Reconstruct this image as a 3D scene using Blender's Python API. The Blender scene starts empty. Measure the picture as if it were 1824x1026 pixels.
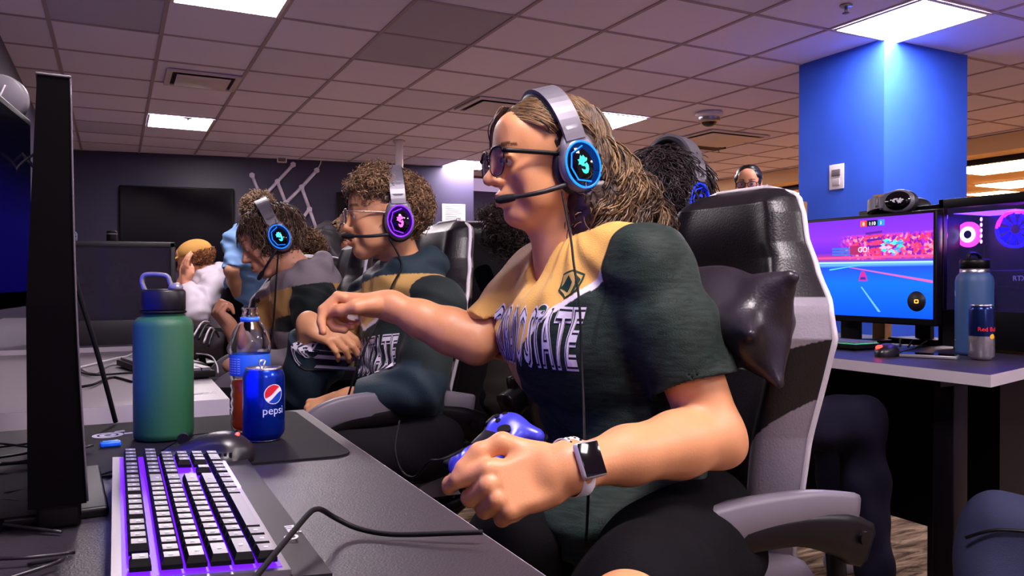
import bpy, bmesh, math, random
import numpy as np
from mathutils import Vector, Matrix
from mathutils.bvhtree import BVHTree

# ------------------------------------------------------------------ camera
FL = 1400.0                                   # focal length in pixels of the 1824x1026 frame
YAW, PITCH = math.atan(707 / FL), math.atan(13 / FL)
EYE = np.array([0.0, 0.0, 1.0])
FW = np.array([math.sin(YAW) * math.cos(PITCH), math.cos(YAW) * math.cos(PITCH), -math.sin(PITCH)])
RT = np.array([math.cos(YAW), -math.sin(YAW), 0.0])
UP = np.cross(RT, FW)
scene = bpy.context.scene
C = scene.collection
cam_data = bpy.data.cameras.new('camera')
cam = bpy.data.objects.new('camera', cam_data)
C.objects.link(cam)
cam_data.sensor_width = 36.0
cam_data.lens = 36.0 * FL / 1824.0
cam_data.clip_start = 0.02
R3 = Matrix(((RT[0], UP[0], -FW[0]), (RT[1], UP[1], -FW[1]), (RT[2], UP[2], -FW[2])))
cam.matrix_world = Matrix.Translation(Vector(EYE)) @ R3.to_4x4()
scene.camera = cam
cam_data.dof.use_dof = False

# ------------------------------------------------------------------ world, view
scene.view_settings.view_transform = 'Standard'
scene.view_settings.look = 'None'
scene.view_settings.gamma = 1.0
scene.view_settings.exposure = 1.3
world = bpy.data.worlds.new('world')
scene.world = world
world.use_nodes = True
world.node_tree.nodes['Background'].inputs[0].default_value = (0.60, 0.40, 0.66, 1)
world.node_tree.nodes['Background'].inputs[1].default_value = 0.30
CEIL = 2.548
PANEL_POWER = 25.0
# ceiling panels of this room: (x0, y0); cell is 0.61 x 0.65
GX, GY = 0.61, 0.65
PANELS = [(0.265, 4.10), (0.265, 8.00), (0.265, 0.20), (0.265, -3.05), (3.925, 2.80), (3.925, 6.05), (3.925, 9.30), (3.925, -0.45), (6.365, 9.30),(2.095,-1.10)]


def lin(c):
    if isinstance(c, str):
        c = [int(c[i:i + 2], 16) / 255 for i in (0, 2, 4)]
    return tuple((x / 12.92 if x <= 0.04045 else ((x + 0.055) / 1.055) ** 2.4) for x in c[:3])


# warm room beyond the header, blue light of the machines on the left desk
def area_light(name, loc, size, power, col, rot=(0, 0, 0), sy=None):
    d = bpy.data.lights.new(name, 'AREA')
    d.energy = power
    d.color = col
    d.size = size
    if sy:
        d.shape = 'RECTANGLE'
        d.size_y = sy
    o = bpy.data.objects.new(name, d)
    o.location = loc
    o.rotation_euler = rot
    C.objects.link(o)
    return o


# ------------------------------------------------------------------ placement helpers
def P(u, v, d):
    return EYE + d * (FW + (u - 912) / FL * RT - (v - 513) / FL * UP)


def ray(u, v):
    return FW + (u - 912) / FL * RT - (v - 513) / FL * UP


def PZ(u, v, z):
    r = ray(u, v)
    return EYE + r * (z - 1) / r[2]


def PX(u, v, x):
    r = ray(u, v)
    return EYE + r * x / r[0]


def PY(u, v, y):
    r = ray(u, v)
    return EYE + r * y / r[1]


def nrm(a):
    a = np.asarray(a, float)
    return a / (np.linalg.norm(a) + 1e-12)


class Frame:
    """local axes: x forward, y left, z up"""
    def __init__(s, o, x, z=(0, 0, 1), scale=1.0):
        s.o = np.asarray(o, float)
        s.x = nrm(x)
        z = np.asarray(z, float)
        s.z = nrm(z - s.x * (z @ s.x))
        s.y = np.cross(s.z, s.x)
        s.R = np.stack([s.x, s.y, s.z], 1)
        s.s = scale

    def __call__(s, x, y, z):
        return s.o + s.s * (s.x * x + s.y * y + s.z * z)

    def matrix(s):
        m = Matrix([list(r) for r in s.R]).to_4x4()
        m.translation = Vector(s.o)
        return m @ Matrix.Scale(s.s, 4)


# ------------------------------------------------------------------ materials
MATS = {}


def M(name, col=(0.5, 0.5, 0.5), rough=0.5, metal=0.0, spec=0.5, emit=None, es=0.0, alpha=1.0, trans=0.0, ior=1.45,
      attr=False, bump=0.0, bscale=200.0, var=0.0, vscale=8.0, sss=0.0, coat=0.0, sheen=0.0):
    if name in MATS:
        return MATS[name]
    m = bpy.data.materials.new(name)
    m.use_nodes = True
    nt = m.node_tree
    b = nt.nodes['Principled BSDF']
    c = lin(col)
    b.inputs['Base Color'].default_value = (*c, 1)
    b.inputs['Roughness'].default_value = rough
    b.inputs['Metallic'].default_value = metal
    b.inputs['Specular IOR Level'].default_value = spec
    b.inputs['IOR'].default_value = ior
    b.inputs['Alpha'].default_value = alpha
    b.inputs['Transmission Weight'].default_value = trans
    b.inputs['Coat Weight'].default_value = coat
    b.inputs['Sheen Weight'].default_value = sheen
    if sss:
        b.inputs['Subsurface Weight'].default_value = sss
        b.inputs['Subsurface Radius'].default_value = (0.012, 0.004, 0.002)
        b.inputs['Subsurface Scale'].default_value = 1.0
    if emit is not None:
        b.inputs['Emission Color'].default_value = (*lin(emit), 1)
        b.inputs['Emission Strength'].default_value = es
    src = None
    if attr:
        a = nt.nodes.new('ShaderNodeVertexColor')
        a.layer_name = 'Col'
        src = a.outputs['Color']
    if var:
        tc = nt.nodes.new('ShaderNodeTexCoord')
        n = nt.nodes.new('ShaderNodeTexNoise')
        n.inputs['Scale'].default_value = vscale
        n.inputs['Detail'].default_value = 5
        nt.links.new(tc.outputs['Object'], n.inputs['Vector'])
        mr = nt.nodes.new('ShaderNodeMapRange')
        mr.inputs[1].default_value = 0.3
        mr.inputs[2].default_value = 0.7
        mr.inputs[3].default_value = 1 - var
        mr.inputs[4].default_value = 1 + var
        nt.links.new(n.outputs['Fac'], mr.inputs[0])
        mx = nt.nodes.new('ShaderNodeVectorMath')
        mx.operation = 'SCALE'
        if src is None:
            mx.inputs[0].default_value = c
        else:
            nt.links.new(src, mx.inputs[0])
        nt.links.new(mr.outputs[0], mx.inputs['Scale'])
        src = mx.outputs[0]
    if src is not None:
        nt.links.new(src, b.inputs['Base Color'])
    if bump:
        tc = nt.nodes.new('ShaderNodeTexCoord')
        n = nt.nodes.new('ShaderNodeTexNoise')
        n.inputs['Scale'].default_value = bscale
        n.inputs['Detail'].default_value = 3
        nt.links.new(tc.outputs['Object'], n.inputs['Vector'])
        bp = nt.nodes.new('ShaderNodeBump')
        bp.inputs['Strength'].default_value = bump
        bp.inputs['Distance'].default_value = 0.002
        nt.links.new(n.outputs['Fac'], bp.inputs['Height'])
        nt.links.new(bp.outputs[0], b.inputs['Normal'])
    MATS[name] = m
    return m


# ------------------------------------------------------------------ objects and tags
def link(name, me, mat=None, parent=None, frame=None):
    o = bpy.data.objects.new(name, me)
    C.objects.link(o)
    if mat is not None:
        for mm in (mat if isinstance(mat, (list, tuple)) else [mat]):
            me.materials.append(mm)
    if parent is not None:
        o.parent = parent
    elif frame is not None:
        o.matrix_world = frame
    return o


def tag(o, label, cat, group=None, kind=None):
    o['label'] = label
    o['category'] = cat
    if group:
        o['group'] = group
    if kind:
        o['kind'] = kind
    return o


def thing(name, label, cat, loc=(0, 0, 0), rotz=0.0, group=None, matrix=None):
    o = bpy.data.objects.new(name, None)
    C.objects.link(o)
    o.empty_display_size = 0.05
    if matrix is not None:
        o.matrix_world = matrix
    else:
        o.location = Vector(loc)
        o.rotation_euler = (0, 0, rotz)
    return tag(o, label, cat, group)


def wmat(o):
    m = o.matrix_basis.copy()
    while o.parent:
        o = o.parent
        m = o.matrix_basis @ m
    return m


def struct(o):
    o['kind'] = 'structure'
    return o


def np_mesh(name, V, Fc, smooth=True, col=None, mi=None):
    """V (n,3), Fc (m,4) quads or (m,3) tris as arrays"""
    me = bpy.data.meshes.new(name)
    V = np.asarray(V, np.float32)
    Fc = np.asarray(Fc, np.int32)
    m, k = Fc.shape
    me.vertices.add(len(V))
    me.vertices.foreach_set('co', V.ravel())
    me.loops.add(m * k)
    me.loops.foreach_set('vertex_index', Fc.ravel())
    me.polygons.add(m)
    me.polygons.foreach_set('loop_start', np.arange(0, m * k, k, dtype=np.int32))
    if smooth:
        me.polygons.foreach_set('use_smooth', np.ones(m, bool))
    if mi is not None:
        me.polygons.foreach_set('material_index', np.asarray(mi, np.int32))
    if col is not None:
        a = me.color_attributes.new('Col', 'FLOAT_COLOR', 'POINT')
        cc = np.ones((len(V), 4), np.float32)
        cc[:, :3] = col
        a.data.foreach_set('color', cc.ravel())
    me.update(calc_edges=True)
    me.validate()
    return me


class MB:
    """collects simple shapes into one mesh"""
    def __init__(s):
        s.v, s.f, s.m, s.sm = [], [], [], []
        s.mi = 0

    def add(s, vs, fs, smooth=True):
        b = len(s.v)
        s.v += [tuple(map(float, p)) for p in vs]
        s.f += [tuple(b + i for i in f) for f in fs]
        s.m += [s.mi] * len(fs)
        s.sm += [smooth] * len(fs)
        return s

    def box(s, lo, hi, M4=None, bev=0.0):
        x0, y0, z0 = lo
        x1, y1, z1 = hi
        if bev:
            bm = bmesh.new()
            bmesh.ops.create_cube(bm, size=1)
            for v in bm.verts:
                v.co = Vector(((x0 + x1) / 2 + v.co.x * (x1 - x0), (y0 + y1) / 2 + v.co.y * (y1 - y0), (z0 + z1) / 2 + v.co.z * (z1 - z0)))
            bmesh.ops.bevel(bm, geom=bm.edges[:], offset=bev, segments=3, profile=0.5, affect='EDGES')
            bm.verts.index_update()
            vs = [tuple(v.co) for v in bm.verts]
            fs = [[v.index for v in f.verts] for f in bm.faces]
            bm.free()
            sm = True
        else:
            vs = [(x, y, z) for z in (z0, z1) for y in (y0, y1) for x in (x0, x1)]
            fs = [(0, 2, 3, 1), (4, 5, 7, 6), (0, 1, 5, 4), (2, 6, 7, 3), (0, 4, 6, 2), (1, 3, 7, 5)]
            sm = False
        if M4 is not None:
            vs = [tuple(M4 @ Vector(p)) for p in vs]
        return s.add(vs, fs, smooth=False if not bev else True)

    def lathe(s, prof, n=32, o=(0, 0, 0), ax='z', M4=None, a0=0.0, a1=2 * math.pi):
        full = abs(a1 - a0 - 2 * math.pi) < 1e-6
        cols = n if full else n + 1
        vs = []
        for j in range(cols):
            a = a0 + (a1 - a0) * j / n
            for r, z in prof:
                p = (r * math.cos(a), r * math.sin(a), z)
                if ax == 'x':
                    p = (p[2], p[0], p[1])
                elif ax == 'y':
                    p = (p[1], p[2], p[0])
                vs.append((p[0] + o[0], p[1] + o[1], p[2] + o[2]))
        k = len(prof)
        fs = []
        for j in range(n if full else n):
            jn = (j + 1) % cols
            for i in range(k - 1):
                fs.append((j * k + i, jn * k + i, jn * k + i + 1, j * k + i + 1))
        if M4 is not None:
            vs = [tuple(M4 @ Vector(p)) for p in vs]
        return s.add(vs, fs)

    def cyl(s, a, b, r, r2=None, n=16):
        a, b = np.asarray(a, float), np.asarray(b, float)
        r2 = r if r2 is None else r2
        w = nrm(b - a)
        t = nrm(np.cross(w, (0, 0, 1) if abs(w[2]) < 0.9 else (1, 0, 0)))
        q = np.cross(w, t)
        vs, fs = [], []
        for p, rr in ((a, r), (b, r2)):
            for j in range(n):
                an = 2 * math.pi * j / n
                vs.append(p + rr * (t * math.cos(an) + q * math.sin(an)))
        fs = [(j, (j + 1) % n, n + (j + 1) % n, n + j) for j in range(n)]
        s.add(vs, fs)
        s.add(vs[:n], [tuple(range(n))[::-1]], smooth=False)
        s.add(vs[n:], [tuple(range(n))], smooth=False)
        return s

    def tube(s, pts, r, n=8, smooth_path=True, flat=None, flatdir=None, sub=6):
        """r scalar or list"""
        pts = [np.asarray(p, float) for p in pts]
        rs = [r] * len(pts) if np.isscalar(r) else list(r)
        if smooth_path and len(pts) > 2:
            q, qr = [], []
            for i in range(len(pts) - 1):
                p0 = pts[max(i - 1, 0)]
                p1, p2 = pts[i], pts[i + 1]
                p3 = pts[min(i + 2, len(pts) - 1)]
                for k in range(sub):
                    t = k / sub
                    q.append(0.5 * ((2 * p1) + (-p0 + p2) * t + (2 * p0 - 5 * p1 + 4 * p2 - p3) * t * t + (-p0 + 3 * p1 - 3 * p2 + p3) * t ** 3))
                    qr.append(rs[i] * (1 - t) + rs[i + 1] * t)
            q.append(pts[-1])
            qr.append(rs[-1])
            pts, rs = q, qr
        nrmv = None
        vs = []
        K = len(pts)
        for i, p in enumerate(pts):
            w = nrm(pts[min(i + 1, K - 1)] - pts[max(i - 1, 0)])
            if flatdir is not None:
                t = nrm(np.cross(w, flatdir))
            elif nrmv is None:
                t = nrm(np.cross(w, (0, 0, 1) if abs(w[2]) < 0.9 else (1, 0, 0)))
            else:
                t = nrm(nrmv - w * (nrmv @ w))
            nrmv = t
            b2 = np.cross(w, t)
            for j in range(n):
                a = 2 * math.pi * j / n
                ca, sa = math.cos(a), math.sin(a)
                if flat:   # rounded rectangle like section
                    ca = math.copysign(abs(ca) ** 0.5, ca)
                    sa = math.copysign(abs(sa) ** 0.5, sa) * flat
                vs.append(p + rs[i] * (t * ca + b2 * sa))
        fs = [(i * n + j, i * n + (j + 1) % n, (i + 1) * n + (j + 1) % n, (i + 1) * n + j) for i in range(K - 1) for j in range(n)]
        fs += [tuple(range(n))[::-1], tuple((K - 1) * n + j for j in range(n))]
        return s.add(vs, fs)

    def ball(s, c, r, n=16, m=10):
        r = (r, r, r) if np.isscalar(r) else r
        vs, fs = [], []
        for i in range(m + 1):
            th = math.pi * i / m
            for j in range(n):
                ph = 2 * math.pi * j / n
                vs.append((c[0] + r[0] * math.sin(th) * math.cos(ph), c[1] + r[1] * math.sin(th) * math.sin(ph), c[2] - r[2] * math.cos(th)))
        for i in range(m):
            for j in range(n):
                fs.append((i * n + j, i * n + (j + 1) % n, (i + 1) * n + (j + 1) % n, (i + 1) * n + j))
        return s.add(vs, fs)

    def prism(s, poly, z0, z1, M4=None):
        n = len(poly)
        vs = [(x, y, z0) for x, y in poly] + [(x, y, z1) for x, y in poly]
        if M4 is not None:
            vs = [tuple(M4 @ Vector(p)) for p in vs]
        fs = [tuple(range(n))[::-1], tuple(range(n, 2 * n))] + [(j, (j + 1) % n, n + (j + 1) % n, n + j) for j in range(n)]
        return s.add(vs, fs, smooth=False)

    def strip(s, outer, inner, z0, z1, M4=None):
        """closed ring between two outlines with the same point count"""
        n = len(outer)
        vs = [(x, y, z) for z in (z0, z1) for ring in (outer, inner) for x, y in ring]
        if M4 is not None:
            vs = [tuple(M4 @ Vector(p)) for p in vs]
        fs = []
        for j in range(n):
            k = (j + 1) % n
            fs += [(2 * n + j, 2 * n + k, 3 * n + k, 3 * n + j), (j, n + j, n + k, k), (j, k, 2 * n + k, 2 * n + j), (n + j, 3 * n + j, 3 * n + k, n + k)]
        return s.add(vs, fs, smooth=False)

    def build(s, name, mat, parent=None, frame=None):
        me = bpy.data.meshes.new(name)
        me.from_pydata(s.v, [], s.f)
        me.polygons.foreach_set('material_index', np.array(s.m, np.int32))
        me.polygons.foreach_set('use_smooth', np.array(s.sm, bool))
        me.validate()
        o = link(name, me, mat, parent, frame)
        return o


def rrect(w, h, r, n=5, cx=0.0, cy=0.0):
    pts = []
    for sx, sy, a0 in ((1, 1, 0), (-1, 1, 90), (-1, -1, 180), (1, -1, 270)):
        for k in range(n + 1):
            a = math.radians(a0 + 90 * k / n)
            pts.append((cx + sx * (w / 2 - r) + r * math.cos(a), cy + sy * (h / 2 - r) + r * math.sin(a)))
    return pts


def text_verts(body, size, ext=0.0, font=None, bold=False):
    cu = bpy.data.curves.new('lettering', 'FONT')
    cu.body = body
    cu.size = size
    cu.extrude = ext
    cu.align_x = 'CENTER'
    cu.resolution_u = 3
    if bold:
        cu.offset = size * 0.02
    o = bpy.data.objects.new('lettering', cu)
    C.objects.link(o)
    bpy.context.view_layer.update()
    dg = bpy.context.evaluated_depsgraph_get()
    me = bpy.data.meshes.new_from_object(o.evaluated_get(dg))
    bpy.data.objects.remove(o)
    return me


# ------------------------------------------------------------------ signed distance sculpting
class SDF:
    def __init__(s, lo, hi, h):
        s.h = h
        s.lo = np.asarray(lo, float) - 3 * h
        n = np.ceil((np.asarray(hi, float) - s.lo) / h).astype(int) + 4
        s.n = n
        s.F = np.full(n, 0.06, np.float32)
        s.ax = [(s.lo[i] + h * np.arange(n[i])).astype(np.float32) for i in range(3)]

    def _sub(s, lo, hi):
        a = np.clip(np.floor((np.asarray(lo) - s.lo) / s.h).astype(int), 0, s.n)
        b = np.clip(np.ceil((np.asarray(hi) - s.lo) / s.h).astype(int) + 1, 0, s.n)
        sl = tuple(slice(a[i], b[i]) for i in range(3))
        return sl, s.ax[0][sl[0]][:, None, None], s.ax[1][sl[1]][None, :, None], s.ax[2][sl[2]][None, None, :]

    def _mix(s, sl, d, k, op):
        A = s.F[sl]
        if A.size == 0:
            return
        if op == '-':
            d = -d
            if k > 0:
                h = np.maximum(k - np.abs(A - d), 0) / k
                s.F[sl] = np.maximum(A, d) + h * h * k * 0.25
            else:
                s.F[sl] = np.maximum(A, d)
        else:
            if k > 0:
                h = np.maximum(k - np.abs(A - d), 0) / k
                s.F[sl] = np.minimum(A, d) - h * h * k * 0.25
            else:
                s.F[sl] = np.minimum(A, d)

    def ell(s, c, r, R=None, k=0.0, op='+'):
        c = np.asarray(c, float)
        r = np.asarray(r if not np.isscalar(r) else (r, r, r), float)
        R = np.eye(3) if R is None else R
        ext = np.sqrt(((R * r) ** 2).sum(1)) + k + 4 * s.h
        sl, x, y, z = s._sub(c - ext, c + ext)
        x, y, z = x - c[0], y - c[1], z - c[2]
        k0 = k1 = 0
        for i in range(3):
            q = R[0, i] * x + R[1, i] * y + R[2, i] * z
            q = (q / r[i]).astype(np.float32)
            k0 = k0 + q * q
            k1 = k1 + (q / r[i]) ** 2
        k0 = np.sqrt(k0)
        d = k0 * (k0 - 1) / (np.sqrt(k1) + 1e-9)
        s._mix(sl, d.astype(np.float32), k, op)
        return s

    def cap(s, a, b, ra, rb=None, k=0.0, op='+', sq=None, flat=False):
        """tapered capsule; sq = (direction, factor) widens it along a direction"""
        a, b = np.asarray(a, float), np.asarray(b, float)
        rb = ra if rb is None else rb
        m = max(ra, rb) * (max(1.0, sq[1]) if sq else 1.0) + k + 4 * s.h
        sl, x, y, z = s._sub(np.minimum(a, b) - m, np.maximum(a, b) + m)
        ab = b - a
        if sq:
            dr = nrm(sq[0])
            g = 1.0 / sq[1] - 1.0
            w = (x - a[0]) * dr[0] + (y - a[1]) * dr[1] + (z - a[2]) * dr[2]
            x = (x - a[0]) + dr[0] * w * g
            y = (y - a[1]) + dr[1] * w * g
            z = (z - a[2]) + dr[2] * w * g
            ab = ab + dr * (ab @ dr) * g
        else:
            x, y, z = x - a[0], y - a[1], z - a[2]
        L = ab @ ab + 1e-12
        t = np.clip((x * ab[0] + y * ab[1] + z * ab[2]) / L, 0, 1)
        d = np.sqrt((x - t * ab[0]) ** 2 + (y - t * ab[1]) ** 2 + (z - t * ab[2]) ** 2) - (ra + (rb - ra) * t)
        if flat:      # clean flat end at b
            w = nrm(ab)
            d = np.maximum(d, (x - ab[0]) * w[0] + (y - ab[1]) * w[1] + (z - ab[2]) * w[2])
        s._mix(sl, d.astype(np.float32), k, op)
        return s

    def chain(s, pts, rs, k=0.0, op='+', sq=None):
        for i in range(len(pts) - 1):
            s.cap(pts[i], pts[i + 1], rs[i], rs[i + 1], k, op, sq)
        return s

    def box(s, c, hf, R=None, r=0.0, k=0.0, op='+'):
        c, hf = np.asarray(c, float), np.asarray(hf, float)
        R = np.eye(3) if R is None else R
        ext = (np.abs(R) * hf).sum(1) + k + 4 * s.h
        sl, x, y, z = s._sub(c - ext, c + ext)
        x, y, z = x - c[0], y - c[1], z - c[2]
        out = 0
        ins = None
        for i in range(3):
            q = np.abs(R[0, i] * x + R[1, i] * y + R[2, i] * z) - (hf[i] - r)
            out = out + np.maximum(q, 0) ** 2
            ins = q if ins is None else np.maximum(ins, q)
        d = np.sqrt(out) + np.minimum(ins, 0) - r
        s._mix(sl, d.astype(np.float32), k, op)
        return s

    def plane(s, p, n, k=0.0):
        """cut away the side the normal points to"""
        n = nrm(n)
        d = ((s.ax[0][:, None, None] - p[0]) * n[0] + (s.ax[1][None, :, None] - p[1]) * n[1] + (s.ax[2][None, None, :] - p[2]) * n[2])
        sl = tuple(slice(0, s.n[i]) for i in range(3))
        s._mix(sl, -d.astype(np.float32), k, '-')
        return s

    def displace(s, fn, band=0.03):
        idx = np.nonzero(np.abs(s.F) < band)
        X = s.ax[0][idx[0]]
        Y = s.ax[1][idx[1]]
        Z = s.ax[2][idx[2]]
        s.F[idx] += fn(X, Y, Z).astype(np.float32)
        return s

    def mesh(s, smooth=1):
        F = s.F
        S = F < 0
        c = [S[i:S.shape[0] - 1 + i, j:S.shape[1] - 1 + j, k:S.shape[2] - 1 + k] for i in (0, 1) for j in (0, 1) for k in (0, 1)]
        anyc = c[0].copy()
        allc = c[0].copy()
        for q in c[1:]:
            anyc |= q
            allc &= q
        act = np.nonzero(anyc & ~allc)
        N = len(act[0])
        vid = np.full(anyc.shape, -1, np.int32)
        vid[act] = np.arange(N, dtype=np.int32)
        cv = [F[act[0] + i, act[1] + j, act[2] + k] for i in (0, 1) for j in (0, 1) for k in (0, 1)]
        cp = np.array([(i, j, k) for i in (0, 1) for j in (0, 1) for k in (0, 1)], np.float32)
        acc = np.zeros((N, 3), np.float32)
        cnt = np.zeros(N, np.float32)
        for a in range(8):
            for b in range(a + 1, 8):
                if np.abs(cp[a] - cp[b]).sum() != 1:
                    continue
                m = (cv[a] < 0) != (cv[b] < 0)
                t = np.where(m, cv[a] / (cv[a] - cv[b] + 1e-20), 0)
                p = cp[a][None] + t[:, None] * (cp[b] - cp[a])[None]
                acc += p * m[:, None]
                cnt += m
        V = (np.stack(act, 1) + acc / np.maximum(cnt, 1)[:, None]) * s.h + s.lo
        quads = []
        for ax in range(3):
            o1, o2 = [(1, 2), (2, 0), (0, 1)][ax]
            sa = [slice(1, -1)] * 3
            sb = [slice(1, -1)] * 3
            sa[ax] = slice(0, -1)
            sb[ax] = slice(1, None)
            A, B = S[tuple(sa)], S[tuple(sb)]
            off = np.array([1, 1, 1])
            off[ax] = 0
            for flip, msk in ((False, A & ~B), (True, B & ~A)):
                e = np.nonzero(msk)
                if len(e[0]) == 0:
                    continue
                e = np.stack(e, 1) + off
                d1 = np.zeros(3, int)
                d2 = np.zeros(3, int)
                d1[o1] = 1
                d2[o2] = 1
                q = []
                for dd in (d1 * 0, d1, d1 + d2, d2):
                    w = e - d1 - d2 + dd
                    q.append(vid[w[:, 0], w[:, 1], w[:, 2]])
                q = np.stack(q, 1)
                quads.append(q[:, ::-1] if flip else q)
        Q = np.concatenate(quads)
        Q = Q[(Q >= 0).all(1)]
        for _ in range(smooth):
            E = np.concatenate([Q[:, [0, 1]], Q[:, [1, 2]], Q[:, [2, 3]], Q[:, [3, 0]]])
            deg = np.bincount(E[:, 0], minlength=N) + np.bincount(E[:, 1], minlength=N)
            W = np.zeros((N, 3))
            for i in range(3):
                W[:, i] = np.bincount(E[:, 0], V[E[:, 1], i], N) + np.bincount(E[:, 1], V[E[:, 0], i], N)
            V = 0.45 * V + 0.55 * W / np.maximum(deg, 1)[:, None]
        return V, Q

    def build(s, name, mat, parent=None, colf=None, smooth=1):
        """vertices are given in world space; a parent only groups them"""
        V, Q = s.mesh(smooth)
        col = colf(V) if colf is not None else None
        if parent is not None:
            inv = np.array(wmat(parent).inverted())
            Vl = V @ inv[:3, :3].T + inv[:3, 3]
        else:
            Vl = V
        me = np_mesh(name, Vl, Q, True, col)
        s.F = None
        return link(name, me, mat, parent)


def wnoise(seed, freq, n=5):
    """cheap smooth noise made of random plane waves"""
    rs = np.random.RandomState(seed)
    K = rs.randn(n, 3)
    K = K / np.linalg.norm(K, axis=1)[:, None] * freq * rs.uniform(0.6, 1.5, (n, 1))
    ph = rs.uniform(0, 6.28, n)
    return lambda x, y, z: sum(np.sin(K[i, 0] * x + K[i, 1] * y + K[i, 2] * z + ph[i]) for i in range(n)) / n ** 0.5
# ================================================================== THE ROOM
m_tile = M('ceiling_tile', 'c9b4c4', 0.9, spec=0.2, attr=True, bump=0.3, bscale=120)
m_tbar = M('ceiling_grid_bar', 'a896a8', 0.6)
m_panel = M('light_diffuser', 'ffffff', 0.5, emit='fff1f6', es=PANEL_POWER)
m_warm = M('warm_diffuser', 'ffffff', 0.5, emit='ffc98a', es=26)
m_frame_w = M('white_metal', 'd8ccd6', 0.45)
m_navy = M('navy_wall_paint', '352f4b', 0.42, spec=0.55, var=0.06, vscale=1.5, bump=0.15, bscale=60)
m_blue = M('blue_pillar_paint', '335fe0', 0.5, spec=0.4, var=0.10, vscale=2.2, bump=0.2, bscale=50)
m_cream = M('cream_plaster', 'f0d0a0', 0.8)
m_brown = M('brown_wall_paint', '6b4a3a', 0.7, var=0.08)
m_black = M('black_plastic', '060307', 0.42, spec=.3)
m_blackm = M('matte_black_plastic', '080509', 0.62, spec=.25)
m_blackg = M('glossy_black_glass', '06040a', 0.08, spec=0.6)
m_grey = M('grey_plastic', '6d6670', 0.45)
m_steel = M('brushed_steel', 'b8b2ba', 0.3, 1.0)
m_white = M('white_plastic', 'e6dfe6', 0.4)

# floor: carpet of beige and brown streaks
m_carpet = M('carpet', '8f7a66', 0.95, spec=0.1, bump=0.8, bscale=350)
nt = m_carpet.node_tree
_tc = nt.nodes.new('ShaderNodeTexCoord')
_mp = nt.nodes.new('ShaderNodeMapping')
_mp.inputs['Scale'].default_value = (1.2, 7.0, 1)
_mp.inputs['Rotation'].default_value = (0, 0, 0.5)
_ns = nt.nodes.new('ShaderNodeTexNoise')
_ns.inputs['Scale'].default_value = 3.2
_ns.inputs['Detail'].default_value = 8
_ns.inputs['Roughness'].default_value = 0.65
_ns.inputs['Distortion'].default_value = 1.2
_cr = nt.nodes.new('ShaderNodeValToRGB')
_cr.color_ramp.elements[0].position = 0.38
_cr.color_ramp.elements[0].color = (*lin('40322a'), 1)
_cr.color_ramp.elements[1].position = 0.62
_cr.color_ramp.elements[1].color = (*lin('a8917a'), 1)
_e = _cr.color_ramp.elements.new(0.5)
_e.color = (*lin('7d6854'), 1)
nt.links.new(_tc.outputs['Object'], _mp.inputs['Vector'])
nt.links.new(_mp.outputs[0], _ns.inputs['Vector'])
nt.links.new(_ns.outputs['Fac'], _cr.inputs[0])
nt.links.new(_cr.outputs[0], nt.nodes['Principled BSDF'].inputs['Base Color'])
b = MB()
b.box((-0.8, -4.0, -0.1), (16, 15, 0.0))
struct(b.build('floor', m_carpet))

# ceiling of tiles with its suspended grid
rs = np.random.RandomState(4)
NX, NY = 20, 22
X0c, Y0c = 0.265 - 2 * GX, 2.80 - 10 * GY
tv, tf, tc_ = [], [], []
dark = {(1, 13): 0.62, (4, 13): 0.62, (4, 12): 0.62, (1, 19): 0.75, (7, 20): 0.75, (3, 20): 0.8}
for i in range(NX):
    for j in range(NY):
        x, y = X0c + i * GX, Y0c + j * GY
        k = len(tv)
        tv += [(x, y, CEIL), (x, y + GY, CEIL), (x + GX, y + GY, CEIL), (x + GX, y, CEIL)]
        tf.append((k, k + 1, k + 2, k + 3))
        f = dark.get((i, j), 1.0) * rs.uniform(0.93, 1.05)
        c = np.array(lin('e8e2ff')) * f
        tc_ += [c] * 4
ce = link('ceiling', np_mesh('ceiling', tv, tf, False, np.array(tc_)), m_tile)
struct(ce)
b = MB()
for i in range(NX + 1):
    x = X0c + i * GX
    b.box((x - 0.012, Y0c, CEIL - 0.006), (x + 0.012, Y0c + NY * GY, CEIL - 0.0005))
for j in range(NY + 1):
    y = Y0c + j * GY
    b.box((X0c, y - 0.012, CEIL - 0.0055), (X0c + NX * GX, y + 0.012, CEIL - 0.0004))
b.build('suspended_grid', m_tbar, ce)
b = MB()
b.box((-0.8, -4.2, CEIL + 0.02), (X0c + NX * GX, 11.0, CEIL + 0.1))
struct(b.build('ceiling_deck', m_brown))

# walls
b = MB()
b.box((-0.75, -4.0, 0), (-0.64, 10.75, CEIL))
struct(b.build('wall_left', m_navy))


def wall_seg(name, a, c, th, z0, z1, mat):
    a, c = np.array(a, float), np.array(c, float)
    w = nrm(np.array([c[0] - a[0], c[1] - a[1], 0]))
    n = np.array([-w[1], w[0], 0]) * th
    mb = MB()
    v = [(*a, z0), (*c, z0), (c[0] + n[0], c[1] + n[1], z0), (a[0] + n[0], a[1] + n[1], z0)]
    v += [(p[0], p[1], z1) for p in v]
    mb.add(v, [(3, 2, 1, 0), (4, 5, 6, 7), (0, 1, 5, 4), (1, 2, 6, 5), (2, 3, 7, 6), (3, 0, 4, 7)], False)
    return struct(mb.build(name, mat))


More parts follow.
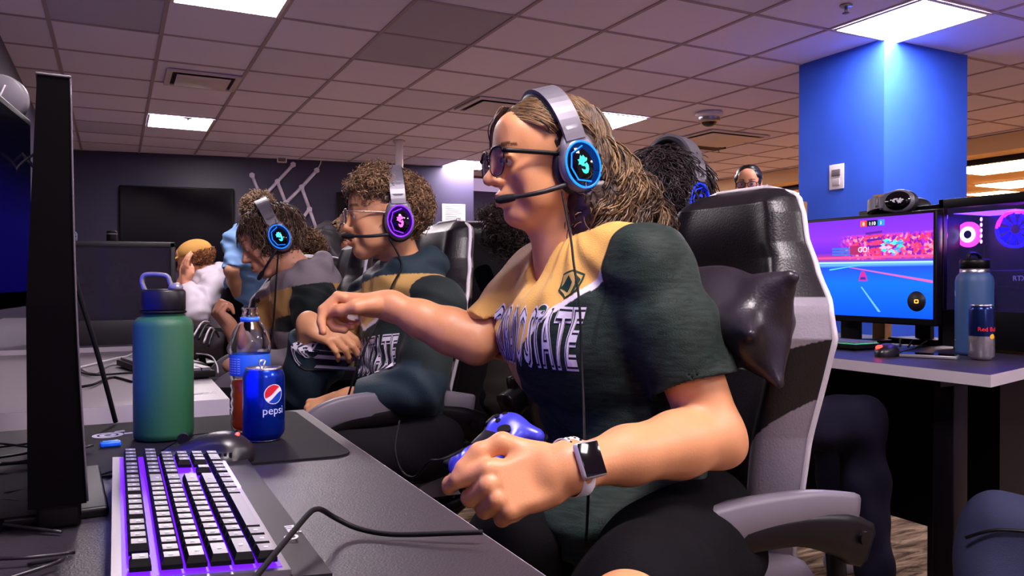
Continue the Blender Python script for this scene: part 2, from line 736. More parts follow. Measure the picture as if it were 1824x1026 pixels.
WA, WB = np.array([-0.64, 10.66]), np.array([4.38, 9.84])
wdir = nrm(np.array([*(WB - WA), 0]))
wnor = np.array([wdir[1], -wdir[0], 0])           # towards the camera
wall_seg('wall_back', WA, WB, 0.14, 0, CEIL, m_navy)
wall_seg('wall_far', (4.3, 12.4), (8.3, 12.4), 0.12, 0, CEIL, m_navy)
wall_seg('wall_right', (15.4, 14.5), (15.4, -4.0), 0.12, 0, CEIL, m_brown)
wall_seg('wall_north', (8.3, 14.0), (15.4, 14.0), 0.12, 0, 2.5, m_brown)
wall_seg('wall_side', (8.3, 12.4), (8.3, 14.0), 0.12, 0, CEIL, m_navy)
b = MB()
b.box((4.39, 3.42, 0), (5.23, 4.12, CEIL))
struct(b.build('wall_pillar', m_blue))
b = MB()
b.box((8.3, -4, 2.36), (8.62, 12.4, CEIL - 0.008))
struct(b.build('trim_1', m_cream))
b = MB()
b.box((8.62, -4, 2.30), (8.7, 12.4, 2.36))
b.box((8.62, -4, 2.45), (9.6, 12.4, CEIL - 0.008))
struct(b.build('trim_2', m_black))


def on_wall(s, z, off=0.0):
    """point on the back wall, s metres from its left end"""
    return np.array([WA[0], WA[1], 0]) + wdir * s + np.array([0, 0, z]) + wnor * off


def wall_hit(u, v):
    r = ray(u, v)
    p0 = np.array([WA[0], WA[1], 0])
    t = ((p0 - EYE) @ wnor) / (r @ wnor)
    q = EYE + t * r
    return (q - p0) @ wdir, q[2]


wall_M = Matrix(((wdir[0], 0, wnor[0]), (wdir[1], 0, wnor[1]), (0, 1, 0))).to_4x4()   # x along the wall, y up, z out


def wall_frame(s, z, off=0.0):
    m = wall_M.copy()
    m.translation = Vector(on_wall(s, z, off))
    return m


# ceiling lights
PL = ['large bright ceiling panel above the left desk row', 'bright ceiling panel near the back wall above the television',
      'ceiling panel directly above the near desk', 'ceiling panel behind the camera on the left', 'large bright ceiling panel touching the blue pillar',
      'bright ceiling panel beside the long haired player\'s head', 'small far ceiling panel between the two nearest players\' heads',
      'ceiling panel behind the camera on the right', 'farthest ceiling panel, above the dark haired player with a silver headband', 'ceiling panel above and behind the camera']
for (x, y), lab in zip(PANELS, PL):
    t = thing('ceiling_light', lab, 'ceiling light', (x + GX / 2, y + GY / 2, CEIL), group='ceiling light panels')
    hx, hy = GX / 2 - 0.012, GY / 2 - 0.012
    b = MB()
    b.strip([(-hx, -hy), (hx, -hy), (hx, hy), (-hx, hy)], [(-hx + .02, -hy + .02), (hx - .02, -hy + .02), (hx - .02, hy - .02), (-hx + .02, hy - .02)], -0.014, -0.007)
    b.build('frame', m_frame_w, t)
    b = MB()
    b.box((-hx + .02, -hy + .02, -0.012), (hx - .02, hy - .02, -0.008))
    b.build('diffuser', m_panel, t)
for k, (u, v, w, l) in enumerate([(1790, 296, 0.5, 1.2), (1368, 327, 0.4, 0.9), (1262, 318, 0.3, 0.6), (1395, 349, .4, .9), (1240, 344, 0.3, 0.6)]):
    p = PZ(u, v, 2.44)
    if p[0] > 15.2 or p[1] > 12.2 or p[0] < 8.8:
        p = np.array([11.0 + k, 6.0 + k, 2.44])
    t = thing('ceiling_light', ['wide warm ceiling lamp in the next room, right of the blue pillar', 'warm ceiling lamp beyond the man in glasses, beside his head',
                               'small warm ceiling lamp left of the man in glasses', 'warm ceiling lamp low beside the blue pillar',
                               'smallest warm lamp, just left of the far brown wall'][k], 'ceiling light', (p[0], p[1], 2.44), group='warm lamps of the next room')
    b = MB()
    b.box((-w - .03, -l / 2 - .03, 0.0), (w + .03, l / 2 + .03, 0.012), bev=0.004)
    b.build('frame', m_frame_w, t)
    b = MB()
    b.box((-w, -l / 2, -0.012), (w, l / 2, -0.001))
    b.build('diffuser', m_warm, t)
b = MB()
b.box((8.7, -4, 2.452), (15.4, 14.5, 2.49))
struct(b.build('ceiling_beyond', M('warm_ceiling', 'd8b48c', 0.9)))


# vents
def vent(u, v, lab, w=0.5, l=0.5, deep=0.03, rot=0.0):
    p = PZ(u, v, CEIL)
    t = thing('ceiling_vent', lab, 'vent', (p[0], p[1], CEIL), rot, group='ceiling vents')
    b = MB()
    b.strip(rrect(w, l, .01, 2), rrect(w - .08, l - .08, .01, 2), -0.02, -0.007)
    b.build('frame', m_frame_w, t)
    b = MB()
    b.box((-w / 2 + .07, -l / 2 + .07, -deep), (w / 2 - .07, l / 2 - .07, -deep + .006), bev=.002)
    b.build('centre_plate', m_frame_w, t)
    b = MB()
    b.box((-w / 2 + .04, -l / 2 + .04, -0.009), (w / 2 - .04, l / 2 - .04, -0.0075))
    b.build('dark_throat', m_black, t)
    return t


vent(360, 141, 'square air vent in front of the small back ceiling panel', 0.52, 0.5)
vent(882, 188, 'air vent above the long haired player\'s forehead', 0.56, 0.56)
vent(1275, 246, 'air vent over the big grey gaming chair', 0.8, 0.8)
p = PZ(1248, 259, CEIL)
t = thing('ceiling_vent', 'narrow dark slot vent beside the far square vent', 'vent', (p[0], p[1], CEIL), 0.0, group='ceiling vents')
b = MB()
b.box((-.3, -.09, -.03), (.3, .09, -.008), bev=.005)
b.build('slot_body', m_black, t)

# dome access point, sprinklers, wall box
p = PZ(1263, 200, CEIL)
t = thing('ceiling_speaker', 'white round ceiling dome with a chrome rim and dark eye', 'ceiling dome', (p[0], p[1], CEIL))
b = MB()
b.lathe([(0.0, -0.0065), (.125, -0.0065), (.128, -.03), (.11, -.05), (.0, -.05)], 32)
b.build('base', m_white, t)
b = MB()
b.lathe([(.10, -.05), (.098, -.08), (.08, -.098), (.075, -.09), (0, -.088)], 32)
b.build('chrome_ring', m_steel, t)
b = MB()
b.lathe([(.07, -.085), (.055, -.115), (.03, -.128), (0, -.132)], 24)
b.build('dark_dome', m_blackg, t)
for (u, v), lab in zip([(1507, 8), (1280, 264), (335, 209)], ['fire sprinkler near the top of the picture, before the pillar panel', 'small fire sprinkler by the far square vent', 'tiny fire sprinkler before the back panel']):
    p = PZ(u, v, CEIL)
    t = thing('fire_sprinkler', lab, 'sprinkler', (p[0], p[1], CEIL), group='fire sprinklers')
    b = MB()
    b.lathe([(0, -.007), (.035, -.007), (.03, -.014), (0, -.014)], 16)
    b.build('cup', m_steel, t)
    b = MB()
    b.cyl((0, 0, -.014), (0, 0, -.03), .008)
    b.cyl((-.009, 0, -.03), (-.006, 0, -.046), .0025, n=6)
    b.cyl((.009, 0, -.03), (.006, 0, -.046), .0025, n=6)
    b.lathe([(0, -.046), (.02, -.047), (.02, -.05), (0, -.05)], 12)
    b.build('nozzle', m_grey, t)

s, z = wall_hit(502, 285)
t = thing('motion_sensor', 'small white sensor box at the top of the back wall', 'sensor', matrix=wall_frame(s, z))
b = MB()
b.box((-.06, -.04, 0.001), (.06, .04, .07), bev=.01)
b.build('housing', m_white, t)
b = MB()
b.box((-.045, -.03, .068), (.045, .015, .073), bev=.004)
b.build('lens', m_grey, t)


# televisions on the back wall
def tv(u0, v0, u1, v1, lab):
    s0, z0 = wall_hit(u0, v0)
    s1, z1 = wall_hit(u1, v1)
    w, h = s1 - s0, z0 - z1
    t = thing('wall_television', lab, 'television', matrix=wall_frame((s0 + s1) / 2, (z0 + z1) / 2))
    b = MB()
    b.box((-w / 2, -h / 2, .04), (w / 2, h / 2, .085), bev=.008)
    b.build('housing', m_black, t)
    b = MB()
    b.box((-w / 2 + .015, -h / 2 + .02, .084), (w / 2 - .015, h / 2 - .015, .0865))
    b.build('screen', m_blackg, t)
    b = MB()
    b.box((-.25, -.2, 0.001), (.25, .2, .045))
    b.build('wall_bracket', m_blackm, t)


tv(214, 331, 417, 478, 'large switched-off black television on the left of the dark back wall')
tv(598, 343, 760, 465, 'second black wall television, behind the curly haired player')

# light-bar lattice on the wall
nodes = {k: wall_hit(*q) for k, q in dict(a=(449, 313), b=(466, 354), c=(459, 361), c2=(440, 380), d=(522, 294), e=(494, 324), f=(509, 362), g=(504, 370), g2=(480, 392), h=(564, 304), i=(537, 334), j=(551, 373), k=(564, 410), l=(530, 400), m=(566, 418)).items()}
s0, z0 = nodes['f']
t = thing('light_bar_lattice', 'lattice of thin white light bars joined by hubs on the back wall', 'wall decoration', matrix=wall_frame(s0, z0))


def nl(k):
    return np.array([nodes[k][0] - s0, nodes[k][1] - z0, 0.03])


m_bar = M('pale_light_bar', 'd9cfe6', 0.4)
for a, c in ['ab', 'de', 'eb', 'ef', 'hi', 'if', 'ij', 'jk', 'jl'] + [('b', 'c2'), ('f', 'g2')]:
    b = MB()
    b.tube([nl(a), nl(c)], 0.022, 6, smooth_path=False)
    b.build('light_bar', m_bar, t)
for k in 'abdefhijkl':
    b = MB()
    q = nl(k)
    b.cyl((q[0], q[1], 0.001), (q[0], q[1], 0.055), 0.036, n=6)
    b.build('hub', m_bar, t)
b = MB()
q = nl('h')
b.tube([q, q + [.05, .1, -.02], q + [.06, .22, -.02]], .006, 6)
b.build('feed_wire', m_white, t)

# notice, pole, whiteboard edge, switch plate on the pillar
s, z = wall_hit(808, 382)
t = thing('wall_notice', 'white framed notice with lines of small print on the back wall', 'notice', matrix=wall_frame(s, z))
b = MB()
b.box((-.16, -.17, 0.001), (.16, .14, .012))
b.build('board', m_white, t)
b = MB()
for k in range(13):
    y = .115 - k * .021
    b.box((-.12, y, .0121), (.12 - (k * 37 % 5) * .02, y + .008, .0135))
b.build('printed_lines', M('print_grey', '5a5660', .8), t)
p = PZ(711, 250, CEIL)
t = thing('support_pole', 'slim white pole from floor to ceiling behind the curly haired player', 'pole', (p[0], p[1], 0))
b = MB()
b.cyl((0, 0, 0.02), (0, 0, CEIL - .03), .042, n=24)
b.build('shaft', m_white, t)
b = MB()
b.lathe([(0, CEIL - .03), (.065, CEIL - .03), (.065, CEIL - .007), (0, CEIL - .007)], 24)
b.build('top_collar', m_white, t)
b = MB()
b.lathe([(0, 0.0), (.07, 0.0), (.07, .02), (0, .02)], 24)
b.build('foot_plate', m_white, t)
pl = PX(1491, 315, 4.39)
t = thing('wall_switch', 'white switch plate on the left face of the blue pillar', 'switch', (4.39, pl[1], pl[2]))
b = MB()
b.box((-.008, -.06, -.085), (-.0005, .06, .085), bev=.003)
b.build('plate', m_white, t)
b = MB()
b.box((-.016, -.035, .005), (-.007, .035, .05), bev=.003)
b.build('display', m_grey, t)
b = MB()
b.box((-.013, -.03, -.06), (-.007, .03, -.015), bev=.003)
b.build('button_pad', M('pale_grey_plastic', 'b5adb8', .4), t)
# ================================================================== DESKS
m_desk = M('black_desk_laminate', '29232d', 0.42, spec=0.8, bump=0.25, bscale=500)
m_desk_grey = M('grey_desk_laminate', '5b5360', 0.38, bump=0.2, bscale=400)
m_edge = M('silver_edge_band', 'b3a9b4', 0.4)
m_leg = M('dark_metal', '17121a', 0.4, 0.6)


def desk(lab, poly, z, th, mat, legs, edge=m_edge):
    """poly is the outline of the top, z its upper face"""
    t = thing('gaming_desk', lab, 'desk', (poly[0][0], poly[0][1], 0))
    ox, oy = poly[0]
    pl = [(x - ox, y - oy) for x, y in poly]
    cx, cy = sum(p[0] for p in pl) / len(pl), sum(p[1] for p in pl) / len(pl)
    b = MB()
    b.prism([(cx + (x - cx) * 0.997, cy + (y - cy) * 0.997) for x, y in pl], z - th + .002, z)
    b.build('tabletop', mat, t)
    inner = [(cx + (x - cx) * 0.9965, cy + (y - cy) * 0.9965) for x, y in pl]
    b = MB()
    b.strip(pl, inner, z - th, z - 0.0006)
    b.build('edge_band', edge, t)
    for x, y in legs:
        b = MB()
        x, y = x - ox, y - oy
        b.box((x - .03, y - .03, 0.0), (x + .03, y + .03, z - th - .02), bev=.004)
        b.box((x - .1, y - .04, z - th - .02), (x + .1, y + .04, z - th))
        b.build('leg', m_leg, t)
    return t


DZ = 0.735
desk('near black gaming desk with silver edging and a big mouse mat', [(0.345, 1.638), (0.345, -0.5), (-0.60, -0.5), (-0.60, 1.638)], DZ, 0.03, m_desk, [(.2, 1.5), (-.5, 1.5), (.2, -.4), (-.5, -.4)])
desk('grey topped gaming desk abutting the far end of the near desk', [(0.215, 2.96), (0.205, 1.668), (-0.60, 1.668), (-0.60, 2.96)], 0.762, 0.035, M('pale_desk_laminate', '847b84', 0.36, bump=.2, bscale=300), [(.12, 1.8), (-.5, 1.8), (.12, 2.8), (-.5, 2.8)])
desk('far grey gaming desk where the player in the tan cap sits', [(0.235, 5.6), (0.225, 3.0), (-0.60, 3.0), (-0.60, 5.6)], 0.775, 0.035, m_desk_grey, [(.1, 3.2), (-.5, 3.2), (.1, 5.4), (-.5, 5.4)])
desk('right-hand dark gaming desk with a pale edge, below the game monitor', [(2.80, 1.19), (2.15, 1.224), (2.097, 1.216), (1.864, 1.157), (1.878, 3.3), (2.80, 3.3)], 0.775, 0.03, M('dark_desk_laminate', '2b2430', 0.4, bump=.2, bscale=300), [(2.0, 1.35), (2.65, 1.5), (2.0, 3.15), (2.65, 3.15)])


b = MB()  # black panel added to darken the space under the right desk
b.box((2.30, 1.40, .22), (2.33, 3.2, .744))
b.box((2.33, 1.40, .22), (2.74, 1.43, .744))
for y_ in (1.6, 3.05):
    b.box((2.29, y_ - .02, 0.0), (2.34, y_ + .02, .744))
tag(b.build('under_desk_shade', m_leg), 'added black panel standing in for the shade under the right desk', 'added shade panel')

# ================================================================== GAMING CHAIRS
m_leather = M('black_leather', 'ffffff', 0.36, attr=True, spec=0.55, bump=0.35, bscale=260)
m_pipe = M('silver_piping', 'cfc6d0', 0.35)
m_pipe_dark = M('dark_piping', '4a444c', 0.4)
m_arm = M('silver_arm_pad', '6c6570', 0.42)
cK, cS = np.array(lin('100c12')), np.array(lin('857c88'))
WT = np.array([(0, .20), (.15, .225), (.35, .245), (.5, .275), (.6, .295), (.68, .282), (.76, .232), (.84, .193), (.92, .176), (.965, .158), (.99, .122), (1.0, .07)])


def chair_back(H=0.73, tilt=0.13, x0=-0.22, z0=0.46, silver=True, base=cK, ns=61, nt=91, accent=cS):
    """closed shell: front face with side bolsters, flat back"""
    S = np.sin(np.linspace(-1, 1, ns) * math.pi / 2)
    T = np.linspace(0, 1, nt) ** 0.9
    V, Cc = [], []
    ww = np.interp(T, WT[:, 0], WT[:, 1])
    for side in (0, 1):
        for i, t in enumerate(T):
            for s in S:
                e = max(0.0, 1 - abs(s) ** 6) ** 0.5
                ez = min(1.0, max(0.0, (1 - t) / 0.05)) ** 0.5 if t > .95 else 1.0
                wing = np.interp(t, [0, .1, .5, .66, .8, 1], [.03, .055, .06, .065, .025, .012])
                bol = math.exp(-((abs(s) - .82) / .17) ** 2) * wing * (1 - abs(s) ** 14)
                lumb = .018 * math.exp(-((t - .3) / .14) ** 2) * (1 - s * s) + .02 * math.exp(-((t - .88) / .1) ** 2) * max(0, 1 - (s * 1.2) ** 2)
                xb = x0 - tilt * t + .05 * abs(s) ** 2 * wing / .06
                th = (.05 * e + bol + lumb) * ez if side == 0 else -.028 * e * ez
                V.append((xb + th, ww[i] * s, z0 + H * t))
                c = base
                if silver and side == 0:
                    a = abs(s)
                    if a > .5:
                        lo, hi = .49 + .11 * (a - .5) / .5, .60 + .10 * min(1, (a - .5) / .3) ** .7
                        if lo < t < hi:
                            c = accent
                        sb = 1 - .40 * math.sin(math.pi * min(1, max(0, (.45 - t) / .62)))
                        if t < .45 and a > sb:
                            c = accent
                    elif .50 < t < .60:
                        c = accent * .8
                Cc.append(c)
    F = []
    for side in (0, 1):
        o = side * ns * nt
        for i in range(nt - 1):
            for j in range(ns - 1):
                q = (o + i * ns + j, o + i * ns + j + 1, o + (i + 1) * ns + j + 1, o + (i + 1) * ns + j)
                F.append(q if side == 0 else q[::-1])
    o = ns * nt
    for i in range(nt - 1):
        F.append((i * ns, (i + 1) * ns, o + (i + 1) * ns, o + i * ns))
        F.append((i * ns + ns - 1, o + i * ns + ns - 1, o + (i + 1) * ns + ns - 1, (i + 1) * ns + ns - 1))
    for j in range(ns - 1):
        F.append((j, o + j, o + j + 1, j + 1))
        a = (nt - 1) * ns
        F.append((a + j, a + j + 1, o + a + j + 1, o + a + j))
    edge = [(x0 - tilt * t + .05 * np.interp(t, [0, .1, .5, .66, .8, 1], [.03, .055, .06, .065, .025, .012]) / .06, ww[i] * 1.005, z0 + H * t) for i, t in enumerate(T)]
    path = edge[::max(1, nt // 30)] + [edge[-1]]
    path = path + [(x, -y, z) for x, y, z in path[::-1]]
    return np.array(V), np.array(F), np.array(Cc), path


def gaming_chair(lab, x, y, face, H=.73, tilt=.13, silver=True, piping=m_pipe, slots=False, arm_mat=None, low=False, accent=cS, dz=0.0, res=2):
    """face = heading of the seat in radians"""
    t = thing('gaming_chair', lab, 'chair', (x, y, 0), face)
    V, F, Cc, path = chair_back(H, tilt, silver=silver, ns=31 if low else 60 * res + 1, nt=46 if low else 90 * res + 1, accent=accent)
    o = link('backrest', np_mesh('backrest', V, F, True, Cc), m_leather, t)
    b = MB()
    b.tube(path, .0055, 6, sub=2)
    b.build('piping', piping, t)
    if slots:
        for sy in (-1, 1):
            b = MB()
            m = Matrix.Translation((-.22 - tilt * .72 - .008, sy * .075, .46 + H * .70)) @ Matrix.Rotation(-.17, 4, 'Y') @ Matrix.Rotation(math.radians(90), 4, 'Y') @ Matrix.Rotation(sy * .35, 4, 'Z')
            b.strip(rrect(.15, .062, .022, 4), rrect(.12, .036, .015, 4), -.03, -.018, m)
            b.box((-.055, -.016, -.022), (.055, .016, -.016), m)
            b.build('strap_slot', m_blackg, t)
    if not low:
        b = MB()
        for sy in (-1, 1):
            ts = np.linspace(.02, .62, 14)
            b.tube([(-.22 - tilt * q + .057 + .018 * math.exp(-((q - .3) / .14) ** 2), sy * np.interp(q, WT[:, 0], WT[:, 1]) * .5, .46 + H * q) for q in ts], .0018, 5)
        b.build('stitched_seam', m_pipe_dark, t)
    # seat cushion with raised side bolsters
    n, k = 25, 21
    vs, cc = [], []
    for side in (0, 1):
        for i in range(k):
            for j in range(n):
                u, w = -1 + 2 * j / (n - 1), i / (k - 1)
                e = (max(0, 1 - abs(u) ** 8) * max(0, 1 - abs(2 * w - 1) ** 8)) ** .5
                zz = .40 + (.055 * e + .035 * math.exp(-((abs(u) - .82) / .16) ** 2) * e if side == 0 else -.045 * e) - .02 * w * w
                vs.append((-.23 + .49 * w, .26 * u * (1 - .1 * w), zz + .02))
                cc.append(accent * .9 if (silver and side == 0 and abs(u) > .72) else cK)
    fs = []
    for side in (0, 1):
        oo = side * n * k
        for i in range(k - 1):
            for j in range(n - 1):
                q = (oo + i * n + j, oo + i * n + j + 1, oo + (i + 1) * n + j + 1, oo + (i + 1) * n + j)
                fs.append(q[::-1] if side == 0 else q)
    vs, fs = np.array(vs), np.array(fs)
    link('seat', np_mesh('seat', vs, fs, True, np.array(cc)), m_leather, t)
    for sy in (-1, 1):
        b = MB()
        b.mi = 0
        b.tube([(-.25, sy * .285, .665 + dz), (-.12, sy * .30, .685 + dz), (.04, sy * .305, .688 + dz), (.14, sy * .305, .675 + dz), (.20, sy * .30, .635 + dz), (.215, sy * .295, .59 + dz)], [.028, .032, .034, .034, .032, .024], 12, flat=.55, flatdir=(0, 1, 0))
        a = b.build('armrest', arm_mat or m_arm, t)
        b = MB()
        b.tube([(-.27, sy * .27, .60 + dz), (-.2, sy * .285, .63 + dz), (-.08, sy * .30, .655 + dz), (.06, sy * .305, .655 + dz), (.13, sy * .303, .640 + dz), (.18, sy * .298, .60 + dz), (.19, sy * .285, .52), (.16, sy * .27, .42)], [.045, .04, .027, .022, .021, .02, .02, .02], 10, flat=.8, flatdir=(0, 1, 0))
        b.cyl((-.245, sy * .25, .62 + dz), (-.245, sy * .318, .62 + dz), .012)
        b.build('arm_support', m_black, t)
    b = MB()
    b.box((-.2, -.1, .33), (.15, .1, .375), bev=.01)
    b.cyl((0, 0, .12), (0, 0, .34), .032)
    b.cyl((0, 0, .2), (0, 0, .345), .045)
    for sy in (-1, 1):
        b.tube([(-.1, sy * .2, .37), (-.24, sy * .245, .40), (-.25, sy * .245, .52)], .018, 8)
    b.build('gas_lift', m_black, t)
    for q in range(5):
        a = q * 2 * math.pi / 5 + .3
        b = MB()
        ca, sa = math.cos(a), math.sin(a)
        b.tube([(.03 * ca, .03 * sa, .13), (.18 * ca, .18 * sa, .115), (.31 * ca, .31 * sa, .085)], [.036, .028, .02], 8, flat=.7)
        lg = b.build('base_leg', m_black, t)
        b = MB()
        cx, cy = .305 * ca, .305 * sa
        for sg in (-1, 1):
            b.cyl((cx - sa * .008 * sg, cy + ca * .008 * sg, .032), (cx - sa * .026 * sg, cy + ca * .026 * sg, .032), .03, n=16)
        b.cyl((cx, cy, .03), (cx, cy, .085), .01, n=8)
        b.build('caster', m_blackm, lg)
    return t


CH1 = (0.935, 1.27)
gaming_chair('big grey and black gaming chair of the long haired player, nearest chair', CH1[0], CH1[1], math.pi, tilt=.04, dz=-.075, res=3)
gaming_chair('gaming chair with silver arm pads holding the curly haired player in glasses', 0.60, 2.22, math.pi + .03, H=.72, tilt=.1)
gaming_chair('gaming chair with silver edging behind the leaning dark haired player', 0.54, 3.05, math.pi - .1, H=.70, tilt=.12)
gaming_chair('black chair seen from behind with two strap slots, left of the long haired player\'s neck', 1.34, 2.98, math.radians(60), H=.76, tilt=.08, silver=False, slots=True, arm_mat=m_black, low=True)
gaming_chair('black gaming chair holding the player in the tan cap', 0.66, 5.38, math.pi, H=.70, silver=False, piping=m_pipe_dark, arm_mat=m_black, low=True)
gaming_chair('low black chair with pale edging between the two middle players', 0.93, 4.15, math.radians(75), H=.66, silver=False, arm_mat=m_black, low=True)
gaming_chair('black chair of the dark curly haired player with the silver headband', 1.40, 1.98, 0.1, H=.60, tilt=.1, silver=False, arm_mat=m_black, low=True)

# black leatherette cushion wedged between the player and the big chair
cc0 = P(1258, 562, 1.41)
q = Frame(cc0, (-.72, -.1, .70), (.7, .0, .7))
s = SDF(cc0 - .27, cc0 + .27, .0045)
s.box(cc0, (.060, .150, .064), q.R, .03)
s.ell(cc0, (.08, .15, .08), q.R, k=.04)
for sy in (-1, 1):
    s.cap(q(.03, sy * .14, -.04), q(.066, sy * .192, -.072), .026, .005, k=.04)
    s.cap(q(.03, sy * .14, .04), q(.050, sy * .175, .062), .026, .008, k=.04)
    s.cap(q(-.03, sy * .14, -.04), q(-.055, sy * .178, -.072), .026, .008, k=.04)
fn = wnoise(3, 60)
s.displace(lambda x, y, z: .003 * fn(x, y, z))
t = thing('lumbar_cushion', 'shiny black cushion wedged behind the long haired player on the big chair', 'cushion', cc0)
s.build('cover', M('cushion_leather', '241d26', .33, bump=.3, bscale=200), t)

# ================================================================== GAME MONITOR ON THE RIGHT
MXR = 2.40


def screen_monitor():
    a, c = PX(1668, 372, MXR), PX(1668, 582, MXR)
    yl = PX(1415, 480, MXR)[1] + .14
    y0, zt, zb = a[1], a[2], c[2]
    W, H = yl - y0, zt - zb
    # local: x along -Y (to the right in the picture), y up, z towards -X
    m = Matrix(((0, 0, -1), (-1, 0, 0), (0, 1, 0))).to_4x4()
    m.translation = Vector((MXR, (y0 + yl) / 2, (zt + zb) / 2))
    t = thing('gaming_monitor', 'wide monitor showing a blue and pink car football game', 'monitor', matrix=m)
    b = MB()
    b.box((-W / 2, -H / 2, -.035), (W / 2, H / 2, 0.0), bev=.006)
    b.build('housing', m_black, t)
    w, h = W - .02, H - .035
    oy = .006
    # picture made of flat glowing shapes
    scr = MB()
    scr.box((-w / 2, -h / 2 + oy, 0.0005), (w / 2, h / 2 + oy, 0.0012))
    col = M('screen_picture', '000000', .3)
    n_t = col.node_tree
    bs = n_t.nodes['Principled BSDF']
    tc = n_t.nodes.new('ShaderNodeTexCoord')
    sp = n_t.nodes.new('ShaderNodeSeparateXYZ')
    n_t.links.new(tc.outputs['Object'], sp.inputs[0])
    mr = n_t.nodes.new('ShaderNodeMapRange')
    mr.inputs[1].default_value = -h / 2 + oy
    mr.inputs[2].default_value = h / 2 + oy
    n_t.links.new(sp.outputs['Y'], mr.inputs[0])
    rp = n_t.nodes.new('ShaderNodeValToRGB')
    el = rp.color_ramp.elements
    el[0].position, el[0].color = 0, (*lin('0a52ff'), 1)
    el[1].position, el[1].color = 1, (*lin('7a2ee0'), 1)
    for ps, c_ in ((.34, '1470ff'), (.5, '2450ff'), (.53, '6fb8ff'), (.555, '3a46d8'), (.6, 'c0407a'), (.66, '6a2bd8'), (.8, '8d35e6')):
        e_ = el.new(ps)
        e_.color = (*lin(c_), 1)
    n_t.links.new(mr.outputs[0], rp.inputs[0])
    ns_ = n_t.nodes.new('ShaderNodeTexVoronoi')
    ns_.inputs['Scale'].default_value = 110
    n_t.links.new(tc.outputs['Object'], ns_.inputs['Vector'])
    # crowd speckle only in the stadium band
    band = n_t.nodes.new('ShaderNodeValToRGB')
    be = band.color_ramp.elements
    be[0].position, be[0].color = .57, (0, 0, 0, 1)
    be[1].position, be[1].color = .60, (1, 1, 1, 1)
    e_ = be.new(.80)
    e_.color = (1, 1, 1, 1)
    e_ = be.new(.84)
    e_.color = (0, 0, 0, 1)
    n_t.links.new(mr.outputs[0], band.inputs[0])
    mrx = n_t.nodes.new('ShaderNodeMapRange')
    mrx.inputs[1].default_value, mrx.inputs[2].default_value = -.02, .06
    n_t.links.new(sp.outputs['X'], mrx.inputs[0])
    mu = n_t.nodes.new('ShaderNodeMath')
    mu.operation = 'MULTIPLY'
    n_t.links.new(band.outputs[0], mu.inputs[0])
    n_t.links.new(mrx.outputs[0], mu.inputs[1])
    mix = n_t.nodes.new('ShaderNodeMix')
    mix.data_type = 'RGBA'
    n_t.links.new(mu.outputs[0], mix.inputs[0])
    n_t.links.new(rp.outputs[0], mix.inputs[6])
    r2 = n_t.nodes.new('ShaderNodeValToRGB')
    r2.color_ramp.interpolation = 'CONSTANT'
    e2 = r2.color_ramp.elements
    e2[0].position, e2[0].color = 0, (*lin('ff3a6a'), 1)
    e2[1].position, e2[1].color = .8, (*lin('ff8fb0'), 1)
    for ps, c_ in ((.3, '8a1fb0'), (.5, 'ff4f8a'), (.65, 'c02bd0')):
        e_ = e2.new(ps)
        e_.color = (*lin(c_), 1)
    sc = n_t.nodes.new('ShaderNodeSeparateColor')
    n_t.links.new(ns_.outputs['Color'], sc.inputs[0])
    n_t.links.new(sc.outputs[0], r2.inputs[0])
    n_t.links.new(r2.outputs[0], mix.inputs[7])
    n_t.links.new(mix.outputs[2], bs.inputs['Emission Color'])
    bs.inputs['Emission Strength'].default_value = .55
    scr.build('screen', col, t)

    def em(c_, s_=1.3):
        s_ *= .5
        return M('glow_' + c_, '000000', .4, emit=c_, es=s_)

    def uv(px, py):   # position measured as fractions of the screen
        return (-w / 2 + px * w, -h / 2 + oy + py * h)

    def poly(name, pts, c_, z=.0016, s_=1.3):
        bb = MB()
        q_ = [uv(*p_) for p_ in pts]
        bb.prism(q_, z, z + .0003)
        return bb.build(name, em(c_, s_), t)
    X0 = .42    # left edge of the part in view, as a fraction
    vx = lambda f: X0 + (1 - X0) * f
    poly('picture_line', [(0, .55), (1, .535), (1, .55), (0, .57)], '9fd8ff')
    poly('picture_line', [(vx(.2), .50), (1, .34), (1, .365), (vx(.25), .50)], 'c85aa8')
    poly('picture_line', [(0, .595), (1, .59), (1, .612), (0, .615)], 'd04a8c')
    poly('picture_line', [(vx(.0), .47), (vx(.42), .535), (vx(.44), .54), (vx(.0), .485)], '4fc0ff', .002)
    poly('picture_line', [(vx(.33), .30), (vx(.345), .30), (vx(.53), .05), (vx(.505), .05)], '79c8ff', .002, .9)
    for k in range(6):
        y = .655 + k * .035
        poly('picture_tower', [(vx(.40 - .004 * k), y), (vx(.54), y + .012), (vx(.54), y + .034), (vx(.40 - .004 * k), y + .022)], ['e03a6a', '5a1f9a'][k % 2], .002, 1.1)
    poly('picture_tower', [(vx(.22), .63), (vx(.33), .63), (vx(.33), .73), (vx(.22), .72)], 'b02a6c', .002, 1.0)
    for k in range(3):
        poly('picture_stand', [(vx(.03), .63 + k * .03), (vx(.26), .625 + k * .03), (vx(.26), .643 + k * .03), (vx(.03), .648 + k * .03)], '2f7de0', .0019, 1.0)
    rr = random.Random(5)
    for k in range(22):
        x, y = vx(.55 + rr.random() * .17), .62 + rr.random() * .15
        d_ = .008 + rr.random() * .02
        poly('picture_spark', [(x - d_, y), (x, y - d_ * .8), (x + d_, y), (x, y + d_)], ['5ff0f0', '2f9be8', 'ffb0d8', '3ad0c0'][k % 4], .0021 + k * 2e-5, 1.2)
    poly('picture_car', [(vx(.31), .36), (vx(.40), .36), (vx(.385), .42), (vx(.365), .46), (vx(.34), .46), (vx(.325), .42)], 'c02890', .0022)
    poly('picture_car', [(vx(.325), .375), (vx(.385), .375), (vx(.375), .40), (vx(.335), .40)], '2a2a9a', .0026)
    q = uv(vx(.86), .165)
    b_ = MB()
